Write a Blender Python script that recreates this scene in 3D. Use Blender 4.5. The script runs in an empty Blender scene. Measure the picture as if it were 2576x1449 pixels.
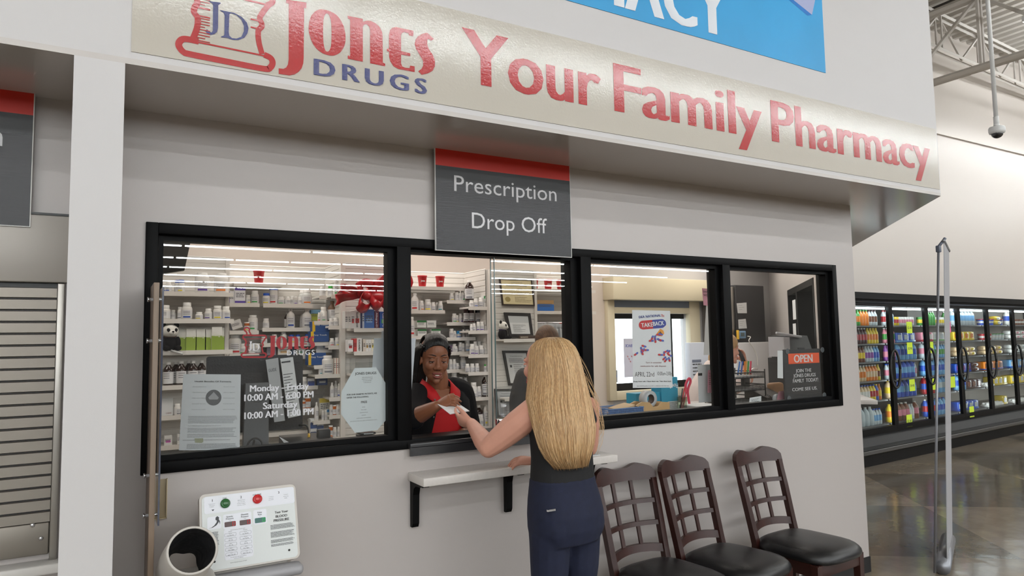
import bpy, bmesh, math, random
from mathutils import Vector, Matrix, Euler
from mathutils.geometry import tessellate_polygon
random.seed(7)
SC = bpy.context.scene
COL = SC.collection
# ------------------------------------------------------------------ camera, world, exposure
CAM = Vector((0.0, -3.0531, 1.66))
RV = Vector((0.86479933, -0.50182129, -0.01724861))
UV = Vector((-0.02294997, -0.07381933, 0.99700753))
FV = Vector((0.50159289, 0.86181558, 0.07535569))
FPX = 1735.0
cd = bpy.data.cameras.new('camera'); cam = bpy.data.objects.new('camera', cd); COL.objects.link(cam)
cd.sensor_width = 36.0; cd.lens = FPX / 2576.0 * 36.0; cd.clip_start = 0.05; cd.clip_end = 300
cam.matrix_world = Matrix(((RV.x, UV.x, -FV.x, CAM.x), (RV.y, UV.y, -FV.y, CAM.y), (RV.z, UV.z, -FV.z, CAM.z), (0, 0, 0, 1)))
SC.camera = cam
W = bpy.data.worlds.new('sky'); SC.world = W; W.use_nodes = True
W.node_tree.nodes['Background'].inputs[0].default_value = (0.86, 0.94, 1.0, 1)
W.node_tree.nodes['Background'].inputs[1].default_value = 4.0
vs = SC.view_settings
vs.view_transform = 'Standard'; vs.look = 'None'; vs.gamma = 1.0; vs.use_curve_mapping = False
vs.exposure = -0.39
ROW_POWER = 46.0        # emission of the long light rows in the sales hall
TROFFER_POWER = 8.5     # emission of the pharmacy's own ceiling lights
CASE_POWER = 20.0       # emission of the tubes inside the drinks cooler
cy = SC.cycles
cy.max_bounces = 7; cy.diffuse_bounces = 3; cy.glossy_bounces = 3; cy.transmission_bounces = 4; cy.transparent_max_bounces = 14
cy.caustics_reflective = False; cy.caustics_refractive = False; cy.sample_clamp_indirect = 3.0
cy.use_adaptive_sampling = True; cy.adaptive_threshold = 0.02

def at(px, py, Y):
    d = RV * ((px - 1288.0) / FPX) - UV * ((py - 724.5) / FPX) + FV
    return CAM + d * ((Y - CAM.y) / d.y)
def atx(px, py, X):
    d = RV * ((px - 1288.0) / FPX) - UV * ((py - 724.5) / FPX) + FV
    return CAM + d * (X / d.x)

# ------------------------------------------------------------------ materials
def lin(c):
    def f(v):
        v /= 255.0
        return v / 12.92 if v <= 0.04045 else ((v + 0.055) / 1.055) ** 2.4
    return (f(c[0]), f(c[1]), f(c[2]), 1.0)
MATS = {}
def mat(name, c, rough=0.5, metal=0.0, spec=0.5, bump=0.0, bscale=60.0, var=0.0, vscale=8.0, stretch=None, emit=0.0, alpha=1.0, coat=0.0, sub=0.0, bdist=0.01):
    if name in MATS: return MATS[name]
    m = bpy.data.materials.new(name); m.use_nodes = True
    nt = m.node_tree; b = nt.nodes['Principled BSDF']
    col = lin(c)
    b.inputs['Base Color'].default_value = col
    b.inputs['Roughness'].default_value = rough; b.inputs['Metallic'].default_value = metal
    b.inputs['Specular IOR Level'].default_value = spec
    if coat: b.inputs['Coat Weight'].default_value = coat; b.inputs['Coat Roughness'].default_value = 0.08
    if sub:
        b.inputs['Subsurface Weight'].default_value = sub; b.inputs['Subsurface Radius'].default_value = (0.012, 0.005, 0.003)
    if emit:
        b.inputs['Emission Color'].default_value = col; b.inputs['Emission Strength'].default_value = emit
    if alpha < 1: b.inputs['Alpha'].default_value = alpha
    tc = None
    if bump or var:
        tc = nt.nodes.new('ShaderNodeTexCoord'); mp = nt.nodes.new('ShaderNodeMapping')
        nt.links.new(tc.outputs['Object'], mp.inputs[0])
        if stretch: mp.inputs['Scale'].default_value = stretch
    if var:
        n = nt.nodes.new('ShaderNodeTexNoise'); n.inputs['Scale'].default_value = vscale; n.inputs['Detail'].default_value = 4
        nt.links.new(mp.outputs[0], n.inputs['Vector'])
        mr = nt.nodes.new('ShaderNodeMapRange'); mr.inputs[1].default_value = 0.3; mr.inputs[2].default_value = 0.7
        mr.inputs[3].default_value = 1 - var; mr.inputs[4].default_value = 1 + var
        nt.links.new(n.outputs[0], mr.inputs[0])
        hs = nt.nodes.new('ShaderNodeHueSaturation'); hs.inputs['Color'].default_value = col
        nt.links.new(mr.outputs[0], hs.inputs['Value']); nt.links.new(hs.outputs[0], b.inputs['Base Color'])
    if bump:
        n2 = nt.nodes.new('ShaderNodeTexNoise'); n2.inputs['Scale'].default_value = bscale; n2.inputs['Detail'].default_value = 2
        nt.links.new(mp.outputs[0], n2.inputs['Vector'])
        bp = nt.nodes.new('ShaderNodeBump'); bp.inputs['Strength'].default_value = bump; bp.inputs['Distance'].default_value = bdist
        nt.links.new(n2.outputs[0], bp.inputs['Height']); nt.links.new(bp.outputs[0], b.inputs['Normal'])
    MATS[name] = m
    return m
def glass_mat(name, tint=(1, 1, 1), f0=0.045, rough=0.0, gl=1.0):
    if name in MATS: return MATS[name]
    m = bpy.data.materials.new(name); m.use_nodes = True; nt = m.node_tree; nt.nodes.clear()
    o = nt.nodes.new('ShaderNodeOutputMaterial'); mx = nt.nodes.new('ShaderNodeMixShader')
    t = nt.nodes.new('ShaderNodeBsdfTransparent'); t.inputs[0].default_value = (*tint, 1)
    g = nt.nodes.new('ShaderNodeBsdfGlossy'); g.inputs['Roughness'].default_value = rough; g.inputs[0].default_value = (gl, gl, gl, 1)
    lw = nt.nodes.new('ShaderNodeLayerWeight'); lw.inputs[0].default_value = 0.5
    pw = nt.nodes.new('ShaderNodeMath'); pw.operation = 'POWER'; pw.inputs[1].default_value = 5.0
    ml = nt.nodes.new('ShaderNodeMath'); ml.operation = 'MULTIPLY_ADD'; ml.inputs[1].default_value = 1 - f0; ml.inputs[2].default_value = f0
    nt.links.new(lw.outputs['Facing'], pw.inputs[0]); nt.links.new(pw.outputs[0], ml.inputs[0])
    nt.links.new(ml.outputs[0], mx.inputs[0]); nt.links.new(t.outputs[0], mx.inputs[1]); nt.links.new(g.outputs[0], mx.inputs[2])
    nt.links.new(mx.outputs[0], o.inputs[0])
    MATS[name] = m
    return m
def emit_mat(name, c, s):
    if name in MATS: return MATS[name]
    m = bpy.data.materials.new(name); m.use_nodes = True; nt = m.node_tree; nt.nodes.clear()
    o = nt.nodes.new('ShaderNodeOutputMaterial'); e = nt.nodes.new('ShaderNodeEmission')
    e.inputs[0].default_value = lin(c); e.inputs[1].default_value = s; nt.links.new(e.outputs[0], o.inputs[0])
    MATS[name] = m
    return m

# ------------------------------------------------------------------ mesh builder
def catmull(pts, n=6, closed=False):
    P = [Vector(p) for p in pts]; out = []
    N = len(P); rng = range(N) if closed else range(N - 1)
    for i in rng:
        if closed: a, b, c, d = P[(i - 1) % N], P[i], P[(i + 1) % N], P[(i + 2) % N]
        else: a, b, c, d = P[max(i - 1, 0)], P[i], P[i + 1], P[min(i + 2, N - 1)]
        for k in range(n):
            t = k / n
            out.append(0.5 * ((2 * b) + (c - a) * t + (2 * a - 5 * b + 4 * c - d) * t * t + (3 * b - a - 3 * c + d) * t ** 3))
    if not closed: out.append(P[-1].copy())
    return out
class MB:
    def __init__(s):
        s.v = []; s.f = []; s.fm = []; s.fs = []; s.mats = []; s.m = 0; s.T = None
    def use(s, m):
        if m not in s.mats: s.mats.append(m)
        s.m = s.mats.index(m); return s
    def add(s, vs, fs, smooth=False):
        o = len(s.v)
        if s.T is not None: vs = [s.T @ Vector(v) for v in vs]
        s.v.extend([tuple(v) for v in vs])
        for f in fs:
            s.f.append([i + o for i in f]); s.fm.append(s.m); s.fs.append(smooth)
        return s
    def box(s, x0, x1, y0, y1, z0, z1):
        vs = [(x0, y0, z0), (x1, y0, z0), (x1, y1, z0), (x0, y1, z0), (x0, y0, z1), (x1, y0, z1), (x1, y1, z1), (x0, y1, z1)]
        return s.add(vs, [(0, 3, 2, 1), (4, 5, 6, 7), (0, 1, 5, 4), (1, 2, 6, 5), (2, 3, 7, 6), (3, 0, 4, 7)])
    def rbox(s, x0, x1, y0, y1, z0, z1, r=0.005, seg=2, M=None):
        bm = bmesh.new(); bmesh.ops.create_cube(bm, size=1.0)
        for v in bm.verts: v.co = Vector(((x0 + x1) / 2 + v.co.x * (x1 - x0), (y0 + y1) / 2 + v.co.y * (y1 - y0), (z0 + z1) / 2 + v.co.z * (z1 - z0)))
        r = min(r, 0.49 * min(abs(x1 - x0), abs(y1 - y0), abs(z1 - z0)))
        bmesh.ops.bevel(bm, geom=list(bm.edges), offset=r, segments=seg, profile=0.5, affect='EDGES')
        bm.verts.index_update()
        vs = [(M @ v.co if M else v.co.copy()) for v in bm.verts]; fs = [[v.index for v in f.verts] for f in bm.faces]
        bm.free(); return s.add(vs, fs, seg > 1)
    def lathe(s, prof, c=(0, 0, 0), n=16, M=None, sx=1.0, sy=1.0, cap=True, smooth=True, a0=0.0, a1=None):
        vs = []; fs = []
        full = a1 is None
        cnt = n if full else n + 1
        for (r, z) in prof:
            for i in range(cnt):
                a = (2 * math.pi * i / n) if full else a0 + (a1 - a0) * i / n
                p = Vector((r * math.cos(a) * sx, r * math.sin(a) * sy, z))
                p = (M @ p) if M else p
                vs.append(p + Vector(c))
        k = len(prof)
        for j in range(k - 1):
            for i in range(n if full else n):
                i2 = (i + 1) % cnt
                fs.append((j * cnt + i, j * cnt + i2, (j + 1) * cnt + i2, (j + 1) * cnt + i))
        s.add(vs, fs, smooth)
        if cap and full:
            s.add([vs[i] for i in range(n)], [list(range(n))[::-1]]); s.add([vs[(k - 1) * n + i] for i in range(n)], [list(range(n))])
        return s
    def cyl(s, a, b, r, r2=None, n=12, cap=True):
        a = Vector(a); b = Vector(b); return s.tube([a, b], [r, r if r2 is None else r2], n, cap)
    def tube(s, pts, r, n=8, cap=True, ref=None, flat=1.0, smooth=True):
        P = [Vector(p) for p in pts]; N = len(P)
        R_ = r if isinstance(r, (list, tuple)) else [r] * N
        vs = []; fs = []; prev = None
        for i in range(N):
            t = (P[min(i + 1, N - 1)] - P[max(i - 1, 0)])
            t = t.normalized() if t.length > 1e-9 else Vector((0, 0, 1))
            if prev is None:
                u = Vector(ref) if ref else (Vector((0, 0, 1)) if abs(t.z) < 0.9 else Vector((1, 0, 0)))
            else: u = prev
            u = (u - t * u.dot(t))
            u = u.normalized() if u.length > 1e-6 else t.orthogonal().normalized()
            w = t.cross(u); prev = u
            for k in range(n):
                a = 2 * math.pi * k / n
                vs.append(P[i] + (u * math.cos(a) * flat + w * math.sin(a)) * R_[i])
        for i in range(N - 1):
            for k in range(n):
                k2 = (k + 1) % n
                fs.append((i * n + k, i * n + k2, (i + 1) * n + k2, (i + 1) * n + k))
        if cap: fs.append(list(range(n))[::-1]); fs.append([(N - 1) * n + k for k in range(n)])
        return s.add(vs, fs, smooth)
    def ell(s, c, r, M=None, nu=16, nv=10):
        vs = []; fs = []
        for j in range(nv + 1):
            ph = math.pi * j / nv
            for i in range(nu):
                th = 2 * math.pi * i / nu
                p = Vector((r[0] * math.sin(ph) * math.cos(th), r[1] * math.sin(ph) * math.sin(th), -r[2] * math.cos(ph)))
                if M: p = M @ p
                vs.append(p + Vector(c))
        for j in range(nv):
            for i in range(nu):
                i2 = (i + 1) % nu
                if j == 0: fs.append((i2 + nu, i + nu, i)) if False else fs.append((i, i2 + nu, i + nu))
                elif j == nv - 1: fs.append((j * nu + i, j * nu + i2, (j + 1) * nu + i))
                else: fs.append((j * nu + i, j * nu + i2, (j + 1) * nu + i2, (j + 1) * nu + i))
        return s.add(vs, fs, True)
    def loft(s, rings, cap=True, closed=True, smooth=True):
        n = len(rings[0]); vs = [p for r in rings for p in r]; fs = []
        for j in range(len(rings) - 1):
            for i in range(n if closed else n - 1):
                i2 = (i + 1) % n
                fs.append((j * n + i, j * n + i2, (j + 1) * n + i2, (j + 1) * n + i))
        if cap and closed: fs.append(list(range(n))[::-1]); fs.append([(len(rings) - 1) * n + i for i in range(n)])
        return s.add(vs, fs, smooth)
    def poly(s, outer, holes=(), fn=None):
        """flat polygon with holes in (u, v); fn maps to 3-D"""
        loops = [[Vector((p[0], p[1], 0)) for p in outer]] + [[Vector((p[0], p[1], 0)) for p in h] for h in holes]
        tris = tessellate_polygon(loops); allp = [p for l in loops for p in l]
        out = []
        for t in tris:
            a, b, c = (allp[i] for i in t)
            if (b - a).cross(c - a).z < 0: t = (t[0], t[2], t[1])
            out.append(tuple(t))
        return s.add([fn(p.x, p.y) for p in allp], out)
    def prism(s, outer, fn, d):
        """polygon (u,v) extruded: fn(u,v,w) for w in (0,d)"""
        n = len(outer)
        loops = [[Vector((p[0], p[1], 0)) for p in outer]]
        tris = tessellate_polygon(loops)
        s.add([fn(p[0], p[1], 0) for p in outer], [tuple(t) for t in tris])
        s.add([fn(p[0], p[1], d) for p in outer], [tuple(t)[::-1] for t in tris])
        vs = [fn(p[0], p[1], 0) for p in outer] + [fn(p[0], p[1], d) for p in outer]
        return s.add(vs, [(i, (i + 1) % n, n + (i + 1) % n, n + i) for i in range(n)])
    def stroke(s, pts, w, fn, closed=False):
        P = [Vector((p[0], p[1])) for p in pts]; N = len(P); vs = []
        for i in range(N):
            a = P[(i - 1) % N] if (closed or i > 0) else P[i]; b = P[(i + 1) % N] if (closed or i < N - 1) else P[i]
            t = (b - a); t = t.normalized() if t.length > 1e-9 else Vector((1, 0)); nn = Vector((-t.y, t.x))
            vs += [fn(*(P[i] + nn * w / 2)), fn(*(P[i] - nn * w / 2))]
        fs = [(2 * i, 2 * i + 1, 2 * ((i + 1) % N) + 1, 2 * ((i + 1) % N)) for i in range(N if closed else N - 1)]
        return s.add(vs, fs)
    def build(s, name, parent=None, origin=None, fix=True):
        me = bpy.data.meshes.new(name)
        o = bpy.data.objects.new(name, me); COL.objects.link(o)
        off = Vector((0, 0, 0))
        if parent is not None:
            o.parent = parent
            off = parent.get('_o', None); off = Vector(off) if off is not None else Vector((0, 0, 0))
            o['_o'] = tuple(off)
        elif origin is not None:
            off = Vector(origin); o.location = off; o['_o'] = tuple(off)
        me.from_pydata([(v[0] - off.x, v[1] - off.y, v[2] - off.z) for v in s.v], [], s.f)
        for m in s.mats: me.materials.append(m)
        me.polygons.foreach_set('material_index', s.fm); me.polygons.foreach_set('use_smooth', s.fs)
        if fix:
            bm = bmesh.new(); bm.from_mesh(me)
            bmesh.ops.recalc_face_normals(bm, faces=bm.faces); bm.to_mesh(me); bm.free()
        me.update()
        return o
def tag(o, label, cat=None, group=None, kind=None):
    if label: o['label'] = label
    if cat: o['category'] = cat
    if group: o['group'] = group
    if kind: o['kind'] = kind
    return o
def thing(name, label, cat, loc=(0, 0, 0), rz=0.0, group=None, local=False):
    o = bpy.data.objects.new(name, None); COL.objects.link(o); o.empty_display_size = 0.05
    o.location = loc; o.rotation_euler = (0, 0, rz)
    o['_o'] = (0, 0, 0) if local else tuple(loc)
    return tag(o, label, cat, group)
def struct(o):
    o['kind'] = 'structure'; return o
def copy_tree(o, parent=None):
    c = o.copy(); COL.objects.link(c)
    if parent is not None: c.parent = parent
    for ch in list(o.children): copy_tree(ch, c)
    return c
_TXT = {}
def text_geo(st, bold=0.0, spacing=1.0):
    key = (st, bold, spacing)
    if key in _TXT: return _TXT[key]
    cu = bpy.data.curves.new('t', 'FONT'); cu.body = st; cu.size = 1.0; cu.offset = bold; cu.space_character = spacing; cu.resolution_u = 3
    cu.fill_mode = 'FRONT'
    ob = bpy.data.objects.new('t', cu); COL.objects.link(ob)
    dg = bpy.context.evaluated_depsgraph_get(); dg.update()
    me = bpy.data.meshes.new_from_object(ob.evaluated_get(dg))
    vs = [(v.co.x, v.co.y) for v in me.vertices]; fs = [tuple(p.vertices) for p in me.polygons]
    bpy.data.objects.remove(ob); bpy.data.curves.remove(cu); bpy.data.meshes.remove(me)
    _TXT[key] = (vs, fs); return vs, fs
def text(mb, st, fn, x0, x1, y0, cap, bold=0.0, spacing=1.0, align='fit'):
    """text in the (u,v) plane; cap = height of a capital; align fit: stretched to x0..x1, l/c/r: natural width around x0"""
    if bold > 0.006: sh_ = bold * 0.9; bold = 0.0
    else: sh_ = 0.0
    vs, fs = text_geo(st, bold, spacing)
    if not vs: return mb
    k = cap / 0.727
    a = min(v[0] for v in vs); b = max(v[0] for v in vs)
    if align == 'fit': sx = (x1 - x0) / (b - a); ox = x0 - a * sx
    else:
        sx = k if x1 is None else k * x1
        ox = x0 - a * sx if align == 'l' else (x0 - (a + b) / 2 * sx if align == 'c' else x0 - b * sx)
    o_, e_ = fn(ox, y0), 0.01; nv = (Vector(fn(ox + e_, y0)) - Vector(o_)).cross(Vector(fn(ox, y0 + e_)) - Vector(o_)).normalized() * (1 if sx > 0 else -1)
    for i, q in enumerate((0,) if not sh_ else (-1, 0, 1) if sh_ < 0.03 else (-1, -0.66, -0.33, 0, 0.33, 0.66, 1)): mb.add([Vector(fn(ox + (v[0] + q * sh_) * sx, y0 + v[1] * k)) + nv * 0.0003 * i for v in vs], fs)
    return mb
def wallfn(y): return lambda u, v: (u, y, v)
def lines_of_text(mb, fn, x0, x1, ytop, n, pitch, h, seed=1, ragged=0.25):
    """rows of small word-like dashes, as tiny unreadable print reads in the photo"""
    rr = random.Random(seed)
    for i in range(n):
        y = ytop - i * pitch; x = x0; end = x1 - rr.random() * ragged * (x1 - x0)
        while x < end:
            w = min(h * (1.2 + rr.random() * 3.5), end - x)
            mb.add([fn(x, y), fn(x + w, y), fn(x + w, y + h), fn(x, y + h)], [(0, 1, 2, 3)])
            x += w + h * 0.55
ORD = ['first', 'second', 'third', 'fourth', 'fifth', 'sixth', 'seventh', 'eighth', 'ninth', 'tenth', 'eleventh', 'twelfth', 'thirteenth', 'fourteenth', 'fifteenth', 'sixteenth']

# palette
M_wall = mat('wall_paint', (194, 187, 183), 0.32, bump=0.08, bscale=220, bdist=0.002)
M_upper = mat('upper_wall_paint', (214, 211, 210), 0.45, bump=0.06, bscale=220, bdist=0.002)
M_white = mat('white_laminate', (226, 222, 216), 0.35)
M_black = mat('black_aluminium', (9, 9, 10), 0.45, spec=0.1)
M_dark = mat('dark_plastic', (30, 31, 33), 0.4)
M_dgrey = mat('charcoal_plastic', (52, 53, 56), 0.45)
M_chrome = mat('chrome', (215, 215, 218), 0.15, metal=1.0)
M_steel = mat('brushed_steel', (176, 172, 165), 0.36, metal=1.0)
M_paper = mat('paper', (214, 216, 217), 0.7)
M_print = mat('grey_print', (70, 72, 76), 0.7)
M_ink = mat('black_print', (36, 36, 38), 0.6)
M_glass = glass_mat('window_glass', (0.988, 0.992, 0.985), 0.04)
M_red = mat('signal_red', (190, 32, 38), 0.4)
M_navy = mat('navy_vinyl', (36, 48, 112), 0.4)
# ------------------------------------------------------------------ the hall: floor, ceiling, far walls
def floor_material():
    m = bpy.data.materials.new('polished_concrete'); m.use_nodes = True; nt = m.node_tree; b = nt.nodes['Principled BSDF']
    tc = nt.nodes.new('ShaderNodeTexCoord'); mp = nt.nodes.new('ShaderNodeMapping'); mp.inputs['Rotation'].default_value = (0, 0, math.radians(38))
    nt.links.new(tc.outputs['Object'], mp.inputs[0])
    ck = nt.nodes.new('ShaderNodeTexChecker'); ck.inputs['Scale'].default_value = 0.62
    ck.inputs[1].default_value = lin((142, 130, 114)); ck.inputs[2].default_value = lin((112, 104, 92))
    nt.links.new(mp.outputs[0], ck.inputs[0])
    n = nt.nodes.new('ShaderNodeTexNoise'); n.inputs['Scale'].default_value = 2.2; n.inputs['Detail'].default_value = 8; n.inputs['Roughness'].default_value = 0.65
    nt.links.new(tc.outputs['Object'], n.inputs['Vector'])
    mr = nt.nodes.new('ShaderNodeMapRange'); mr.inputs[1].default_value = 0.3; mr.inputs[2].default_value = 0.7; mr.inputs[3].default_value = 0.72; mr.inputs[4].default_value = 1.25
    nt.links.new(n.outputs[0], mr.inputs[0])
    hs = nt.nodes.new('ShaderNodeHueSaturation'); nt.links.new(ck.outputs[0], hs.inputs['Color']); nt.links.new(mr.outputs[0], hs.inputs['Value'])
    nt.links.new(hs.outputs[0], b.inputs['Base Color'])
    b.inputs['Roughness'].default_value = 0.13; b.inputs['Specular IOR Level'].default_value = 0.75
    n2 = nt.nodes.new('ShaderNodeTexNoise'); n2.inputs['Scale'].default_value = 5.0; n2.inputs['Detail'].default_value = 3
    nt.links.new(tc.outputs['Object'], n2.inputs['Vector'])
    bp = nt.nodes.new('ShaderNodeBump'); bp.inputs['Strength'].default_value = 0.12; bp.inputs['Distance'].default_value = 0.02
    nt.links.new(n2.outputs[0], bp.inputs['Height']); nt.links.new(bp.outputs[0], b.inputs['Normal'])
    return m
fl = MB().use(floor_material()); fl.box(-30, 36, -62, 3.6, -0.1, 0.0); struct(fl.build('floor'))
M_deck = mat('white_deck_paint', (205, 199, 190), 0.6)
M_hall = mat('hall_wall_paint', (214, 205, 196), 0.3, bump=0.05, bscale=90)
M_farw = mat('far_wall_paint', (150, 146, 142), 0.7)
c = MB().use(M_deck)
c.box(-30, 5, -62, 3.6, 7.0, 7.1)
prof = []
x = 5.0
while x < 36: prof += [(x, 7.0), (x + 0.09, 7.0), (x + 0.12, 7.06), (x + 0.21, 7.06)]; x += 0.24
rings = [[Vector((px_, -62, pz_)) for px_, pz_ in prof], [Vector((px_, 3.6, pz_)) for px_, pz_ in prof]]
c.loft(rings, cap=False, closed=False, smooth=False); c.box(5, 36, -62, 3.6, 7.12, 7.2)
struct(c.build('ceiling', fix=False))
w = MB().use(M_hall); w.box(8.0, 36, 3.42, 3.6, 0, 7.1); w.box(8.0, 36, 3.38, 3.42, 5.12, 5.2); struct(w.build('wall_back'))  # thin projecting strip added in place of a shadow edge on the wall
w = MB().use(M_farw); w.box(-30, 36, -62.2, -62, 0, 7.1); struct(w.build('wall_far'))
w = MB().use(M_farw); w.box(-30.2, -30, -62, 6, 0, 7.1); struct(w.build('wall_left'))
w = MB().use(M_farw); w.box(36, 36.2, -62, 6, 0, 7.1); struct(w.build('wall_right'))

# roof steel seen past the corner of the sign wall
M_steelw = mat('white_painted_steel', (212, 206, 198), 0.5)
def truss(a, b, zb, zt, n, name, r=0.035):
    t = MB().use(M_steelw); a = Vector(a); b = Vector(b); d = (b - a); side = Vector((-d.y, d.x, 0)).normalized() * 0.055
    def bar(p, q, w=r):
        t.tube([p, q], w * 1.25, 4, True, ref=(0.7, 0.7, 0.01), smooth=False)
    for z in (zb, zt):
        for s_ in (-1, 1): bar(Vector((a.x, a.y, z)) + side * s_, Vector((b.x, b.y, z)) + side * s_, r)
    for i in range(n):
        p = a + d * (i / n); q = a + d * ((i + 1) / n); mid = (p + q) / 2
        bar(Vector((p.x, p.y, zb)), Vector((mid.x, mid.y, zt)), r * 0.7); bar(Vector((mid.x, mid.y, zt)), Vector((q.x, q.y, zb)), r * 0.7)
        for s_ in (-1, 1): bar(Vector((mid.x, mid.y, zb)) + side * s_ * 0.8, Vector((mid.x, mid.y, zt)) + side * s_ * 0.8, r * 0.6)
    return struct(t.build(name))
truss((11.35, -9, 0), (11.2, 3.3, 0), 5.62, 6.72, 5, 'ceiling_beam', 0.036)
for y0 in (2.9, 1.2, -0.6, -2.4):
    truss((6.5, y0 - 0.3, 0), (24, y0 + 0.6, 0), 6.25, 6.85, 12, 'ceiling_beam', 0.022)
pipe = MB().use(mat('dark_conduit', (66, 62, 58), 0.5))
for y0 in (2.3, 0.35): pipe.tube([(5, y0 - 3.5, 6.9), (26, y0 + 4, 6.9)] if False else [(9.2 + y0, -6, 6.95), (9.2 + y0, 3.3, 6.95)], 0.02, 6)
struct(pipe.build('trim_3'))

# long linear light rows of the hall
M_row = emit_mat('light_row_glow', (247, 252, 255), ROW_POWER)
M_lampbody = mat('lamp_housing', (225, 224, 220), 0.5)
for k in range(11):
    y = -5.75 - 4.05 * k
    r = MB().use(M_row); x = -27.0
    step = 4.9
    while x < 31:
        L = step if k % 3 else step * 0.5
        L = min(L, 31 - x)
        r.box(x, x + L - 0.12, y - 0.035, y + 0.035, 5.475, 5.53)
        x += L
    o = r.build('strip_light', origin=(0, y, 5.46))
    tag(o, 'long white ceiling light row mirrored as a bright streak in the window glass', 'light', 'linear light rows of the hall')
    hb = MB().use(M_lampbody); hb.box(-27, 31, y - 0.015, y + 0.015, 5.57, 5.60)
    x = -26
    while x < 31: hb.cyl((x, y, 5.54), (x, y, 6.97), 0.006, n=5); x += 6
    hb.build('housing', o)
hl = thing('high_bay_light', 'bright square ceiling light fixture beyond the dome camera pole', 'light', (10.3, 0.8, 5.5))
t = MB().use(M_lampbody); t.box(9.8, 10.9, 0.6, 0.95, 5.53, 5.6); t.cyl((10.3, 0.8, 5.6), (10.3, 0.8, 6.97), 0.012, n=6); t.build('housing', hl)
t = MB().use(emit_mat('fixture_glow', (255, 250, 240), 16)); t.box(9.82, 10.88, 0.62, 0.93, 5.5, 5.53); t.build('diffuser', hl)

for y, x0 in ((1.5, 12.4), (-1.7, 8.4)):  # unseen rows, added to brighten the hall wall and roof past the corner
    r = MB().use(M_row); x = x0
    while x < 31: r.box(x, min(x + 4.78, 31), y - 0.035, y + 0.035, 5.875, 5.93); x += 4.9
    o = r.build('strip_light', origin=(x0, y, 5.87)); tag(o, 'added unseen light row above the cooler aisle, %s' % ('over the cooler front' if y > 0 else 'over the open floor'), 'light')
    x = x0 + 1
    while x < 31: hb = MB().use(M_lampbody); hb.cyl((x, y, 5.93), (x, y, 6.97), 0.006, n=5); hb.build('hanger', o); x += 6

# ------------------------------------------------------------------ pharmacy front: wall, pillar, sign wall, soffit
WX0, WX1, WZ0, WZ1 = 0.110, 4.425, 1.166, 2.150
SZ = 2.595
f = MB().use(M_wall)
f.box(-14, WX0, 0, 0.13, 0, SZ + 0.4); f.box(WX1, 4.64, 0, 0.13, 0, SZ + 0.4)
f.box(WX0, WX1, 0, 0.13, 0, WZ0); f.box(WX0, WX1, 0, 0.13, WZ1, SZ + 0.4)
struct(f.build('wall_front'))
# the wall turns back at 45 degrees past the corner; it has a window and shelf of its own
f = MB().use(M_wall)
def diag(s, d, z): return Vector((4.64 + (s - d) * 0.70711, (s + d) * 0.70711, z))
def dbox(mb, s0, s1, d0, d1, z0, z1):
    vs = [diag(s0, d0, z0), diag(s1, d0, z0), diag(s1, d1, z0), diag(s0, d1, z0), diag(s0, d0, z1), diag(s1, d0, z1), diag(s1, d1, z1), diag(s0, d1, z1)]
    mb.add(vs, [(0, 3, 2, 1), (4, 5, 6, 7), (0, 1, 5, 4), (1, 2, 6, 5), (2, 3, 7, 6), (3, 0, 4, 7)])
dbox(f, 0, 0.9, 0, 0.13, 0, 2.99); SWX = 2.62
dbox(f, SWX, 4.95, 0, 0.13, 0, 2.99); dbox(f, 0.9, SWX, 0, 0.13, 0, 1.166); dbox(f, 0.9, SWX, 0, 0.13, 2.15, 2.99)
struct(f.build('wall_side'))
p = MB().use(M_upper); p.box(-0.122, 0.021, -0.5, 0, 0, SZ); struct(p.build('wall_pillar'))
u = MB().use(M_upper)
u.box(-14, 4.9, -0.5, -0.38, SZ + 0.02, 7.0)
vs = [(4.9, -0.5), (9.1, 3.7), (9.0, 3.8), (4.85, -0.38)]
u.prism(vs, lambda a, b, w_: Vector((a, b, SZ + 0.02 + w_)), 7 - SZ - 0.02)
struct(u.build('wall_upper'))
M_soffit = mat('soffit_satin_paint', (208, 202, 197), 0.16, spec=0.6, bump=0.03, bscale=30, stretch=(3, 1, 1))
sf = MB().use(M_soffit)
sf.prism([(-14, -0.5), (4.9, -0.5), (9.1, 3.7), (8.75, 3.7), (4.69, 0.13), (-14, 0.13)], lambda a, b, w_: Vector((a, b, SZ + w_)), 0.02)
struct(sf.build('ceiling_soffit'))
bb = MB().use(mat('black_rubber', (26, 26, 27), 0.5))
bb.box(0.021, 4.646, -0.006, 0, 0, 0.105); dbox(bb, 0, 4.9, -0.006, 0, 0, 0.105); bb.box(-0.128, 0.027, -0.506, -0.5, 0, 0.105)
struct(bb.build('baseboard_front'))

# ------------------------------------------------------------------ pharmacy room shell
M_room = mat('room_paint', (214, 203, 194), 0.55)
M_roomg = mat('room_paint_grey', (196, 194, 194), 0.55)
r = MB().use(M_room); r.box(-3.2, -3.0, 0.13, 3.4, 0, 2.9); struct(r.build('wall_inner_left'))
r = MB().use(M_room)
DX0, DX1, DZ0, DZ1 = 5.02, 6.22, 1.03, 1.95
r.box(-3.0, DX0, 3.3, 3.42, 0, 2.99); r.use(M_roomg); r.box(DX1, 7.9, 3.3, 3.42, 0, 2.99); r.box(DX0, DX1, 3.3, 3.42, 0, DZ0); r.box(DX0, DX1, 3.3, 3.42, DZ1, 2.99)
struct(r.build('wall_inner_back'))
r = MB().use(mat('ceiling_tile', (216, 214, 210), 0.8)); r.prism([(-3.1, 0.13), (4.6, 0.13), (7.87, 3.4), (-3.1, 3.4)], lambda a, b, w_: Vector((a, b, 2.9 + w_)), 0.08); struct(r.build('ceiling_inner'))
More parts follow.
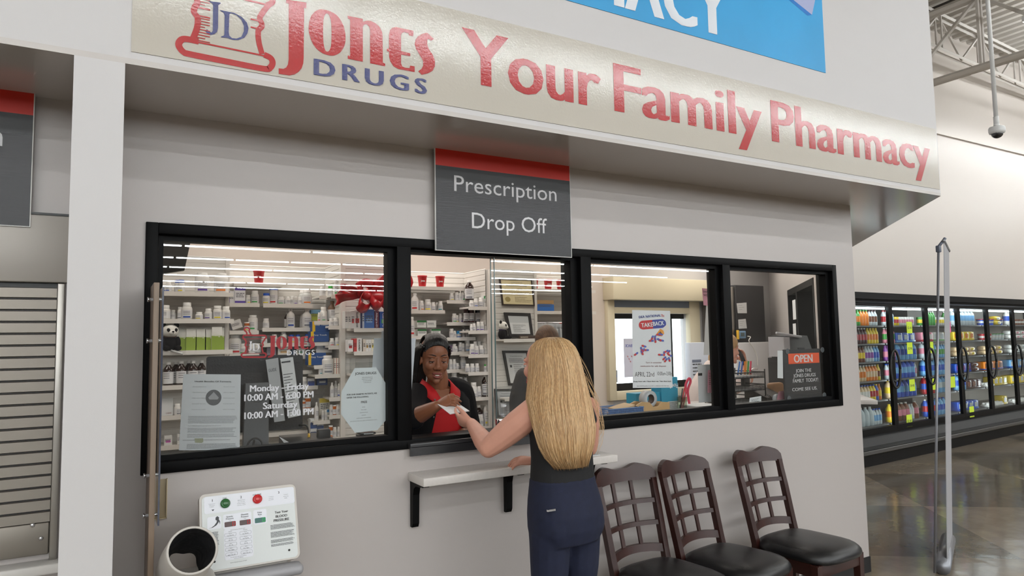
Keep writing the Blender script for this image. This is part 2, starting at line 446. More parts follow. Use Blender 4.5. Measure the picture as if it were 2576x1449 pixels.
trf = [(-0.9, 1.3), (0.9, 1.35), (2.7, 1.35), (4.5, 1.35), (6.25, 2.75), (5.4, 1.85), (0.9, 2.55), (2.6, 2.55), (4.3, 2.55)]  # unseen panels; one by the diagonal wall is added to brighten that corner
for x, y in trf:
    o = thing('ceiling_light', 'flat recessed panel light in the pharmacy ceiling above the shelves', 'light', (x, y, 2.88), group='pharmacy ceiling lights')
    t = MB().use(emit_mat('troffer_glow', (255, 246, 236), TROFFER_POWER)); t.box(x - 0.56, x + 0.56, y - 0.26, y + 0.26, 2.886, 2.892); t.build('diffuser', o)
    t = MB().use(M_lampbody); t.box(x - 0.6, x + 0.6, y - 0.3, y + 0.3, 2.892, 2.9); t.build('frame', o)

# ------------------------------------------------------------------ the black storefront window
win = bpy.data.objects.new('window_1', None); COL.objects.link(win); struct(win); win['_o'] = (0, 0, 0)
MUL = [(1.185, 0.035), (2.240, 0.035), (3.325, 0.033)]
fr = MB().use(M_black)
YF0, YF1 = -0.012, 0.125
fr.rbox(WX0 + 0.044, WX1 - 0.044, YF0, YF1, WZ0, WZ0 + 0.045, 0.003); fr.rbox(WX0 + 0.044, WX1 - 0.044, YF0, YF1, WZ1 - 0.045, WZ1, 0.003)
fr.rbox(WX0, WX0 + 0.045, YF0, YF1, WZ0, WZ1, 0.003); fr.rbox(WX1 - 0.045, WX1, YF0, YF1, WZ0, WZ1, 0.003)
fr.build('frame', win)
for x, hw in MUL:
    t = MB().use(M_black); t.rbox(x - hw, x + hw, YF0 - 0.001, YF1, WZ0 + 0.04, WZ1 - 0.04, 0.003); t.build('mullion', win)
lites = [(WX0 + 0.045, 1.150), (2.275, 3.292), (3.358, WX1 - 0.045)]
for i, (a, b) in enumerate(lites):
    st_ = MB().use(M_black)
    zb, zt = WZ0 + 0.045, WZ1 - 0.045
    y0, y1 = 0.02, 0.075
    st_.box(a + 0.02, b - 0.035, y0, y1, zb, zb + 0.022); st_.box(a + 0.02, b - 0.035, y0, y1, zt - 0.022, zt); st_.box(a, a + 0.02, y0, y1, zb, zt); st_.box(b - 0.035, b, y0, y1, zb, zt)
    st_.build('glazing_stop', win)
    g = MB().use(M_glass); g.box(a + 0.01, b - 0.01, 0.045, 0.051, zb + 0.01, zt - 0.01); g.build('glass_pane', win)
# middle lite: open on one side, sliding panes on the other
t = MB().use(M_black); t.box(1.22, 2.205, 0.02, 0.115, WZ1 - 0.062, WZ1 - 0.04); t.box(2.16, 2.206, 0.02, 0.115, WZ0 + 0.04, WZ1 - 0.06); t.build('slider_track', win)
t = MB().use(mat('dark_sill', (44, 44, 46), 0.25)); t.rbox(1.2, 2.23, -0.04, 0.12, WZ0 + 0.004, WZ0 + 0.028, 0.004); t.box(1.2, 2.23, -0.04, -0.03, WZ0 - 0.03, WZ0 + 0.01); t.build('sill', win)
xs0 = at(1247, 850, 0.05).x; xs1 = at(1238, 850, 0.085).x
M_edge = mat('green_glass_edge', (92, 118, 118), 0.1, spec=0.8)
for x0, x1, y in ((xs0, 2.165, 0.05), (xs1, 2.165, 0.085)):
    g = MB().use(M_glass); g.box(x0, x1, y, y + 0.006, WZ0 + 0.028, WZ1 - 0.062)
    o = g.build('sliding_pane', win)
    e = MB().use(M_edge); e.box(x0 - 0.003, x0, y - 0.001, y + 0.007, WZ0 + 0.028, WZ1 - 0.062); e.build('pane_edge', o)
lk = MB().use(M_chrome); lk.box(xs0 - 0.01, xs0 + 0.2, 0.036, 0.046, 1.245, 1.263); lk.rbox(xs0 - 0.012, xs0 + 0.03, 0.026, 0.046, 1.232, 1.264, 0.003); lk.build('lock_bar', win)
lk = MB().use(M_black); lk.cyl((xs0 + 0.01, 0.025, 1.248), (xs0 + 0.01, 0.02, 1.248), 0.007, n=10); lk.build('lock_cylinder', win)
ph = MB().use(glass_mat('acrylic', (0.93, 0.95, 0.96), 0.08)); ph.rbox(xs0 + 0.015, xs0 + 0.05, 0.03, 0.048, 1.27, 1.34, 0.003); ph.build('pull_handle', win)

# ------------------------------------------------------------------ beige sign band on the upper wall
YS = -0.504
def sfn(y): return lambda u, v: Vector((u, y, v))
M_band = mat('beige_sign_vinyl', (198, 191, 178), 0.13, spec=0.8, bump=0.09, bscale=110, bdist=0.003)
M_sred = mat('red_sign_vinyl', (178, 22, 28), 0.13, spec=0.8, bump=0.09, bscale=110, bdist=0.003)
M_sblue = mat('blue_sign_vinyl', (28, 38, 108), 0.22, spec=0.6, bump=0.22, bscale=150, bdist=0.003)
b = MB().use(M_band); b.box(0.037, 4.888, -0.5035, -0.5, 2.638, 3.058)
band = b.build('banner_sign', origin=(2.4, -0.5, 2.638))
tag(band, 'long glossy beige sign band reading Your Family Pharmacy above the soffit', 'sign')
# logo outlines traced on the band: letters from one close-up, mortar from the window decal
def lz(p): q = at(690 + p[0] / 5.795, p[1] / 5.795, -0.5); return ((q.x - 0.171) / 0.961, (q.z - 2.650) / 0.961)
LJ = [(168, 0), (465, 45), (460, 130), (430, 122), (424, 850), (418, 930), (395, 1000), (350, 1055), (290, 1092), (215, 1105), (60, 1082), (60, 1003), (130, 1010), (170, 990), (195, 945), (205, 870), (208, 62), (168, 52)]
LOo = [(690, 145), (790, 165), (900, 225), (975, 320), (1015, 420), (1033, 540), (1025, 650), (985, 735), (930, 790), (850, 817), (760, 805), (670, 765), (580, 680), (525, 570), (497, 450), (503, 340), (530, 250), (580, 185), (635, 152)]
LOi = [(755, 205), (790, 222), (815, 290), (828, 400), (828, 560), (820, 680), (800, 740), (770, 760), (740, 740), (718, 670), (708, 560), (706, 420), (715, 290), (732, 225)]
LN = [(1066, 237), (1285, 282), (1290, 322), (1340, 308), (1400, 312), (1470, 345), (1530, 400), (1565, 470), (1573, 520), (1577, 920), (1610, 935), (1610, 972), (1392, 928), (1390, 440), (1375, 390), (1340, 362), (1305, 365), (1285, 400), (1286, 907), (1066, 862), (1066, 815), (1100, 822), (1100, 293), (1066, 275)]
LE = [(1765, 400), (2022, 455), (2022, 535), (1960, 522), (1950, 490), (1890, 475), (1855, 485), (1842, 520), (1842, 752), (1976, 782), (1976, 826), (1842, 800), (1842, 930), (1858, 975), (1900, 992), (1965, 1000), (1975, 962), (2040, 975), (2040, 1056), (1800, 1010), (1730, 970), (1685, 900), (1668, 830), (1668, 762), (1637, 752), (1637, 713), (1665, 717), (1665, 520), (1680, 450), (1715, 412)]
LS = [(2222, 482), (2320, 575), (2278, 600), (2245, 575), (2225, 590), (2222, 650), (2245, 720), (2305, 810), (2335, 890), (2335, 970), (2300, 1040), (2230, 1075), (2143, 1095), (2092, 1045), (2140, 1010), (2165, 960), (2160, 890), (2110, 800), (2060, 720), (2042, 650), (2050, 590), (2090, 535), (2150, 500)]
LET = [([lz(p) for p in LJ], []), ([lz(p) for p in catmull([(*p, 0) for p in LOo], 3, True)], [[lz(p) for p in catmull([(*p, 0) for p in LOi], 3, True)]]), ([lz(p) for p in LN], []), ([lz(p) for p in LE], []), ([lz(p) for p in LS], [])]
_a = at(610, 899, 0); _b = at(798, 899, 0); DEC_X, DEC_W = _a.x, _b.x - _a.x; DEC_Z = at(690, 899.3, 0).z
def dz(p): q = at(600 + p[0] / 12.267, 810 + p[1] / 12.267, 0.0); return ((q.x - DEC_X) / DEC_W, (q.z - DEC_Z) / DEC_W)
def jz(p): q = at(430 + p[0] / 7.245, p[1] / 7.245, -0.5); return ((q.x - 0.171) / 0.961, (q.z - 2.650) / 0.961)
JDJ = [(680, 10), (735, 38), (905, 58), (902, 75), (860, 105), (855, 520), (840, 590), (790, 630), (720, 648), (650, 625), (636, 580), (650, 540), (680, 570), (735, 605), (760, 570), (765, 110), (750, 75), (680, 25)]
JDD = [(895, 195), (1000, 215), (1150, 245), (1290, 320), (1380, 420), (1410, 520), (1390, 620), (1330, 700), (1220, 740), (1120, 735), (1020, 700), (910, 690), (910, 675), (960, 660), (970, 640), (975, 290), (955, 240), (895, 210)]
JDH = [(1060, 270), (1090, 252), (1190, 285), (1280, 370), (1325, 480), (1325, 580), (1280, 680), (1190, 712), (1110, 705), (1060, 660), (1050, 600)]
def logo_mortar(mb, fn):
    k = 1 / 12.267 / 210 * 1.12
    cnt_ = [0]
    def S(pts, w, n=5):
        cnt_[0] += 1; dy = Vector((0, -0.00005 * cnt_[0], 0)); mb.stroke([dz(p) for p in (catmull([(*q, 0) for q in pts], n) if n else pts)], w * k, lambda u, v: fn(u, v) + dy)
    S([(318, 412), (305, 330), (290, 295), (250, 268), (232, 232), (250, 188), (310, 168), (368, 185), (394, 228), (385, 275), (400, 310), (450, 408)], 46)
    S([(865, 520), (905, 490), (912, 455), (885, 418), (840, 409), (550, 409), (250, 409), (208, 420), (188, 462), (205, 505), (240, 525), (275, 580), (288, 635), (264, 690), (264, 728), (292, 770), (285, 860), (250, 965)], 48)
    S([(880, 512), (830, 590), (802, 650), (818, 690), (818, 722), (790, 765), (795, 860), (822, 960)], 46)
    S([(225, 516), (880, 516)], 16, 0)
    S([(300, 965), (190, 968), (150, 1000), (145, 1040), (180, 1080), (240, 1088), (550, 1088), (840, 1086), (890, 1066), (912, 1020), (895, 980), (840, 962)], 52)
    S([(190, 972), (870, 972)], 14, 0)
    for x0, x1 in ((285, 392), (725, 800)):
        S([(x0, 675), (x1, 675)], 14, 0); S([(x0, 745), (x1, 745)], 14, 0)
    for i, y in enumerate(range(548, 960, 24)):
        if abs(y - 675) > 15 and abs(y - 710) > 30 and abs(y - 745) > 15: S([(285, y), (390 if i % 4 else 350, y)], 7, 0)
def logo_letters(mb, fn):
    for o, h in LET: mb.poly(o, h, fn)
def logo_jd(mb, fn):
    mb.poly([jz(p) for p in JDJ], [], fn); mb.poly([jz(p) for p in JDD], [[jz(p) for p in JDH]], fn)
def bigfn(y): return lambda u, v: Vector((0.171 + u * 0.961, y, 2.650 + v * 0.961))
t = MB().use(M_sred); logo_letters(t, bigfn(-0.5050)); logo_mortar(t, bigfn(-0.5046)); t.build('logo_lettering', band, fix=False)
t = MB().use(M_sblue); logo_jd(t, bigfn(-0.5052)); t.build('monogram', band, fix=False); t = MB().use(M_sblue); text(t, 'DRUGS', sfn(-0.5049), 0.641, 1.092, 2.668, 0.066, 0.04, 1.35); t.build('lettering', band, fix=False)
t = MB().use(M_sred)
fn = sfn(-0.5049)
xb = lambda px, py: at(px, py, -0.5).x
text(t, 'Your', fn, 1.267, xb(1506, 215), 2.752, 0.252, 0.028); text(t, 'Family', fn, xb(1547, 230), xb(1912, 310), 2.752, 0.252, 0.028); text(t, 'Pharmacy', fn, xb(1941, 300), xb(2338, 420), 2.752, 0.252, 0.028)
t.build('slogan_lettering', band, fix=False)

# blue poster higher up
M_pblue = mat('poster_blue', (62, 164, 222), 0.35, spec=0.4, var=0.12, vscale=1.2)
b = MB().use(M_pblue); b.box(0.3, 3.708, -0.5035, -0.5005, 3.24, 5.2)
post = tag(b.build('poster', origin=(2, -0.5, 3.24)), 'large blue poster on the white wall above the beige sign band', 'poster')
t = MB().use(mat('poster_white', (236, 240, 246), 0.4))
text(t, 'PHARMACY', sfn(-0.5045), at(1822, 10, -0.5).x, 0.82, at(1780, 82, -0.5).z, 0.30, 0.05, 1.06, 'r'); t.build('lettering', post, fix=False)
pm = MB().use(mat('lilac_print', (176, 184, 222), 0.4))
ptl = [at(x, y, -0.5) for x, y in ((1930, -60), (1996, 2), (2041, 38), (2062, -60))]
pm.poly([(q.x, q.z) for q in ptl], [], sfn(-0.5045))
pm.use(mat('deep_blue_print', (20, 120, 205), 0.4)); ptl = [at(x, y, -0.5) for x, y in ((1890, -60), (1980, -2), (2030, 40), (2041, 38), (1996, 2), (1930, -60))]
pm.poly([(q.x, q.z) for q in ptl], [], sfn(-0.5042)); pm.build('printed_carton', post, fix=False)

# hanging department signs under the soffit
M_sg = mat('sign_graphite', (27, 25, 28), 0.25, spec=0.38, bump=0.1, bscale=14, stretch=(1, 1, 9), bdist=0.004)
M_sk = mat('sign_black', (22, 22, 23), 0.35); M_st = mat('sign_silver', (214, 213, 214), 0.3)
M_sr2 = mat('sign_red', (204, 42, 26), 0.4)
def dept_sign(x0, x1, z0, y, label, l1, l2):
    z1 = SZ; s = thing('hanging_sign', label, 'sign', ((x0 + x1) / 2, y, z0))
    t = MB().use(M_sg); t.box(x0, x1, y, y + 0.008, z0, z1 - 0.155); t.build('panel', s)
    t = MB().use(M_sk); t.box(x0, x1, y, y + 0.008, z1 - 0.155, z1 - 0.082); t.build('black_band', s)
    t = MB().use(M_sr2); t.box(x0, x1, y, y + 0.008, z1 - 0.082, z1); t.build('red_band', s)
    t = MB().use(M_lampbody); t.box(x0 - 0.003, x0, y - 0.001, y + 0.009, z0 - 0.003, z1); t.box(x1, x1 + 0.003, y - 0.001, y + 0.009, z0 - 0.003, z1); t.box(x0, x1, y - 0.001, y + 0.009, z0 - 0.003, z0); t.build('edge_trim', s)
    wd = x1 - x0; fn = sfn(y - 0.0012)
    for tx, u0, u1, v in l1 + l2: t = MB().use(M_st); text(t, tx, fn, x0 + wd * u0, x0 + wd * u1, z0 + v, 0.083); t.build('lettering', s, fix=False)
    return s
ysg = -0.035
sx0, sx1 = at(1096, 500, ysg).x, at(1435, 540, ysg).x
sz0 = at(1097, 628, ysg).z
dept_sign(sx0, sx1, sz0, ysg, 'hanging black and red Prescription Drop Off sign over the open window', [('Prescription', 0.125, 0.888, 0.295)], [('Drop Off', 0.245, 0.805, 0.118)])
lx1 = at(80, 400, ysg).x
dept_sign(lx1 - (sx1 - sx0), lx1, sz0 + 0.003, ysg, 'hanging black and red sign beside the pillar above the metal shutter', [('Prescription', 0.125, 0.888, 0.285)], [('Pick Up', 0.27, 0.73, 0.108)])

# ------------------------------------------------------------------ rolling shutter in the alcove beyond the pillar
M_shut = mat('shutter_steel', (150, 143, 134), 0.42, metal=0.7, bump=0.03, bscale=40)
M_hood = mat('shutter_hood_paint', (176, 170, 162), 0.42, metal=0.25)
sh = thing('rolling_shutter', 'closed grey metal rolling shutter beside the pillar', 'shutter', (-1.1, 0, 0.92))
t = MB().use(M_hood); t.rbox(-2.4, -0.125, -0.03, 0.0, 1.9, 2.148, 0.004); t.use(M_sk); t.box(-2.4, -0.125, -0.031, -0.001, 2.148, 2.156); t.build('hood', sh)
t = MB().use(M_shut); z = 1.035
while z < 1.875:
    z1 = min(z + 0.0425, 1.89)
    prof = [(-0.004, z), (-0.013, z + 0.003), (-0.013, z1 - 0.006), (-0.004, z1 - 0.003)]
    t.loft([[Vector((-2.3, a, b)) for a, b in prof], [Vector((-0.175, a, b)) for a, b in prof]], cap=False, closed=False, smooth=False); z += 0.0425
t.use(M_sk); t.box(-2.3, -0.175, -0.003, 0, 1.03, 1.9); t.build('curtain', sh)
t = MB().use(M_shut); t.rbox(-2.3, -0.176, -0.018, 0, 0.925, 1.036, 0.003); bar = t.build('bottom_bar', sh)
for q in ((82, 1321), (103, 1354)):
    p = at(*q, -0.018); t = MB().use(M_chrome); t.ell((p.x, -0.019, p.z), (0.008, 0.006, 0.008), nu=10, nv=6); t.build('bolt', bar)
t = MB().use(M_steel); t.rbox(-0.173, -0.15, -0.03, 0, 0.9, 1.897, 0.003); t.build('guide_rail', sh)
t = MB().use(M_steel); t.rbox(-2.33, -2.3, -0.03, 0, 0.9, 1.897, 0.003); t.build('guide_rail', sh)
t = MB().use(M_white); t.rbox(-2.4, -0.125, -0.09, 0.0, 0.87, 0.905, 0.006); o = tag(t.build('counter_ledge', origin=(-1.2, 0, 0.87)), 'white counter ledge under the metal shutter', 'ledge')
# ------------------------------------------------------------------ wall shelf with brackets
M_shelf = mat('solid_surface_white', (222, 216, 210), 0.3, var=0.03, vscale=90)
t = MB().use(M_shelf); t.rbox(1.203, 2.285, -0.185, 0, 1.022, 1.059, 0.003)
shelf = tag(t.build('wall_shelf', origin=(1.74, 0, 1.022)), 'narrow white writing shelf under the drop off window', 'shelf')
def bracket(x, parent, T=None):
    t = MB().use(M_black); t.T = T
    prof = [(0, 1.022), (-0.15, 1.022), (-0.15, 1.012), (-0.07, 1.005), (-0.045, 0.99), (-0.035, 0.96), (-0.03, 0.83), (-0.02, 0.812), (0, 0.812)]
    t.prism(prof, lambda a, b, w_: Vector((x + w_, a, b)), 0.032); return t.build('bracket', parent)
for x in (1.213, 1.708, 2.212): bracket(x, shelf)
t = MB().use(M_paper); t.box(2.1, 2.2, -0.15, -0.03, 1.0595, 1.063); pz = tag(t.build('leaflet', origin=(2.15, -0.09, 1.0595)), 'printed leaflet lying at the end of the writing shelf', 'leaflet')
t = MB().use(M_print); lines_of_text(t, lambda u, v: Vector((u, v, 1.0634)), 2.11, 2.19, -0.045, 7, 0.014, 0.005, 3); t.build('print', pz, fix=False)
# second shelf round the corner
Tm = Matrix(((0.70711, -0.70711, 0, 4.64), (0.70711, 0.70711, 0, 0), (0, 0, 1, 0), (0, 0, 0, 1)))
t = MB().use(M_shelf); t.T = Tm; t.rbox(1.5, 2.6, -0.45, 0, 1.022, 1.06, 0.003)
o = tag(t.build('wall_shelf', origin=tuple(Tm @ Vector((2.0, 0, 1.022)))), 'white shelf end sticking out past the wall corner before the cooler', 'shelf')
for x in (1.62, 2.5): bracket(x, o, Tm)

# ------------------------------------------------------------------ privacy divider on the wall
dv = thing('privacy_divider', 'tall tan board divider with clear plastic edge standing out from the wall by the window', 'divider', (0.14, -0.12, 0))
t = MB().use(mat('tan_board', (148, 128, 110), 0.4)); t.rbox(0.131, 0.150, -0.24, 0, 0, 1.892, 0.002); t.build('board', dv)
t = MB().use(glass_mat('clear_plastic', (0.94, 0.96, 0.97), 0.06)); t.box(0.1575, 0.1625, -0.275, -0.05, 1.03, 1.872)
pn = t.build('clear_panel', dv)
t = MB().use(mat('panel_edge', (70, 74, 88), 0.15)); t.box(0.157, 0.163, -0.277, -0.274, 1.03, 1.872); t.build('panel_edge', pn)
for z in (1.68, 1.20, 1.06, 1.83):
    t = MB().use(M_chrome); t.cyl((0.114, -0.225, z), (0.166, -0.225, z), 0.006, n=10); t.cyl((0.112, -0.225, z), (0.118, -0.225, z), 0.009, n=10); t.build('standoff_bolt', dv)
t = MB().use(glass_mat('yellowed_plastic', (0.95, 0.92, 0.83), 0.05, 0.1)); q0 = at(386, 1200, 0); q1 = at(419, 1302, 0)
t.box(q0.x, q1.x, -0.012, -0.001, q1.z, q0.z - 0.01); t.use(mat('aged_glue', (196, 178, 140), 0.4)); t.box(q1.x - 0.003, q1.x, -0.013, 0, q1.z, q0.z - 0.01); t.box(q0.x, q1.x, -0.013, 0, q1.z, q1.z + 0.004)
tag(t.build('leaflet_holder', origin=(q0.x, 0, q1.z)), 'empty yellowed clear leaflet holder on the wall below the window corner', 'holder')

# ------------------------------------------------------------------ blood pressure kiosk
kA, kB, kC = at(507, 1250, -0.215), at(738, 1224, -0.215), at(752, 1395, -0.30)
KU = Vector((1, 0, 0)); KV = Vector((0, kB.y - kC.y, kB.z - kC.z)).normalized(); KN = KU.cross(KV); KN = KN if KN.y < 0 else -KN
KO = Vector((kA.x, kC.y, kC.z)); KW = kB.x - kA.x; KH = (kB - kC).dot(KV)
def kpt(u, v, w=0.0): return KO + KU * u + KV * v + KN * w
def kz(zx, zy):
    px, py = 360 + zx / 5.014, 1160 + zy / 5.014
    d = RV * ((px - 1288.0) / FPX) - UV * ((py - 724.5) / FPX) + FV
    h = CAM + d * ((KO - CAM).dot(KN) / d.dot(KN)); return ((h - KO).dot(KU), (h - KO).dot(KV))
M_beige = mat('kiosk_plastic', (206, 200, 192), 0.42); M_kface = mat('kiosk_faceplate', (222, 226, 224), 0.3); M_kgrey = mat('kiosk_grey', (164, 163, 166), 0.4)
M_kwhite = mat('faceplate_white', (236, 238, 244), 0.3)
ks = thing('blood_pressure_kiosk', 'white blood pressure test machine with arm cuff below the big window', 'machine', (0.47, -0.2, 0))
def rr2(x0, x1, y0, y1, r, n=5):
    out = []
    for cx_, cy_, a0 in ((x1 - r, y1 - r, 0), (x0 + r, y1 - r, 90), (x0 + r, y0 + r, 180), (x1 - r, y0 + r, 270)):
        for i in range(n + 1):
            a = math.radians(a0 + 90 * i / n); out.append((cx_ + r * math.cos(a), cy_ + r * math.sin(a)))
    return out
t = MB().use(M_beige); t.prism(rr2(-0.008, KW + 0.008, -0.012, KH + 0.01, 0.02), lambda a, b, w_: kpt(a, b, -0.05 + w_), 0.048); t.build('housing', ks)
t = MB().use(M_kface); t.prism(rr2(0, KW, -0.006, KH, 0.014), lambda a, b, w_: kpt(a, b, -0.004 + w_), 0.004); face = t.build('faceplate', ks)
t = MB().use(M_beige); t.rbox(KO.x + 0.02, KO.x + KW - 0.03, -0.27, 0, 0.0, 0.84, 0.01); t.rbox(KO.x + 0.01, KO.x + KW - 0.01, -0.24, 0, 0.8, 1.0, 0.01); t.build('pedestal', ks)
t = MB().use(M_kgrey); t.rbox(KO.x - 0.01, KO.x + KW + 0.012, KO.y - 0.055, KO.y + 0.02, KO.z - 0.062, KO.z - 0.022, 0.018, 3); t.build('arm_rest', ks)
t = MB().use(M_sk); t.rbox(KO.x + 0.1, KO.x + 0.19, -0.274, -0.26, 0.7, KO.z - 0.075, 0.008); t.build('slot', ks)
fnk = lambda w_: (lambda a, b: kpt(a, b, w_))
t = MB().use(M_kwhite); u0, v0 = kz(770, 655); u1, v1 = kz(1905, 330)
t.prism(rr2(kz(770, 600)[0], kz(1905, 400)[0], kz(1900, 520)[1] - 0.002, kz(1200, 425)[1] + 0.006, 0.008), lambda a, b, w_: kpt(a, b, 0.0003 + w_), 0.0004)
t.prism(rr2(kz(808, 760)[0], kz(985, 760)[0], kz(820, 870)[1], kz(970, 690)[1], 0.006), lambda a, b, w_: kpt(a, b, 0.0003 + w_), 0.0004)
t.prism(rr2(kz(1010, 760)[0], kz(1370, 760)[0], kz(1190, 840)[1], kz(1190, 655)[1], 0.006), lambda a, b, w_: kpt(a, b, 0.0003 + w_), 0.0004)
t.prism(rr2(kz(1390, 700)[0], kz(1560, 700)[0], kz(1470, 795)[1], kz(1470, 610)[1], 0.006), lambda a, b, w_: kpt(a, b, 0.0003 + w_), 0.0004)
t.prism(rr2(kz(1020, 1000)[0], kz(1385, 1000)[0], kz(1190, 1230)[1], kz(1190, 840)[1], 0.008), lambda a, b, w_: kpt(a, b, 0.0003 + w_), 0.0004)
t.build('white_fields', face)
t = MB().use(M_print); f8 = fnk(0.0012)
def kt(st, zx, zy, cap, bold=0.0, al='c', sx=None):
    u, v = kz(zx, zy); text(t, st, f8, u, sx, v, cap, bold, 1.0, al)
for i, s_ in enumerate(('Position arm in', 'cuff as shown', 'in diagram.')): kt(s_, 868, 545 + 18 * i, 0.0026)
for i, s_ in enumerate(('Press start button', 'and remain quiet.', 'Readings will appear', 'in less than a minute.')): kt(s_, 1240, 495 + 21 * i, 0.0026)
for i, s_ in enumerate(('To stop test', 'at any time,', 'press STOP.')): kt(s_, 1615, 452 + 20 * i, 0.0026)
for i, s_ in enumerate(('To remove', 'reading, press', 'ERASE.')): kt(s_, 1800, 425 + 22 * i, 0.0026)
kt('START', 1030, 472, 0.0038, 0.01); kt('STOP - ERASE', 1435, 428, 0.0038, 0.02)
t.use(M_ink); kt('1', 873, 512, 0.0088, 0.02); kt('2', 1235, 468, 0.0088, 0.02); kt('3', 1710, 410, 0.0088, 0.02)
for s_, zy, cp in (('Test Your', 652, 0.0088), ('BLOOD', 705, 0.0092), ('PRESSURE', 755, 0.0098)): kt(s_, 1745, zy, cp, 0.022)
t.use(M_print)
kt('Systolic', 1092, 708, 0.0056, 0.01); kt('Pressure', 1092, 735, 0.0056, 0.01); kt('mmHg', 1094, 752, 0.002); kt('Diastolic', 1282, 680, 0.0056, 0.01); kt('Pressure', 1282, 707, 0.0056, 0.01); kt('mmHg', 1284, 724, 0.002)
kt('Pulse', 1470, 655, 0.0056, 0.01); kt('Rate', 1472, 682, 0.0056, 0.01); kt('BPM', 1474, 697, 0.002)
kt('General Reference Chart for Adults', 1195, 862, 0.0026); kt('Systolic', 1098, 893, 0.003); kt('Diastolic', 1288, 868, 0.003)
kt('For information about blood pressure', 1205, 1205, 0.0026); kt('consult your physician.', 1205, 1222, 0.0026); kt('Source: National Institutes of Health', 1205, 1272, 0.0028)
rows = [('Normal', 'Less Than 120', 'Normal', 'Less Than 80'), ('Elevated', '120 - 129', 'Elevated', 'Less Than 80'), ('Stage 1', '130 - 139', 'Stage 1', '80 - 89'), ('Stage 2', '140 or Higher', 'Stage 2', '90 or Higher'), ('Crisis', 'Higher Than 180', 'Crisis', 'Higher Than 120')]
for i, (a, b_, c_, d_) in enumerate(rows):
    y = 922 + i * 61
    kt(a, 1100 + i * 4, y - 2, 0.0024); kt(b_, 1100 + i * 4, y + 20, 0.0028, 0.01); kt(c_, 1290 + i * 4, y - 28, 0.0024); kt(d_, 1290 + i * 4, y - 6, 0.0028, 0.01)
    for zx, dy in ((1100 + i * 4, 18), (1290 + i * 4, -8)):
        u, v = kz(zx, y + dy - 12); t.stroke(rr2(u - 0.02, u + 0.02, v - 0.0055, v + 0.0055, 0.003, 3), 0.0005, f8, True)
u0, v1 = kz(1605, 815); lines_of_text(t, f8, u0, kz(1915, 800)[0], v1, 6, 0.003, 0.0014, 2, 0.15)
u0, v1 = kz(1608, 905); lines_of_text(t, f8, u0, kz(1915, 890)[0], v1, 7, 0.003, 0.0014, 4, 0.15); u0, v1 = kz(1612, 1005); lines_of_text(t, f8, u0, kz(1915, 990)[0], v1, 4, 0.003, 0.0014, 5, 0.15)
u0, v1 = kz(1615, 1060); lines_of_text(t, f8, u0, kz(1925, 1040)[0], v1, 3, 0.003, 0.0014, 6, 0.15); u0, v1 = kz(860, 905); lines_of_text(t, f8, u0 - 0.006, u0 + 0.026, v1, 16, 0.003, 0.0014, 7, 0.2)
u, v = kz(880, 622); t.add([f8(u - 0.005, v + 0.003), f8(u + 0.005, v + 0.003), f8(u, v - 0.003)], [(0, 1, 2)])
sil = [(820, 855), (880, 838), (925, 810), (950, 775), (955, 760), (972, 800), (970, 760), (955, 735), (958, 710), (935, 695), (915, 712), (912, 740), (932, 752), (925, 775), (895, 815), (860, 840)]
t.poly([kz(*p) for p in sil], [], f8); t.build('printing', face, fix=False)
for zx, zy, cm, dg_, nm in ((1098, 795, (70, 44, 44), (255, 40, 60), 'red'), (1287, 772, (66, 42, 42), (255, 40, 60), 'red'), (1477, 745, (28, 92, 84), (60, 240, 90), 'green')):
    u, v = kz(zx, zy); t = MB().use(mat('display_%s_%d' % (nm, cm[0]), cm, 0.25)); t.prism(rr2(u - 0.0195, u + 0.0195, v - 0.009, v + 0.009, 0.003), lambda a, b, w_: kpt(a, b, 0.001 + w_), 0.001); d_ = t.build('display', face)
    t = MB().use(emit_mat('digit_' + nm, dg_, 0.9)); du = u + 0.0125
    t.stroke([(du - 0.004, v - 0.0065), (du + 0.004, v - 0.0065), (du + 0.0045, v + 0.0065), (du - 0.0035, v + 0.0065)], 0.0016, fnk(0.0026), True); t.build('digit', d_, fix=False)
KM = Matrix((KU, KV, KN)).transposed().to_4x4()
for zx, zy, cl, nm in ((1035, 535, (34, 96, 44), 'green'), (1440, 480, (196, 26, 30), 'red')):
    u, v = kz(zx, zy); p = kpt(u, v, 0); t = MB().use(mat('button_' + nm, cl, 0.25, coat=0.4))
    t.lathe([(0.0175, 0.0), (0.0175, 0.006), (0.0155, 0.010), (0.012, 0.0115), (0.0105, 0.0115), (0.0100, 0.014), (0.0085, 0.0155), (0.0005, 0.0158)], p, 24, KM); o = t.build('button', ks); o['label'] = nm + ' push button'
for zx, zy in ((900, 1270), (1842, 1122)):
    u, v = kz(zx, zy); t = MB().use(M_sk); t.lathe([(0.004, 0), (0.004, 0.002), (0.001, 0.003)], kpt(u, v, 0), 10, KM); t.build('screw', ks)
P0 = at(485, 1383, -0.50); P1 = at(455, 1432, -0.30); ax_ = (P1 - P0).normalized(); zz = ax_; xx = Vector((1, 0, 0)); xx = (xx - zz * xx.dot(zz)).normalized(); yy = zz.cross(xx)
CMx = Matrix((xx, yy, zz)).transposed().to_4x4(); Lc = (P1 - P0).length
t = MB().use(M_beige); R0 = 0.0765
t.lathe([(R0 - 0.005, 0.004), (R0, 0.0), (R0 + 0.003, 0.006), (R0 + 0.004, 0.06), (R0 + 0.006, 0.12), (R0 + 0.004, Lc), (R0 - 0.004, Lc), (R0 - 0.006, 0.10), (R0 - 0.005, 0.004)], P0, 40, CMx, cap=False); cuff = t.build('cuff_shell', ks)
t = MB().use(mat('black_cuff_cloth', (22, 21, 24), 0.75, bump=0.4, bscale=30, bdist=0.02))
rings = []
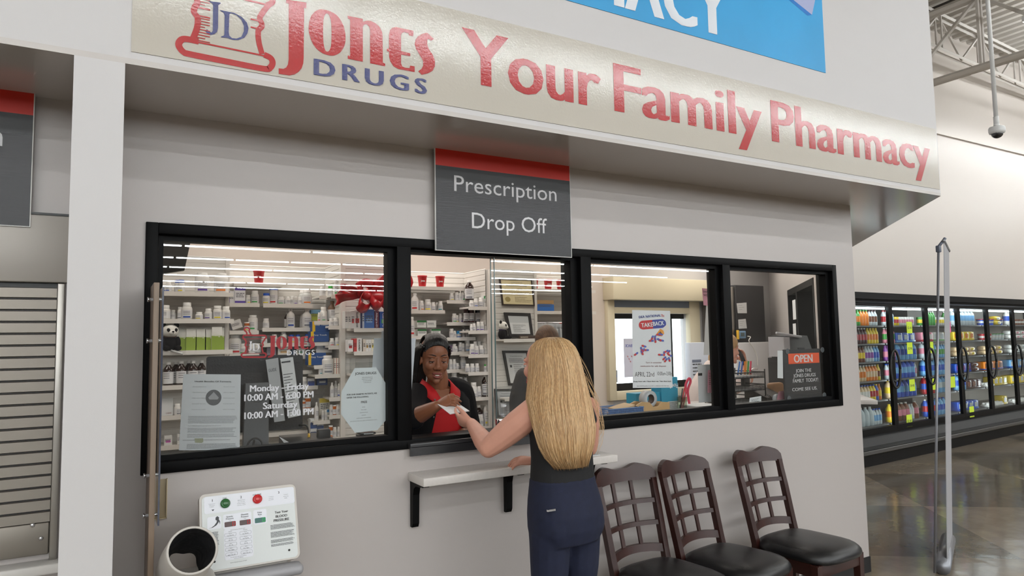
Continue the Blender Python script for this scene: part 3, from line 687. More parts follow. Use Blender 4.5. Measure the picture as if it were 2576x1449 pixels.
for j in range(9):
    z = 0.006 + (Lc - 0.01) * j / 8; ring = []
    for i in range(48):
        a = 2 * math.pi * i / 48; rr_ = (R0 - 0.0062) * (1 - 0.20 * (j / 8) ** 1.2) + 0.005 * math.sin(a * 5 + j * 0.7) * min(1, j / 3)
        rr_ = min(rr_, R0 - 0.0062); ring.append(P0 + CMx.to_3x3() @ Vector((rr_ * math.cos(a), rr_ * math.sin(a), z)))
    rings.append(ring)
t.loft(rings, cap=False); t.build('cuff_lining', cuff)
t = MB().use(M_beige); q = P0 + zz * 0.1 + Vector((0, 0, -0.085)); t.rbox(q.x - 0.055, KO.x + 0.035, -0.42, -0.24, q.z - 0.07, q.z + 0.01, 0.02, 3); t.build('cuff_mount', ks)

# ------------------------------------------------------------------ waiting chairs
M_wood = mat('dark_cherry_wood', (52, 24, 19), 0.36, coat=0.0, var=0.25, vscale=9, stretch=(1, 1, 0.15), spec=0.5)
M_vinyl = mat('black_vinyl', (19, 19, 21), 0.36, spec=0.6, bump=0.05, bscale=160)
def make_chair(label, x, y, rz):
    c = thing('side_chair', label, 'chair', (x, y, 0), rz, 'dark wooden waiting chairs', local=True)
    def yb(u, z):  # back surface: leans to the wall and is hollowed to the sitter
        lean = 0.165 + 0.115 * max(0, (z - 0.47)) / 0.5 + 0.03 * max(0, (0.45 - z)) / 0.45
        return lean + 0.042 * (1 - u * u)
    hw = lambda z: 0.185 + 0.014 * max(0, (z - 0.47)) / 0.5
    for s_ in (-1, 1):
        t = MB().use(M_wood); rings = []
        for z in [0, 0.1, 0.2, 0.3, 0.4, 0.47, 0.55, 0.65, 0.75, 0.85, 0.90]:
            w_ = 0.017; d_ = 0.019 if z < 0.5 else (0.017 if z < 0.8 else 0.0132); yc = yb(s_, z) + 0.0; xc = s_ * hw(z)
            rings.append([Vector((xc - w_, yc - d_, z)), Vector((xc + w_, yc - d_, z)), Vector((xc + w_, yc + d_, z)), Vector((xc - w_, yc + d_, z))])
        t.loft(rings, smooth=False); t.build('back_post', c)
    def rail(z0f, z1f, name, half=0.009, n=18, ext=1.0):
        t = MB().use(M_wood); rings = []
        for i in range(n + 1):
            u = -1 + 2 * i / n; u *= ext
            z0, z1 = z0f(u), z1f(u); zm = (z0 + z1) / 2; xx_ = u * (hw(zm) + (0.017 if ext > 0.99 else -0.01))
            rings.append([Vector((xx_, yb(u, z0) - half, z0)), Vector((xx_, yb(u, z1) - half, z1)), Vector((xx_, yb(u, z1) + half, z1)), Vector((xx_, yb(u, z0) + half, z0))])
        t.loft(rings, smooth=False); return t.build(name, c)
    def top(u):
        e = max(0, (abs(u) - 0.86) / 0.14)
        return 0.952 + 0.021 * (0.5 - 0.5 * math.cos(2 * math.pi * min(1, (1 - abs(u)) / 0.9))) + 0.006 - 0.026 * e * e
    rail(lambda u: 0.888 + 0.008 * (1 - u * u), top, 'crest_rail', 0.0135, 28)
    rail(lambda u: 0.775, lambda u: 0.797, 'cross_rail', 0.008, ext=0.98); rail(lambda u: 0.664, lambda u: 0.686, 'cross_rail', 0.008, ext=0.98)
    rail(lambda u: 0.528 + 0.012 * (1 - u * u), lambda u: 0.568 + 0.010 * (1 - u * u), 'lower_rail', 0.009, ext=0.98)
    for u in (-0.33, 0.33):
        t = MB().use(M_wood); rings = []
        for z in (0.56, 0.64, 0.72, 0.80, 0.895):
            xc = u * hw(z); rings.append([Vector((xc - 0.011, yb(u, z) - 0.004, z)), Vector((xc + 0.011, yb(u, z) - 0.004, z)), Vector((xc + 0.011, yb(u, z) + 0.007, z)), Vector((xc - 0.011, yb(u, z) + 0.007, z))])
        t.loft(rings, smooth=False); t.build('slat', c)
    # seat: apron and cushion
    t = MB().use(M_wood)
    t.rbox(-0.205, 0.205, -0.232, -0.212, 0.385, 0.452, 0.003); t.rbox(-0.175, 0.175, 0.15, 0.17, 0.40, 0.452, 0.003)
    for s_ in (-1, 1): t.prism([(s_ * 0.212, -0.225), (s_ * 0.192, -0.225), (s_ * 0.165, 0.165), (s_ * 0.185, 0.165)], lambda a, b, w_: Vector((a, b, 0.385 + w_)), 0.067)
    t.build('apron', c)
    for s_ in (-1, 1):
        t = MB().use(M_wood); r0 = []
        for z, w_ in ((0, 0.014), (0.38, 0.02), (0.45, 0.02)):
            xc = s_ * 0.2; yc = -0.214; r0.append([Vector((xc - w_, yc - w_, z)), Vector((xc + w_, yc - w_, z)), Vector((xc + w_, yc + w_, z)), Vector((xc - w_, yc + w_, z))])
        t.loft(r0, smooth=False); t.build('front_leg', c)
        t = MB().use(M_wood); t.rbox(s_ * 0.19 - 0.009, s_ * 0.19 + 0.009, -0.2, 0.18, 0.16, 0.19, 0.003); t.build('side_stretcher', c)
    t = MB().use(M_wood); t.rbox(-0.19, 0.19, -0.222, -0.206, 0.24, 0.27, 0.003); t.build('front_stretcher', c)
    t = MB().use(M_vinyl); N, K = 28, 10; vs_ = []; fs_ = []
    def outline(a):
        cx_, sx_ = math.cos(a), math.sin(a); p = 4.5
        r_ = 1 / ((abs(cx_) ** p + abs(sx_) ** p) ** (1 / p)); X, Y = r_ * cx_, r_ * sx_
        wid = 0.224 - 0.022 * (Y + 1) / 2; yo = Y * 0.232 - 0.036 - (0.016 * (1 - X * X) if Y < 0 else 0)
        return X * wid, yo
    for k, (sc, z) in enumerate(((0.93, 0.449), (0.99, 0.456), (1.0, 0.470), (0.985, 0.487), (0.94, 0.503), (0.84, 0.516), (0.66, 0.525), (0.42, 0.530), (0.18, 0.532))):
        for i in range(N):
            x_, y_ = outline(2 * math.pi * i / N); vs_.append(Vector((x_ * sc, (y_ + 0.036) * sc - 0.036, z)))
    for k in range(8):
        for i in range(N): i2 = (i + 1) % N; fs_.append((k * N + i, k * N + i2, (k + 1) * N + i2, (k + 1) * N + i))
    fs_.append([8 * N + i for i in range(N)]); fs_.append([i for i in range(N)][::-1])
    t.add(vs_, fs_, True); t.build('seat_cushion', c)
    return c
c1 = make_chair('dark wooden chair partly behind the customer, first from the writing shelf', 2.405, -0.385, math.radians(4))
c2 = copy_tree(c1); c2.location = (2.855, -0.38, 0); c2.rotation_euler.z = math.radians(9); c2['label'] = 'dark wooden chair in the middle, second from the writing shelf'
c3 = copy_tree(c1); c3.location = (3.415, -0.40, 0); c3.rotation_euler.z = math.radians(4); c3['label'] = 'dark wooden chair standing apart from the pair, next to the wall corner'

# ------------------------------------------------------------------ banner stand and dome camera
M_alu = mat('anodised_grey', (150, 152, 158), 0.35, metal=0.6); M_bback = mat('grey_banner_film', (176, 176, 180), 0.5)
bs = thing('banner_stand', 'tall grey pull up banner stand seen edge on beside the cooler aisle', 'banner stand', (5.05, -0.28, 0))
b0 = Vector((5.06, -0.30, 0.05)); b1 = at(2374, 606, -0.30); dd = Vector((0.875, 0.484, 0)); dd = (Matrix.Rotation(math.radians(-3.8), 3, 'Z') @ dd)
nn = Vector((-dd.y, dd.x, 0)) * 0.002
t = MB().use(M_bback); wd = 0.75
vs = []
for q in (b0, b1):
    for e, s_ in ((0, -1), (1, -1), (1, 1), (0, 1)): vs.append(q + dd * wd * e + nn * s_)
t.add(vs, [(0, 1, 2, 3), (4, 5, 6, 7), (0, 1, 5, 4), (1, 2, 6, 5), (2, 3, 7, 6), (3, 0, 4, 7)]); t.build('banner', bs)
t = MB().use(M_alu); t.tube([b1 - dd * 0.02, b1 + dd * (wd + 0.02)], 0.012, 8); t.build('top_rail', bs)
p0 = Vector((5.0, -0.10, 0.03)); p0 = at(2352, 1449, -0.28) + Vector((0, 0, 0.02)); p1 = at(2361, 628, -0.28)
t = MB().use(M_alu); t.tube([p0, p1], 0.009, 8); pole = t.build('pole', bs)
t = MB().use(mat('slate_plastic', (96, 102, 116), 0.4)); t.rbox(p1.x - 0.015, p1.x + 0.015, p1.y - 0.015, p1.y + 0.015, p1.z - 0.02, p1.z + 0.03, 0.006); t.tube([p1 + Vector((0, 0, 0.02)), b1 + Vector((0.02, 0, 0.02))], 0.012, 6); t.build('pole_clip', pole)
t = MB().use(M_alu); A_ = Vector((p0.x, p0.y, 0)); t.tube([Vector((4.98, -0.31, 0.05)), Vector((4.98, -0.31, 0.05)) + dd * (wd + 0.05)], 0.05, 14); t.build('base_cassette', bs)

dc = at(2508, 330, 0.6)
dm = thing('dome_camera', 'white dome security camera hanging on a long pole from the ceiling', 'camera', (dc.x, dc.y, dc.z))
M_camw = mat('camera_white', (224, 224, 222), 0.35)
t = MB().use(M_camw); t.lathe([(0.028, 0.075), (0.03, 0.05), (0.07, 0.045), (0.078, 0.03), (0.078, 0.0), (0.072, -0.022), (0.06, -0.028)], dc, 24); t.build('body', dm)
t = MB().use(mat('smoked_dome', (24, 22, 22), 0.06, spec=0.8)); t.ell((dc.x, dc.y, dc.z - 0.028), (0.056, 0.056, 0.05), nu=20, nv=10); t.build('dome', dm)
t = MB().use(M_camw); t.cyl((dc.x, dc.y, dc.z + 0.07), (dc.x, dc.y, dc.z + 0.16), 0.026, n=12); t.cyl((dc.x, dc.y, dc.z + 0.15), (dc.x, dc.y, 7.0), 0.021, n=12); t.build('pole', dm)

# ------------------------------------------------------------------ drinks cooler
CO = Vector((8.076, 2.259, 0)); CE = Vector((0.99710, 0.07610, 0)); CN = Vector((-0.07610, 0.99710, 0)); CANG = math.atan2(CE.y, CE.x)
def cw(s, d, z): return CO + CE * s + CN * d + Vector((0, 0, z))
def cs(px, py, d):
    dr = RV * ((px - 1288.0) / FPX) - UV * ((py - 724.5) / FPX) + FV
    h = CAM + dr * (((CO + CN * d) - CAM).dot(CN) / dr.dot(CN)); return (h - CO).dot(CE), h.z
CT = Matrix.Translation(CO) @ Matrix.Rotation(CANG, 4, 'Z')
seams = [cs(x, 900, 0.1)[0] for x in (2243, 2328, 2409, 2484, 2553)]
DW = (seams[-1] - seams[0]) / 4; S0 = seams[0] - DW * 1.0; ND = 7
cz0, cz1 = 0.40, 2.02
ck = thing('drinks_cooler', 'long black glass door drinks cooler along the wall past the corner', 'cooler', tuple(CO))
M_cblk = mat('cooler_black', (11, 11, 12), 0.4, spec=0.2); M_cin = mat('cooler_liner', (14, 14, 15), 0.6); M_rack = mat('cooler_rack', (120, 120, 122), 0.5, metal=0.3)
XA, XB = S0 - 0.12, S0 + DW * ND
t = MB().use(M_cblk); t.T = CT
t.box(XA, XB, 0.04, 0.95, 0, 0.14); t.prism([(-0.0, 0.14), (-0.03, 0.16), (-0.03, 0.22), (0.02, 0.25), (0.12, 0.36), (0.12, 0.39), (0.95, 0.39), (0.95, 0.14)], lambda a, b, w_: Vector((XA + w_, a, b)), XB - XA); t.build('base', ck)
t = MB().use(mat('cooler_bumper', (70, 68, 66), 0.3)); t.T = CT; t.rbox(XA, XB, -0.045, -0.02, 0.165, 0.215, 0.008); t.build('bumper', ck)
t = MB().use(M_cblk); t.T = CT; t.box(XA, XB, 0.06, 1.0, cz1 + 0.06, 2.2); t.box(XA, XB, 0.02, 0.06, cz1 + 0.09, 2.17); t.build('canopy', ck)
t = MB().use(M_cin); t.T = CT; t.box(XA, XB, 0.92, 0.97, 0.39, 2.1); t.box(XB, XB + 0.05, 0.1, 0.97, 0.39, 2.1); t.box(XA - 0.05, XA, 0.1, 0.97, 0.39, 2.1); t.build('back_liner', ck)
M_cglass = glass_mat('cooler_glass', (0.9, 0.92, 0.91), 0.04)
CSH = [0.46, 0.78, 1.04, 1.29, 1.53, 1.77]
for k in range(0, ND):
    a, b = S0 + DW * k, S0 + DW * (k + 1)
    dr = bpy.data.objects.new('door', None); COL.objects.link(dr); dr.parent = ck; dr['_o'] = tuple(CO)
    t = MB().use(M_cblk); t.T = CT
    t.box(a + 0.001, a + 0.05, 0.08, 0.12, cz0, cz1 + 0.04); t.box(b - 0.05, b - 0.001, 0.08, 0.12, cz0, cz1 + 0.04); t.box(a + 0.05, b - 0.05, 0.08, 0.12, cz0, cz0 + 0.05); t.box(a + 0.05, b - 0.05, 0.08, 0.12, cz1, cz1 + 0.04); t.build('door_frame', dr)
    t = MB().use(M_cglass); t.T = CT; t.box(a + 0.05, b - 0.05, 0.098, 0.104, cz0 + 0.05, cz1); t.build('glass_pane', dr)
    t = MB().use(M_sk); t.T = CT; hx = b - 0.045; pts = []
    for i in range(24):
        an = 2 * math.pi * i / 24; pts.append((hx + 0.0, 0.025 + 0.045 * -math.cos(an), 1.18 + 0.24 * math.sin(an)))
    pts = [(hx + 0.05 * math.cos(2 * math.pi * i / 24) - 0.01, 0.03 - 0.035 * math.cos(2 * math.pi * i / 24), 1.19 + 0.25 * math.sin(2 * math.pi * i / 24)) for i in range(25)]
    t.tube(pts, 0.017, 8); t.tube([(hx - 0.01, 0.09, 1.33), (hx - 0.01, 0.03, 1.36)], 0.014, 6); t.tube([(hx - 0.01, 0.09, 1.05), (hx - 0.01, 0.03, 1.02)], 0.014, 6); t.build('handle', dr)
    t = MB().use(M_rack); t.T = CT
    for z in CSH: t.box(a + 0.02, b - 0.02, 0.17, 0.85, z - 0.018, z)
    t.build('rack', ck)
    t = MB().use(emit_mat('cooler_tube_glow', (240, 250, 255), CASE_POWER)); t.T = CT
    t.box(a + 0.04, b - 0.04, 0.135, 0.155, cz1 - 0.035, cz1 - 0.01); t.box(b + 0.022, b + 0.042, 0.124, 0.134, 0.45, cz1 - 0.02); t.build('light_tube', ck)
# drinks: one prototype mesh per kind and colour, every bottle an object of its own
_PROTO = {}
def drink_mesh(kind, c1, c2, cap):
    key = (kind, c1, c2, cap)
    if key in _PROTO: return _PROTO[key]
    def m_(c, nm): return mat('drink_%s_%d_%d_%d' % (nm, *c), c, 0.22, coat=0.2)
    t = MB()
    if kind == 'bottle':
        t.use(m_(c1, 'fill')); t.lathe([(0.028, 0), (0.032, 0.006), (0.032, 0.05)], n=10); t.use(m_(c2, 'wrap')); t.lathe([(0.0325, 0.05), (0.0325, 0.125)], n=10, cap=False)
        t.use(m_(c1, 'fill')); t.lathe([(0.032, 0.125), (0.03, 0.145), (0.018, 0.175), (0.013, 0.19)], n=10, cap=False); t.use(m_(cap, 'cap')); t.lathe([(0.015, 0.19), (0.015, 0.208)], n=10)
    elif kind == 'jug':
        t.use(m_(c1, 'fill')); t.lathe([(0.045, 0), (0.052, 0.008), (0.052, 0.07)], n=12); t.use(m_(c2, 'wrap')); t.lathe([(0.0525, 0.07), (0.05, 0.15)], n=12, cap=False)
        t.use(m_(c1, 'fill')); t.lathe([(0.05, 0.15), (0.044, 0.18), (0.022, 0.215), (0.016, 0.225)], n=12, cap=False); t.use(m_(cap, 'cap')); t.lathe([(0.019, 0.225), (0.019, 0.242)], n=12)
    elif kind == 'can':
        t.use(m_(c1, 'fill')); t.lathe([(0.028, 0), (0.032, 0.006), (0.032, 0.11), (0.028, 0.12)], n=10); t.use(m_(c2, 'wrap')); t.lathe([(0.0325, 0.035), (0.0325, 0.085)], n=10, cap=False)
    elif kind == 'pack':
        t.use(m_(c1, 'fill')); t.rbox(-0.085, 0.085, -0.08, 0.08, 0, 0.14, 0.012); t.use(m_(c2, 'wrap')); t.box(-0.05, 0.05, -0.081, 0.081, 0.04, 0.11); t.use(m_(cap, 'cap')); t.box(-0.086, 0.086, -0.082, 0.082, 0.012, 0.03)
    elif kind == 'tub':
        t.use(m_(c1, 'fill')); t.lathe([(0.045, 0), (0.055, 0.085)], n=14); t.use(m_(c2, 'wrap')); t.lathe([(0.047, 0.02), (0.0535, 0.065)], n=14, cap=False); t.use(m_(cap, 'cap')); t.lathe([(0.058, 0.085), (0.058, 0.098)], n=14)
    elif kind == 'carton':
        t.use(m_(c1, 'fill'))
        t.rbox(-0.15, 0.15, -0.055, 0.055, 0, 0.035, 0.006)
        for i in range(6): t.ell((-0.123 + i * 0.049, -0.027, 0.036), (0.022, 0.024, 0.03), nu=8, nv=6); t.ell((-0.123 + i * 0.049, 0.027, 0.036), (0.022, 0.024, 0.03), nu=8, nv=6)
    elif kind == 'bag':
        t.use(m_(c1, 'fill')); t.rbox(-0.11, 0.11, -0.07, 0.07, 0.001, 0.075, 0.035, 3); t.rbox(-0.105, 0.108, -0.065, 0.07, 0.072, 0.145, 0.035, 3); t.use(m_(c2, 'wrap')); t.rbox(-0.05, 0.06, -0.0705, -0.06, 0.02, 0.055, 0.004); t.rbox(-0.06, 0.05, -0.0665, -0.055, 0.09, 0.125, 0.004)
    o = t.build('x'); me = o.data; bpy.data.objects.remove(o); _PROTO[key] = me
    return me
CNAME = {'bottle': 'drink_bottle', 'jug': 'drink_jug', 'can': 'drink_can', 'pack': 'drink_pack', 'tub': 'food_tub', 'carton': 'egg_carton', 'bag': 'food_bag'}
CCAT = {'bottle': 'bottle', 'jug': 'bottle', 'can': 'can', 'pack': 'pack', 'tub': 'tub', 'carton': 'egg carton', 'bag': 'bag'}
CWID = {'bottle': 0.072, 'jug': 0.112, 'can': 0.07, 'pack': 0.178, 'tub': 0.122, 'carton': 0.31, 'bag': 0.23}
og, yl, rd, bl, cl, pu, gn, br, wh, cr, dk, pk, lb = (226, 128, 30), (236, 204, 40), (172, 30, 42), (36, 84, 190), (196, 206, 212), (140, 70, 160), (60, 150, 60), (120, 66, 40), (226, 224, 220), (220, 190, 150), (70, 26, 36), (214, 130, 150), (110, 170, 220)
CW = {og: 'orange', yl: 'yellow', rd: 'red', bl: 'blue', cl: 'clear', pu: 'purple', gn: 'green', br: 'brown', wh: 'white', cr: 'cream', dk: 'dark red', pk: 'pink', lb: 'pale blue'}
DOORW = ['corner cooler door', 'second cooler door', 'banner side cooler door', 'fourth cooler door', 'fifth cooler door', 'sixth cooler door', 'last cooler door']
SHW = ['bottom rack', 'second rack up', 'third rack up', 'fourth rack up', 'fifth rack up', 'top rack']
B_ = 'bottle'
STOCK = {  # door: rack (bottom first): runs of (kind, fill, wrap, cap, count)
 0: [[('jug', cl, cl, wh, 3), ('bottle', cl, lb, bl, 3), (B_, pu, pu, wh, 1)], [(B_, cr, wh, bl, 4), (B_, yl, rd, bl, 2), (B_, bl, rd, yl, 1), (B_, og, yl, og, 2)], [(B_, cr, og, wh, 3), (B_, og, cr, wh, 4), (B_, yl, br, yl, 2)], [(B_, br, yl, dk, 3), (B_, cl, pu, wh, 3), (B_, lb, bl, wh, 2)], [(B_, dk, rd, wh, 4), (B_, yl, og, yl, 5)], [(B_, gn, og, gn, 2), (B_, og, og, gn, 3), (B_, cl, br, dk, 4)]],
 1: [[('jug', yl, og, yl, 1), ('jug', br, pk, wh, 4), (B_, cl, wh, wh, 1)], [('jug', cr, yl, yl, 1), ('jug', bl, lb, lb, 5)], [(B_, cl, pk, bl, 3), ('jug', bl, lb, wh, 4)], [(B_, pu, pk, pu, 4), ('jug', lb, bl, bl, 3)], [(B_, pk, gn, wh, 4), ('pack', bl, cl, lb, 2)], [(B_, cl, rd, rd, 3), (B_, cl, lb, bl, 1), ('can', yl, rd, gn, 2), ('can', wh, pk, rd, 3)]],
 2: [[('jug', bl, rd, wh, 3), ('jug', lb, bl, bl, 3)], [('jug', rd, bl, rd, 3), ('jug', lb, cl, bl, 3)], [('jug', lb, bl, lb, 5)], [('jug', cl, pk, bl, 3), (B_, lb, gn, wh, 3)], [('pack', pk, wh, rd, 2), ('pack', wh, cl, gn, 2)], [('can', gn, yl, rd, 3), (B_, gn, gn, wh, 4), ('can', wh, yl, pu, 2)]],
 3: [[('pack', bl, cl, bl, 4)], [('jug', lb, bl, bl, 3), ('pack', dk, br, dk, 2)], [('pack', bl, pu, bl, 3), ('bag', dk, br, dk, 1)], [('bag', cr, yl, cr, 3)], [('pack', yl, og, yl, 4)], [('jug', cl, lb, bl, 6)]],
 4: [[('carton', wh, wh, wh, 2), ('pack', yl, wh, yl, 1)], [('carton', wh, wh, wh, 1), ('pack', yl, wh, yl, 2)], [('pack', og, br, bl, 4)], [('bag', cr, yl, cr, 3)], [('tub', rd, wh, rd, 3), ('tub', cl, wh, gn, 3)], [('tub', bl, wh, rd, 4), ('bag', yl, wh, og, 1)]],
 5: [[('carton', wh, wh, wh, 2)], [('pack', yl, wh, yl, 3)], [('pack', lb, wh, bl, 3)], [('bag', wh, cl, wh, 3)], [('bag', wh, pk, wh, 3)], [('jug', wh, bl, bl, 3), ('tub', br, wh, br, 2)]],
}
for dn, racks in STOCK.items():
    for ri, runs in enumerate(racks):
        s = S0 + DW * dn + 0.07; smax = S0 + DW * (dn + 1) - 0.06; cnt = {}
        if dn == 0: s = max(s, cs(2150, 900, 0.24)[0] + 0.01)
        for kind, a_, b_, c_, n in runs + runs[::-1]:
            for i in range(n):
                wdt = CWID[kind]
                if s + wdt > smax + 0.01: break
                key = (kind, a_, b_); cnt[key] = cnt.get(key, 0) + 1
                me = drink_mesh(kind, a_, b_, c_); o = bpy.data.objects.new(CNAME[kind], me); COL.objects.link(o)
                gap = CSH[ri + 1] - CSH[ri] - 0.03 if ri < 5 else 0.22
                p = cw(s + wdt / 2, 0.24 if kind != 'pack' else 0.28, CSH[ri] + 0.001); o.location = p
                o.rotation_euler = (0, 0, CANG)
                lab = '%s%s %s, %s along, %s of %s' % (CW[a_], '' if a_ == b_ else ' and ' + CW[b_], CNAME[kind].replace('_', ' '), ORD[cnt[key] - 1], SHW[ri], DOORW[dn])
                tag(o, lab, CCAT[kind], 'chilled goods on the %s of the %s' % (SHW[ri], DOORW[dn])); s += wdt
# neon price tags stuck on the cooler glass
M_tag = mat('neon_tag', (206, 232, 60), 0.6); M_tagp = mat('neon_pink_tag', (236, 96, 150), 0.6)
for (px_, py_, m_, txt, lb_) in ((2288, 824, M_tag, '$2.48', 'topmost on the second cooler door'), (2289, 876, M_tag, '$2.98', 'second down on the second cooler door'), (2295, 969, M_tag, '$4.48', 'third down on the second cooler door'), (2288, 1058, M_tag, '$2.48', 'lowest on the second cooler door'),
                             (2342, 874, M_tag, '', 'just past the banner stand pole, upper one'), (2351, 966, M_tag, '', 'between banner and pole, lower one'), (2397, 961, M_tag, '', 'slanting beside the banner edge'), (2445, 1036, M_tag, '', 'lowest on the fourth cooler door'), (2386, 823, M_tagp, '', 'by the banner edge high on the glass')):
    s, z = cs(px_, py_, 0.094); t = MB().use(m_); t.T = CT; t.box(s - 0.075, s + 0.075, 0.0945, 0.0965, z - 0.08, z + 0.08)
    if txt: t.use(M_print); text(t, txt, lambda u, v: Vector((u, 0.0935, v)), s, None, z - 0.02, 0.035, 0.0, 1.0, 'c')
    tag(t.build('price_tag', origin=tuple(cw(s, 0.095, z)), fix=False), '%s price tag, %s' % ('neon pink' if m_ is M_tagp else 'neon green', lb_), 'price tag', 'neon tags on the cooler glass')
# ------------------------------------------------------------------ slatwall shelving inside the pharmacy
M_slat = mat('slatwall_white', (222, 219, 214), 0.45); M_groove = mat('slat_groove', (150, 147, 143), 0.6)
def slat_profile(z0, z1, pitch=0.05):
    pr = []; z = z0
    while z < z1 - 0.01:
        pr += [(0.0, z), (0.0, z + pitch - 0.014), (0.004, z + pitch - 0.012), (0.004, z + pitch - 0.002)]; z += pitch
    pr.append((0.0, z1)); return pr
def slat_panel(parent, x0, x1, y, z0, z1):
    t = MB().use(M_slat); pr = slat_profile(z0, z1)
    t.loft([[Vector((x0, y + a, b)) for a, b in pr], [Vector((x1, y + a, b)) for a, b in pr]], cap=False, closed=False, smooth=False)
    t.box(x0, x1, y + 0.012, y + 0.03, z0, z1); return t.build('slat_panel', parent, fix=False)
def slat_side(parent, x, y0, y1, z0, z1):
    t = MB().use(M_slat); pr = slat_profile(z0, z1)
    t.loft([[Vector((x + a, y1, b)) for a, b in pr], [Vector((x + a, y0, b)) for a, b in pr]], cap=False, closed=False, smooth=False)
    t.box(x + 0.012, x + 0.03, y0, y1, z0, z1); return t.build('slat_panel', parent, fix=False)
def post(parent, x0, x1, y0, y1, z1):
    t = MB().use(M_white); t.box(x0, x1, y0, y1, 0.0, z1); return t.build('post', parent)
def shelf_(parent, x0, x1, yf, yb_, z):
    t = MB().use(M_white); t.rbox(x0, x1, yf, yb_, z - 0.016, z, 0.002, 1); t.use(M_white); t.box(x0, x1, yf - 0.004, yf, z - 0.028, z + 0.002); return t.build('shelf', parent)
GZ = 2.29
gA = thing('shelving_unit', 'white slatwall shelving unit with the toy panda and green boxes', 'shelving', (0, 2.3, 0))
gB = thing('shelving_unit', 'white slatwall shelving bay behind the computer monitor with blue boxes', 'shelving', (1.15, 2.76, 0))
gC = thing('shelving_unit', 'white slatwall end panel under the big red bow', 'shelving', (1.8, 2.3, 0))
gD = thing('shelving_unit', 'white slatwall shelving bay full of pill bottles behind the pharmacy worker', 'shelving', (2.5, 2.76, 0))
gE = thing('shelving_unit', 'white slatwall end panel holding the framed certificates', 'shelving', (3.1, 2.3, 0))
gF = thing('shelving_unit', 'white slatwall shelving bay with hanging bags behind the blond customer', 'shelving', (3.8, 2.76, 0))
slat_panel(gA, -2.6, 0.71, 2.3, 0.1, GZ); post(gA, 0.71, 0.737, 2.285, 2.335, GZ)
slat_panel(gB, 0.737, 1.565, 2.76, 0.1, GZ); slat_side(gB, 1.555, 2.33, 2.76, 0.1, GZ)
post(gC, 1.553, 1.59, 2.285, 2.335, GZ); slat_panel(gC, 1.59, 2.05, 2.3, 0.1, GZ)
slat_panel(gD, 2.06, 2.89, 2.76, 0.1, GZ); slat_side(gD, 2.86, 2.33, 2.76, 0.1, GZ)
post(gE, 2.885, 2.925, 2.285, 2.335, GZ); slat_panel(gE, 2.925, 3.345, 2.3, 0.1, GZ); post(gE, 3.345, 3.37, 2.285, 2.335, GZ)
slat_panel(gF, 3.38, 4.22, 2.76, 0.1, GZ)

# shelf stock ---------------------------------------------------------------
M_pw = mat('pill_white', (228, 226, 222), 0.4); M_pcap = mat('pill_cap', (236, 235, 232), 0.5); M_amber = mat('amber_plastic', (186, 96, 28), 0.2, coat=0.3)
M_brown = mat('brown_bottle', (40, 20, 16), 0.15, coat=0.4); M_plabel = mat('paper_label', (222, 222, 224), 0.6); M_txt = mat('label_text', (96, 98, 104), 0.7)
LC = {'none': None, 'blue': (52, 84, 168), 'yellow': (228, 208, 50), 'green': (58, 160, 84), 'red': (200, 44, 48), 'orange': (228, 128, 52), 'purple': (96, 66, 150), 'grey': (128, 130, 138), 'pink': (226, 110, 190), 'teal': (40, 140, 150), 'lblue': (96, 156, 214)}
def LM(c): return mat('label_' + c, LC[c], 0.5)
def bottle_parts(w_, h, style, body, cap, lab, parts):
    """returns list of (name, MB) centred on origin"""
    r = w_ / 2; out = []; n = 14
    b = MB().use(body)
    if style == 'pill':
        ch = min(0.22 * h, 0.9 * r); b.lathe([(r * 0.92, 0), (r, 0.02 * h), (r, h - ch - 0.16 * h), (r * 0.9, h - ch - 0.07 * h), (r * 0.72, h - ch)], n=n); capz, capr = (h - ch, h), r * 0.78
    elif style == 'wide':
        ch = 0.14 * h; b.lathe([(r * 0.93, 0), (r, 0.03 * h), (r, 0.74 * h), (r * 0.93, 0.80 * h), (r * 0.66, h - ch)], n=n + 4); capz, capr = (h - ch, h), r * 0.74
    elif style == 'syrup':
        ch = 0.11 * h; b.lathe([(r * 0.93, 0), (r, 0.02 * h), (r, 0.62 * h), (r * 0.9, 0.72 * h), (r * 0.42, 0.85 * h), (r * 0.36, h - ch)], n=n); capz, capr = (h - ch, h), r * 0.46
    else:
        ch = 0.12 * h; b.lathe([(r * 0.95, 0), (r, 0.02 * h), (r * 0.96, h - ch)], n=n); capz, capr = (h - ch, h), r
    c = MB().use(cap); c.lathe([(capr, capz[0]), (capr, capz[1] - 0.01 * h), (capr * 0.92, capz[1])], n=n)
    l = MB(); l.use(M_plabel); z0, z1 = 0.08 * h, (0.58 if style != 'pill' else 0.55) * h; rl = r * 1.012
    l.lathe([(rl, z0), (rl, z1)], n=n, cap=False, smooth=True)
    l.use(M_txt)
    for q in range(3):
        zq = z1 - (q + 1) * (z1 - z0) / 5.5; l.lathe([(rl * 1.006, zq), (rl * 1.006, zq + 0.022 * h)], n=6, cap=False, a0=math.radians(225), a1=math.radians(300))
    if lab != 'none':
        l.use(LM(lab)); l.lathe([(rl * 1.008, z0 + 0.02 * h), (rl * 1.008, z0 + 0.11 * h)], n=8, cap=False, a0=math.radians(225), a1=math.radians(305))
    return [('body', b), ('cap', c), ('label', l)]
_PB = {}
STN = {'pill': 'pill_bottle', 'wide': 'pill_bottle', 'syrup': 'syrup_bottle', 'vial': 'pill_vial'}
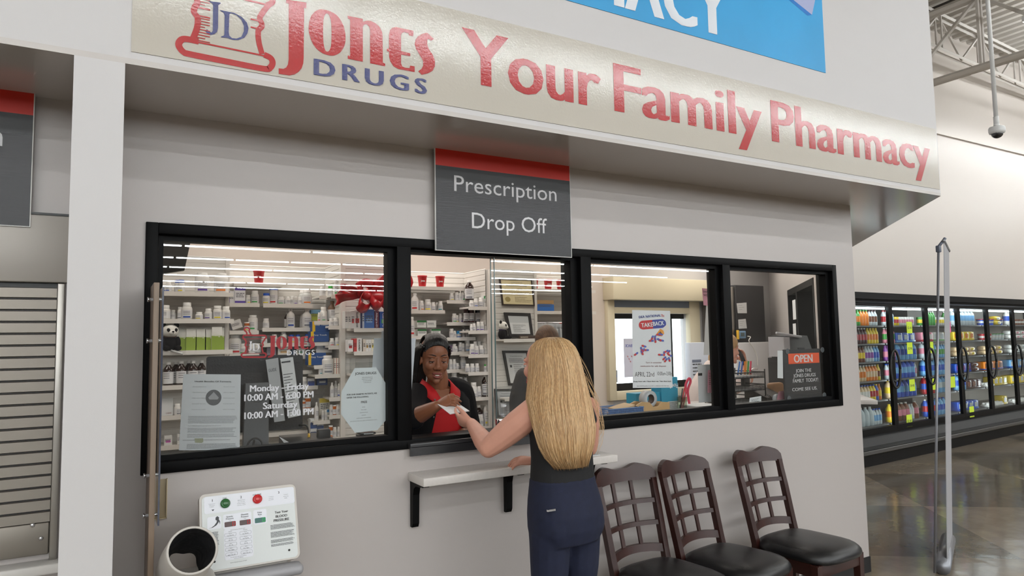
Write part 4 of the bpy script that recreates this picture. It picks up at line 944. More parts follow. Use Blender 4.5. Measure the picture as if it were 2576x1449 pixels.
def put_bottle(px, py, wpx, hpx, Y, z, style, body, cap, lab, label, group, parts=True):
    p = at(px, py, Y); dep = (p - CAM).dot(FV); w_ = round(wpx * dep / FPX / 0.004) * 0.004; h = round(hpx * dep / FPX / 0.005) * 0.005
    key = (w_, h, style, body.name, cap.name, lab, parts)
    loc = Vector((p.x, Y, z))
    if key not in _PB:
        src = bottle_parts(w_, h, style, body, cap, lab, parts)
        if parts:
            o = src[0][1].build(STN[style], origin=(0, 0, 0))
            for nm, m_ in src[1:]: m_.build(nm, o)
        else:
            m0 = MB()
            for nm, m_ in src:
                off = len(m0.v); m0.v += m_.v
                for f_, fm_, fs_ in zip(m_.f, m_.fm, m_.fs):
                    mm = m_.mats[fm_]; m0.use(mm); m0.f.append([i + off for i in f_]); m0.fm.append(m0.m); m0.fs.append(fs_)
            o = m0.build(STN[style], origin=(0, 0, 0))
        _PB[key] = o
    else: o = copy_tree(_PB[key])
    o.location = loc; o.rotation_euler = (0, 0, random.uniform(-0.5, 0.6))
    return tag(o, label, 'bottle', group)
def put_box(px, py, wpx, hpx, Y, z, col, band, label, group=None, d=0.05, tilt=0.0, rz=0.0, name='medicine_box', bandpos='top', txt=None, tcol=None):
    p = at(px, py, Y); dep = (p - CAM).dot(FV); w_ = wpx * dep / FPX; h = hpx * dep / FPX
    t = MB(); M = Matrix.Translation((p.x, Y + d / 2, z + (0.5 * w_ * abs(math.sin(tilt))))) @ Matrix.Rotation(rz, 4, 'Z') @ Matrix.Rotation(tilt, 4, 'Y')
    t.T = M; t.use(mat('box_%d_%d_%d' % col, col, 0.5)); t.rbox(-w_ / 2, w_ / 2, -d / 2, d / 2, 0, h, 0.0015, 1)
    root = t.build(name, origin=(p.x, Y + d / 2, z))
    q = MB(); q.T = M
    yq = -d / 2 - 0.0006; fq = lambda u, v: Vector((u, yq, v))
    if band:
        q.use(mat('band_%d_%d_%d' % band, band, 0.5))
        if bandpos == 'top': q.box(-w_ / 2, w_ / 2, yq, yq + 0.0004, 0.74 * h, h)
        elif bandpos == 'left': q.box(-w_ / 2, -w_ / 2 + 0.16 * w_, yq, yq + 0.0004, 0, h)
        elif bandpos == 'low': q.box(-w_ / 2, w_ / 2, yq, yq + 0.0004, 0.0, 0.62 * h)
        elif bandpos == 'both': q.box(-w_ / 2, w_ / 2, yq, yq + 0.0004, 0.84 * h, h); q.box(-w_ / 2, w_ / 2, yq, yq + 0.0004, 0, 0.16 * h)
        else: q.box(-w_ * 0.3, w_ * 0.3, yq, yq + 0.0004, 0.3 * h, 0.55 * h)
    q.use(mat('boxtxt', (80, 82, 90), 0.6) if not tcol else mat('boxtxt_%d' % tcol[0], tcol, 0.6))
    yq = -d / 2 - 0.0012
    if txt and txt.startswith('|'):
        f2 = lambda u, v: Vector((v - 0.0, yq, h * 0.92 - u)); text(q, txt[1:], f2, 0.02 * h, 0.86 * h, -w_ * 0.18, w_ * 0.36, 0.02)
    elif txt: text(q, txt, fq, -w_ * 0.34, w_ * 0.36, h * 0.60, h * 0.14, 0.02)
    else: lines_of_text(q, fq, -w_ * 0.4, w_ * 0.4, h * 0.62, 3, h * 0.11, h * 0.045, int(px))
    if q.f: q.build('printing', root, fix=False)
    return tag(root, label, 'box', group)
def zs(px, py, Y): return at(px, py, Y).z
W_, B2, A2 = M_pw, M_brown, M_amber
M_bcap = mat('blue_cap', (28, 84, 190), 0.4); M_gcap = mat('green_cap', (56, 170, 60), 0.4); M_clr = mat('frosted_plastic', (206, 208, 206), 0.3)
def run(parent, shelfname, group, x0px, x1px, ypx, Yf, depth, items, anchor, full=None):
    """a shelf and what stands on it; items: (px, w, h, style, body, cap, label colour, extra depth)"""
    z = zs((x0px + x1px) / 2, ypx, Yf)
    xa, xb = (at(x0px, ypx, Yf).x, at(x1px, ypx, Yf).x) if full is None else full
    shelf_(parent, xa, xb, Yf, Yf + depth, z)
    cnt = {}; keys = []
    for it in items:
        bd, cp, lc, h = it[4], it[5], it[6], it[2]
        colr = {'pill_white': 'white', 'brown_bottle': 'dark brown', 'amber_plastic': 'amber', 'frosted_plastic': 'frosted'}.get(bd.name, 'blue' if 'blue' in bd.name else 'white')
        capw = {'blue_cap': ' with blue cap', 'green_cap': ' with green cap'}.get(cp.name, '')
        keys.append('%s%s %s%s' % ('large ' if h >= 40 else ('small ' if h < 22 else ''), colr, STN[it[3]].replace('_', ' '), capw or ('' if lc == 'none' else ' with %s mark' % lc.replace('lblue', 'azure'))))
    for it, key in zip(items, keys):
        px, w_, h, st, bd, cp, lc = it[:7]; ex = it[7] if len(it) > 7 else 0.0
        p = at(px, ypx, Yf); dep = (p - CAM).dot(FV); Y = Yf + 0.012 + w_ * dep / FPX / 2 + ex
        cnt[key] = cnt.get(key, 0) + 1
        lab = key if keys.count(key) == 1 else '%s, %s from %s' % (key, ORD[cnt[key] - 1], anchor)
        put_bottle(px, ypx - 2, w_, h, Y, z, st, bd, cp, lc, lab + ', ' + (shelfname or 'hidden shelf'), group, parts=(h >= 26))
    return z
P_, S_, V_, Wd = 'pill', 'syrup', 'vial', 'wide'
C_ = M_pcap
YA = 2.08
# unit with the panda
run(gA, 'panda unit top shelf', 'bottles on the panda unit', 380, 577, 735, YA, 0.22, [(412, 15, 24, P_, W_, C_, 'blue'), (422, 18, 28, P_, W_, C_, 'blue'), (446, 15, 32, P_, W_, M_bcap, 'none', 0.03), (456, 17, 32, P_, W_, M_bcap, 'yellow'), (508, 33, 51, Wd, W_, C_, 'purple'), (556, 33, 50, Wd, W_, C_, 'orange')], 'the window corner', (-2.6, 0.735))
run(gA, 'panda unit second shelf', 'bottles on the panda unit', 380, 577, 803, YA, 0.22, [(416, 22, 36, P_, W_, C_, 'none'), (434, 15, 24, P_, M_clr, C_, 'none', 0.05), (453, 14, 31, P_, W_, C_, 'grey', 0.03), (470, 25, 43, P_, W_, C_, 'blue'), (501, 17, 19, P_, W_, C_, 'yellow'), (524, 18, 27, P_, W_, C_, 'purple'), (547, 21, 35, P_, W_, C_, 'yellow'), (568, 20, 33, P_, W_, C_, 'blue')], 'the window corner', (-2.6, 0.74))
z3 = run(gA, 'panda unit', 'x', 380, 577, 882, YA, 0.22, [], '', (-2.6, 0.735))
gG = 'green allergy boxes beside the panda'
for i, (px, w_, h, dpt, wh_) in enumerate(((457, 24, 54, 0.03, 'first beside the toy panda'), (481, 24, 55, 0.02, 'second beside the toy panda'), (505, 24, 54, 0.02, 'third beside the toy panda'), (525, 18, 53, 0.02, 'fourth, narrow in shade'), (545, 24, 58, 0.0, 'tallest, pulled forward of the row'), (559, 9, 56, 0.02, 'last, mostly hidden behind the tall one'))):
    put_box(px, 878, w_, h, YA + 0.01 + dpt, z3, (232, 232, 226), (142, 168, 56), 'green and white allergy medicine box, ' + wh_, gG, 0.05, bandpos='low', txt='Allergy', tcol=(236, 240, 220))
t = MB().use(M_paper); q = at(438, 886, YA - 0.01); t.tube([q + Vector((-0.02, 0, 0.012)), q + Vector((0.05, -0.02, -0.012))], 0.007, 8); tag(t.build('paper_roll', origin=tuple(q)), 'small rolled white paper hanging over the shelf edge by the panda', 'paper')
run(gA, 'shelf under the panda', 'brown syrup bottles under the panda', 380, 577, 968, YA, 0.22, [(423, 24, 58, S_, B2, C_, 'none'), (442, 22, 58, S_, B2, C_, 'none', 0.05), (455, 24, 59, S_, B2, C_, 'none'), (474, 22, 59, S_, B2, C_, 'none', 0.05), (485, 24, 59, S_, B2, C_, 'lblue'), (506, 22, 58, S_, B2, C_, 'none', 0.03)], 'the window corner', (-2.6, 0.735))
z5 = run(gA, 'fifth shelf of the panda unit', 'bottles on the panda unit', 380, 577, 1043, YA, 0.22, [(446, 15, 28, P_, W_, C_, 'grey'), (428, 16, 22, P_, W_, C_, 'none', 0.08)], 'the window corner', (-2.6, 0.735))
t = MB().use(M_paper); q = at(413, 1040, YA); t.T = Matrix.Translation((q.x, YA + 0.03, z5)) @ Matrix.Rotation(-0.12, 4, 'X'); t.rbox(-0.06, 0.055, 0, 0.006, 0.0, 0.115, 0.002); t.use(mat('maroon_print', (120, 50, 60), 0.6)); text(t, 'CARES', lambda u, v: Vector((u, -0.001, v)), 0.012, 0.045, 0.012, 0.009); tag(t.build('card_sign', origin=(q.x, YA, z5)), 'blank grey display card standing below the syrup bottles', 'card')
z6 = run(gA, 'lowest visible panda shelf', 'x', 380, 577, 1117, YA, 0.22, [], '', (-2.6, 0.735))
put_box(423, 1112, 18, 24, YA + 0.02, z6, (226, 226, 224), (214, 96, 190), 'small white box with pink spot on the lowest shelf below the card', None, 0.05, bandpos='mid'); put_box(451, 1112, 9, 26, YA + 0.02, z6, (226, 226, 224), None, 'narrow white box beside the pink spotted box', None, 0.05)
put_box(475, 1142, 24, 10, YA + 0.02, zs(475, 1146, YA), (226, 226, 224), None, 'low white box at the bottom of the big window behind the turmeric sheet', None, 0.08)
shelf_(gA, -2.6, 0.735, YA, YA + 0.22, zs(475, 1147, YA))

# bay behind the monitor
YB = 2.5
z = run(gB, '', 'x', 588, 722, 712, YB, 0.25, [], '')
def red_cup(px, ypx, Y, z, label):
    p = at(px, ypx, Y); t = MB().use(M_red); t.lathe([(0.030, 0), (0.031, 0.003), (0.040, 0.088), (0.0425, 0.09), (0.0425, 0.1), (0.040, 0.1), (0.038, 0.09), (0.029, 0.004)], (p.x, Y + 0.05, z), 24, cap=False)
    t.lathe([(0.030, 0.001), (0.0005, 0.001)], (p.x, Y + 0.05, z), 24, cap=False)
    o = t.build('plastic_cup', origin=(p.x, Y + 0.05, z)); tag(o, label, 'cup', 'red plastic cups on the top shelves')
    q = MB().use(M_lampbody); vs_, fs_ = text_geo('Jones', 0.02); a = min(v[0] for v in vs_); b = max(v[0] for v in vs_)
    q.add([Vector((p.x + 0.0372 * math.sin((v[0] - (a + b) / 2) / (b - a) * 1.0 - 0.25), Y + 0.05 - 0.0372 * math.cos((v[0] - (a + b) / 2) / (b - a) * 1.0 - 0.25), z + 0.045 + v[1] * 0.024)) for v in vs_], fs_)
    q.build('lettering', o, fix=False)
red_cup(654, 708, YB, z, 'red plastic cup alone on the shelf over the computer monitor')
za = run(gB, 'upper shelf over the monitor', 'bottles behind the monitor', 577, 653, 763, YB, 0.25, [(624, 12, 21, P_, W_, C_, 'yellow'), (641, 20, 32, P_, W_, C_, 'green')], 'the purple box')
put_box(604, 760, 25, 39, YB + 0.01, za, (226, 226, 230), (92, 70, 160), 'white and purple medicine box beside the white post', None, 0.06, bandpos='both'); put_box(583, 760, 14, 30, YB + 0.02, za, (222, 222, 226), (84, 74, 150), 'narrow white box half hidden at the white post', None, 0.05, bandpos='left')
run(gB, 'shelf under the cup', 'bottles behind the monitor', 662, 786, 765, YB, 0.25, [(670, 19, 28, P_, W_, M_bcap, 'yellow'), (688, 20, 40, V_, W_, M_bcap, 'red'), (707, 15, 19, P_, W_, C_, 'green'), (723, 15, 19, P_, W_, C_, 'none'), (734, 10, 22, P_, W_, C_, 'none', 0.05), (743, 12, 19, V_, W_, C_, 'purple'), (754, 10, 19, P_, W_, C_, 'none'), (772, 24, 38, P_, M_clr, C_, 'orange'), (762, 20, 38, P_, M_clr, C_, 'none', 0.08)], 'the blue capped pair')
zb = run(gB, 'shelf by the tilted box', 'bottles behind the monitor', 577, 651, 832, YB, 0.25, [(621, 13, 21, V_, A2, C_, 'yellow'), (636, 24, 40, Wd, W_, C_, 'green')], 'the white post')
put_box(596, 829, 30, 22, YB + 0.02, zb, (214, 212, 210), (76, 76, 82), 'white carton lying tipped on its corner over the logo decal', None, 0.07, tilt=-0.32, bandpos='left')
run(gB, 'shelf with the two tall jugs', 'bottles behind the monitor', 660, 786, 825, YB, 0.25, [(669, 16, 25, P_, W_, C_, 'none'), (722, 14, 40, S_, B2, C_, 'none', 0.06), (731, 21, 47, S_, W_, C_, 'blue'), (764, 20, 44, S_, W_, C_, 'none', 0.05), (771, 24, 47, S_, W_, C_, 'grey')], 'the white post')
run(gB, 'shelf just over the monitor top', 'bottles behind the monitor', 577, 652, 891, YB, 0.25, [(591, 29, 48, Wd, W_, C_, 'red'), (611, 16, 27, P_, W_, C_, 'green'), (632, 15, 25, P_, W_, C_, 'none'), (646, 19, 26, P_, W_, C_, 'grey')], 'the white post')
zc = run(gB, 'shelf behind red lettering', 'bottles behind the monitor', 660, 786, 863, YB, 0.25, [(664, 15, 17, P_, W_, C_, 'none'), (690, 16, 22, P_, W_, C_, 'grey'), (713, 16, 28, Wd, W_, C_, 'none'), (733, 15, 21, P_, W_, M_bcap, 'yellow'), (749, 14, 21, P_, W_, M_bcap, 'none'), (773, 14, 22, P_, W_, M_bcap, 'red')], 'the logo decal')
zd = run(gB, '', 'x', 660, 786, 895, YB, 0.25, [], '')
put_box(683, 893, 22, 22, YB + 0.02, zd, (130, 122, 134), None, 'greyish box behind the letter J of the logo decal', None, 0.06); put_box(715, 893, 30, 24, YB + 0.02, zd, (224, 220, 214), (222, 180, 120), 'white box with a tan spot just over the monitor', None, 0.06, bandpos='mid'); put_box(738, 893, 9, 22, YB + 0.02, zd, (40, 66, 92), None, 'slim dark teal box beside the tan spotted box', None, 0.06); put_box(757, 893, 22, 20, YB + 0.02, zd, (206, 202, 194), (60, 130, 90), 'pale box with green mark over the monitor edge', None, 0.06, bandpos='mid')
for ypx in (935, 985, 1040, 1090): run(gB, '', 'x', 577, 786, ypx, YB, 0.25, [], '')
# side wall of that bay: blue glove boxes and more bottles, nearer the front
YS_ = 2.36
zt = run(gB, 'side shelf over the bow', 'bottles beside the bow', 803, 838, 745, 2.5, 0.22, [(811, 15, 25, P_, W_, C_, 'none'), (831, 14, 27, P_, W_, M_gcap, 'none')], 'the white wall')
run(gB, 'short side shelf at the bow', 'bottles beside the bow', 833, 859, 742, YS_, 0.2, [(844, 8, 38, V_, W_, C_, 'green'), (854, 7, 36, V_, W_, C_, 'blue')], 'the blue boxes')
zu = run(gB, 'side shelf over the blue boxes', 'bottles beside the bow', 790, 833, 808, 2.42, 0.2, [(803, 8, 22, P_, W_, C_, 'red'), (814, 18, 36, P_, W_, C_, 'none', 0.02), (816, 12, 24, P_, W_, C_, 'green')], 'the picture box')
put_box(797, 797, 30, 27, 2.58, zu + 0.01, (120, 170, 206), (170, 182, 70), 'box with a landscape picture beside the brown jug', None, 0.05, bandpos='low')
put_bottle(836, 806, 24, 52, 2.5, zu, 'syrup', mat('tan_brown_jug', (112, 84, 62), 0.4), mat('tan_brown_jug', (112, 84, 62)), 'none', 'large opaque brown jug under the red bow tail', 'bottles beside the bow')
run(gB, 'side shelf by the white post', 'bottles beside the bow', 826, 860, 820, YS_ - 0.03, 0.2, [(833, 11, 19, P_, W_, C_, 'none'), (844, 14, 21, P_, W_, C_, 'none'), (856, 9, 21, P_, W_, C_, 'none')], 'the brown jug')
BLU, YEL = (22, 74, 140), (232, 190, 20)
for (px, py, w_, h, Y_, wh_) in ((808, 834, 44, 25, 2.42, 'topmost of the stack by the white post'), (805, 860, 46, 26, 2.41, 'second of the stack, behind the letter s'), (798, 918, 44, 30, 2.36, 'lowest of the stack, over the white round bottle')):
    put_box(px, py, w_, h, Y_, zs(px, py, Y_), BLU, YEL, 'blue and yellow supply box, ' + wh_, 'blue and yellow supply boxes', 0.1, bandpos='left', txt='Easy Touch', tcol=(226, 230, 236))
shelf_(gB, at(790, 918, 2.34).x, 1.55, 2.34, 2.56, zs(805, 919, 2.36)); shelf_(gB, at(785, 861, 2.4).x, 1.55, 2.42, 2.6, zs(805, 861, 2.42))
zz1 = run(gB, 'side shelf beside the red logo', 'bottles beside the bow', 826, 860, 870, YS_ - 0.03, 0.2, [(835, 12, 20, P_, W_, C_, 'red'), (848, 13, 20, P_, W_, C_, 'yellow'), (858, 8, 22, P_, W_, C_, 'none')], 'the blue boxes')
zz2 = run(gB, '', 'x', 795, 835, 878, 2.45, 0.16, [], '')
for i, (px, cc) in enumerate(((801, (226, 226, 226)), (809, (224, 224, 222)), (817, (222, 222, 224)), (825, (224, 222, 214)))): put_box(px, 876, 8, 20, 2.47, zz2, cc, None, 'slim white medicine box, %s from the blue boxes under the second one' % ORD[i], 'slim white boxes by the logo', 0.05)
zz3 = run(gB, 'side shelf with the big round bottle', 'bottles beside the bow', 792, 860, 942, 2.3, 0.22, [(812, 20, 34, Wd, M_clr, C_, 'none', 0.05), (824, 28, 46, Wd, W_, C_, 'grey'), (806, 11, 22, P_, W_, C_, 'teal', 0.03)], 'the monitor')
for i, px in enumerate((843, 849, 855)): put_box(px, 938, 6, 40, 2.32, zz3, (232, 226, 214), (204, 70, 66) if i % 2 else (120, 60, 56), 'thin white carton with red stripe, %s beside the big round bottle' % ORD[i], 'thin striped cartons', 0.06, bandpos='left')
zz4 = run(gB, 'shelf at the monitor edge', 'x', 757, 800, 971, 2.45, 0.2, [(765, 15, 22, P_, W_, C_, 'none')], 'the monitor'); put_box(783, 968, 16, 18, 2.47, zz4, (226, 228, 232), (44, 74, 150), 'small white and blue box beside the monitor edge', None, 0.05, bandpos='low'); put_box(811, 968, 26, 20, 2.47, zz4, (20, 62, 120), (230, 232, 236), 'dark blue box under the round bottle shelf', None, 0.06, bandpos='mid')
run(gB, 'side shelf beside the octagon notice, upper', 'bottles beside the octagon notice', 828, 862, 1000, 2.3, 0.2, [(835, 10, 38, S_, W_, C_, 'none'), (845, 12, 40, S_, W_, C_, 'none', 0.03), (855, 13, 34, P_, W_, C_, 'blue')], 'the monitor')
run(gB, 'side shelf beside the octagon notice, lower', 'bottles beside the octagon notice', 828, 862, 1044, 2.3, 0.2, [(833, 9, 26, P_, W_, C_, 'none'), (841, 10, 24, V_, A2, C_, 'none'), (849, 12, 26, P_, W_, C_, 'none')], 'the monitor')
zz5 = run(gB, 'shelf with the yellow topped packet', 'bottles beside the octagon notice', 788, 830, 1058, 2.34, 0.2, [(796, 11, 46, S_, W_, C_, 'none'), (812, 7, 24, V_, W_, C_, 'none'), (820, 8, 24, V_, W_, C_, 'none')], 'the monitor'); put_box(817, 1030, 26, 42, 2.44, zz5 + 0.03, (218, 216, 206), (212, 190, 70), 'large pale packet with yellow top beside the octagon notice', None, 0.06, bandpos='top'); put_box(829, 1055, 14, 26, 2.35, zz5, (206, 208, 204), (56, 120, 170), 'pale grey box with blue top under the yellow topped packet', None, 0.06, bandpos='top')
run(gB, 'shelf of amber vials by the monitor', 'bottles beside the octagon notice', 755, 796, 1027, 2.45, 0.2, [(763, 11, 20, V_, A2, C_, 'none'), (774, 16, 27, V_, A2, C_, 'none')], 'the monitor')
for i, (px, py) in enumerate(((789, 1078), (806, 1086), (789, 1102), (803, 1108))): put_box(px, py, 16, 24, 2.38, zs(px, py, 2.38), (224, 228, 232), (46, 84, 150), 'white and navy box low by the card terminal, %s' % ('upper of the back pair', 'upper of the front pair', 'lower of the back pair', 'lower of the front pair')[i], 'white and navy boxes', 0.07, bandpos='low')
run(gB, 'lowest side shelf by the notice', 'bottles beside the octagon notice', 828, 862, 1100, 2.3, 0.2, [(832, 11, 30, V_, A2, C_, 'orange'), (842, 11, 24, P_, W_, C_, 'none'), (853, 12, 24, P_, W_, C_, 'none')], 'the monitor')

# end panel under the red bow
YC = 2.1
z = run(gC, '', 'x', 866, 1000, 826, YC, 0.2, [], '', (1.6, 2.05))
bx = [(872, 8, 44, (232, 230, 228), None, None, 'slim white box'), (880, 8, 44, (230, 228, 226), None, None, 'plain white box'), (888, 9, 45, (232, 230, 230), (204, 60, 60), None, 'white box with red low mark'), (899, 16, 46, (232, 230, 230), (204, 70, 70), '|SudoGest', 'white box with bold black lettering'), (909, 5, 45, (40, 54, 104), None, None, 'thin navy box'), (914, 5, 46, (206, 214, 230), None, None, 'thin pale blue box'), (929, 26, 48, (70, 116, 190), (140, 176, 224), None, 'wide blue patterned box'), (948, 12, 44, (104, 48, 74), None, '|Allegra-D', 'maroon box with white lettering'), (966, 22, 42, (38, 92, 178), (70, 170, 90), '|Claritin-D', 'blue and green lettered box'), (982, 9, 48, (86, 70, 120), None, None, 'purple box at the mullion')]
for px, w_, h, cc, bd, tx, lb_ in bx: put_box(px, 823, w_, h, YC + 0.01, z, cc, bd, lb_ + ' on the shelf under the red bow', 'cold medicine boxes under the bow', 0.07, bandpos='mid', txt=tx, tcol=(30, 30, 34) if tx and 'Sudo' in tx else ((232, 230, 236) if tx else None))
z = run(gC, '', 'x', 866, 1000, 884, YC, 0.2, [], '', (1.6, 2.05))
bx = [(882, 13, 30, (232, 230, 230), (204, 56, 60), None, 'white box with broad red mark'), (894, 8, 33, (190, 60, 60), None, None, 'slim red box'), (904, 13, 34, (232, 231, 230), None, '|SUDAFED', 'white box lettered down its side'), (917, 7, 31, (216, 206, 196), None, None, 'beige slim box'), (924, 7, 30, (230, 228, 226), (204, 160, 80), None, 'white packet with tan mark'), (931, 7, 30, (226, 226, 226), (120, 122, 128), None, 'white packet with grey mark'), (938, 7, 30, (236, 232, 214), (226, 206, 60), None, 'white packet with yellow mark')]
for px, w_, h, cc, bd, tx, lb_ in bx: put_box(px, 881, w_, h, YC + 0.01, z, cc, bd, lb_ + ' on the second shelf under the bow', 'cold medicine boxes under the bow', 0.07, bandpos='mid', txt=tx, tcol=(30, 30, 34))
zbn = run(gC, '', 'x', 866, 1000, 940, YC, 0.2, [], '', (1.6, 2.05))
q = at(920, 925, YC); t = MB().use(glass_mat('clear_bin', (0.93, 0.94, 0.94), 0.07)); t.box(q.x - 0.08, q.x + 0.08, YC, YC + 0.004, zbn, zbn + 0.09); t.box(q.x - 0.08, q.x - 0.076, YC, YC + 0.15, zbn, zbn + 0.12); t.box(q.x + 0.076, q.x + 0.08, YC, YC + 0.15, zbn, zbn + 0.12)
o = tag(t.build('clear_bin', origin=(q.x, YC, zbn)), 'clear plastic bin on the shelf above the octagon notice', 'bin')
put_box(928, 936, 22, 14, YC + 0.04, zbn + 0.001, (226, 224, 218), None, 'white packet inside the clear bin', None, 0.05)
# red bow hung on the panel
M_bow = mat('red_satin_ribbon', (196, 28, 40), 0.28, spec=0.6, coat=0.3)
bow = thing('ribbon_bow', 'big shiny red ribbon bow hung on the slatwall end panel', 'bow', tuple(at(905, 740, 2.1)))
def ribbon(pts, w0, w1, name, tw=0.0, n=8):
    P = catmull(pts, n); t = MB().use(M_bow); N = len(P); vs_ = []
    for i, p in enumerate(P):
        tn = (P[min(i + 1, N - 1)] - P[max(i - 1, 0)]).normalized(); f_ = i / (N - 1)
        up = Vector((math.sin(tw * f_) * 0.3, -0.35 - 0.9 * abs(math.sin(tw * f_)), 1.0)); up = (up - tn * up.dot(tn)).normalized(); wv = w0 + (w1 - w0) * f_
        crease = tn.cross(up) * 0.25 * wv
        vs_ += [p + up * wv / 2, p + crease * 0.6, p - up * wv / 2]
    fs_ = []
    for i in range(N - 1):
        for k in (0, 1): fs_.append((3 * i + k, 3 * i + k + 1, 3 * i + 4 + k, 3 * i + 3 + k))
    t.add(vs_, fs_, True); o = t.build(name, bow); m_ = o.modifiers.new('s', 'SOLIDIFY'); m_.thickness = 0.003; return o
def B3(px, py, y): return at(px, py, y)
ribbon([B3(915, 740, 2.06), B3(890, 745, 2.0), B3(868, 748, 1.98), B3(850, 752, 2.0), B3(843, 757, 2.04)], 0.05, 0.085, 'ribbon_tail', 0.8)
ribbon([B3(915, 742, 2.07), B3(885, 728, 1.98), B3(862, 722, 1.96), B3(855, 732, 2.02), B3(875, 742, 2.08), B3(915, 745, 2.08)], 0.05, 0.05, 'ribbon_loop', 1.2)
ribbon([B3(915, 745, 2.07), B3(902, 725, 1.98), B3(915, 712, 1.96), B3(932, 716, 2.0), B3(935, 732, 2.06), B3(922, 746, 2.08)], 0.07, 0.07, 'ribbon_loop', 0.6)
ribbon([B3(915, 745, 2.07), B3(905, 762, 1.98), B3(912, 776, 1.98), B3(926, 774, 2.02), B3(932, 758, 2.06)], 0.09, 0.06, 'ribbon_loop', 0.4)
ribbon([B3(925, 745, 2.06), B3(942, 765, 1.98), B3(955, 770, 1.98), B3(962, 755, 2.04), B3(935, 744, 2.07)], 0.09, 0.07, 'ribbon_loop', 0.7)
ribbon([B3(925, 742, 2.06), B3(955, 715, 2.0), B3(985, 690, 1.98), B3(1010, 690, 2.0), B3(1020, 720, 2.04), B3(985, 742, 2.07), B3(935, 746, 2.08)], 0.08, 0.14, 'ribbon_loop', 0.5)
ribbon([B3(925, 748, 2.06), B3(960, 752, 2.0), B3(985, 768, 1.99), B3(1010, 790, 2.02)], 0.09, 0.15, 'ribbon_tail', 0.6)
c0 = B3(922, 744, 2.03); t = MB().use(M_bow); t.ell(c0, (0.04, 0.035, 0.035)); t.build('ribbon_knot', bow)

# bay behind the pharmacy worker
YD = 2.5
z = run(gD, '', 'x', 1030, 1178, 722, YD, 0.25, [], '')
red_cup(1068, 718, YD, z, 'red plastic cup over the open window, first from the mullion'); red_cup(1113, 716, YD, z, 'red plastic cup over the open window, second from the mullion')
run(gD, 'upper shelf in the open window', 'bottles in the open window', 1030, 1119, 781, YD, 0.25, [(1044, 18, 44, S_, W_, C_, 'red'), (1060, 13, 25, P_, W_, C_, 'orange'), (1058, 16, 40, P_, W_, C_, 'none', 0.12), (1076, 18, 28, P_, W_, C_, 'yellow'), (1090, 12, 22, P_, W_, C_, 'grey'), (1099, 9, 21, P_, W_, C_, 'none', 0.05), (1108, 12, 24, P_, W_, C_, 'teal')], 'the mullion')
z = run(gD, 'second shelf in the open window', 'bottles in the open window', 1030, 1117, 845, YD, 0.25, [(1035, 15, 48, Wd, W_, C_, 'red')], 'the mullion')
for i, (px, py, w_, h, wh_) in enumerate(((1062, 843, 24, 17, 'lower near the mullion'), (1097, 843, 25, 17, 'lower toward the side shelves'), (1061, 825, 25, 18, 'upper near the mullion'), (1086, 825, 25, 18, 'upper toward the side shelves'))):
    put_box(px, py, w_, h, YD + 0.03, z + (0.0 if i < 2 else 0.072), (224, 226, 222), (40, 110, 56) if i != 3 else None, 'white box with green lid stripe, ' + wh_, 'green striped boxes behind the worker', 0.1, bandpos='top')
z = run(gD, '', 'x', 1030, 1130, 888, YD, 0.25, [], '')
for i, (px, cc, lb_) in enumerate(((1118, (206, 190, 200), 'pale pink box behind the worker'), (1138, (120, 96, 130), 'mauve patterned box behind the worker'))): put_box(px, 882 - 2 * i, 18, 17, YD + 0.04, z, cc, (226, 224, 226), lb_, None, 0.08, bandpos='mid')
GD = 'pill bottles behind the worker'
far = [(756, [(1136, 11, 18, P_, W_, C_, 'yellow'), (1149, 11, 26, P_, W_, C_, 'none'), (1157, 9, 20, P_, W_, C_, 'none'), (1164, 11, 27, P_, W_, C_, 'green'), (1154, 9, 25, P_, W_, C_, 'none', 0.06)], 'top rear shelf'),
       (811, [(1143, 12, 22, P_, W_, C_, 'green'), (1150, 9, 18, P_, W_, C_, 'yellow'), (1159, 11, 22, P_, W_, C_, 'purple'), (1168, 8, 16, P_, W_, C_, 'none')], 'second rear shelf'),
       (849, [(1136, 12, 22, P_, W_, C_, 'none'), (1144, 9, 17, P_, W_, C_, 'none'), (1154, 13, 17, P_, mat('blue_jar', (40, 140, 200), 0.35), mat('blue_jar', (40, 140, 200)), 'blue'), (1166, 8, 19, P_, W_, C_, 'none'), (1175, 11, 20, P_, W_, C_, 'grey')], 'third rear shelf'),
       (885, [(1143, 11, 20, P_, W_, C_, 'none'), (1147, 10, 14, P_, W_, C_, 'none', -0.01), (1158, 11, 24, P_, W_, C_, 'grey'), (1165, 9, 21, P_, W_, C_, 'none'), (1176, 14, 28, P_, W_, C_, 'lblue')], 'fourth rear shelf'),
       (929, [(1134, 9, 25, P_, W_, C_, 'none'), (1143, 10, 25, P_, W_, C_, 'none'), (1151, 9, 16, P_, W_, C_, 'grey'), (1165, 15, 31, P_, W_, C_, 'none')], 'fifth rear shelf'),
       (972, [(1143, 17, 34, P_, W_, C_, 'none'), (1151, 9, 21, P_, W_, C_, 'none'), (1159, 12, 22, P_, W_, C_, 'yellow'), (1171, 10, 21, P_, W_, C_, 'none')], 'sixth rear shelf'),
       (1010, [(1170, 9, 22, P_, W_, C_, 'none'), (1179, 10, 22, P_, W_, C_, 'green'), (1160, 9, 22, P_, W_, C_, 'none')], 'seventh rear shelf')]
for ypx, its, nm in far: run(gD, nm, GD, 1124, 1196, ypx, YD, 0.25, its, 'the worker side')
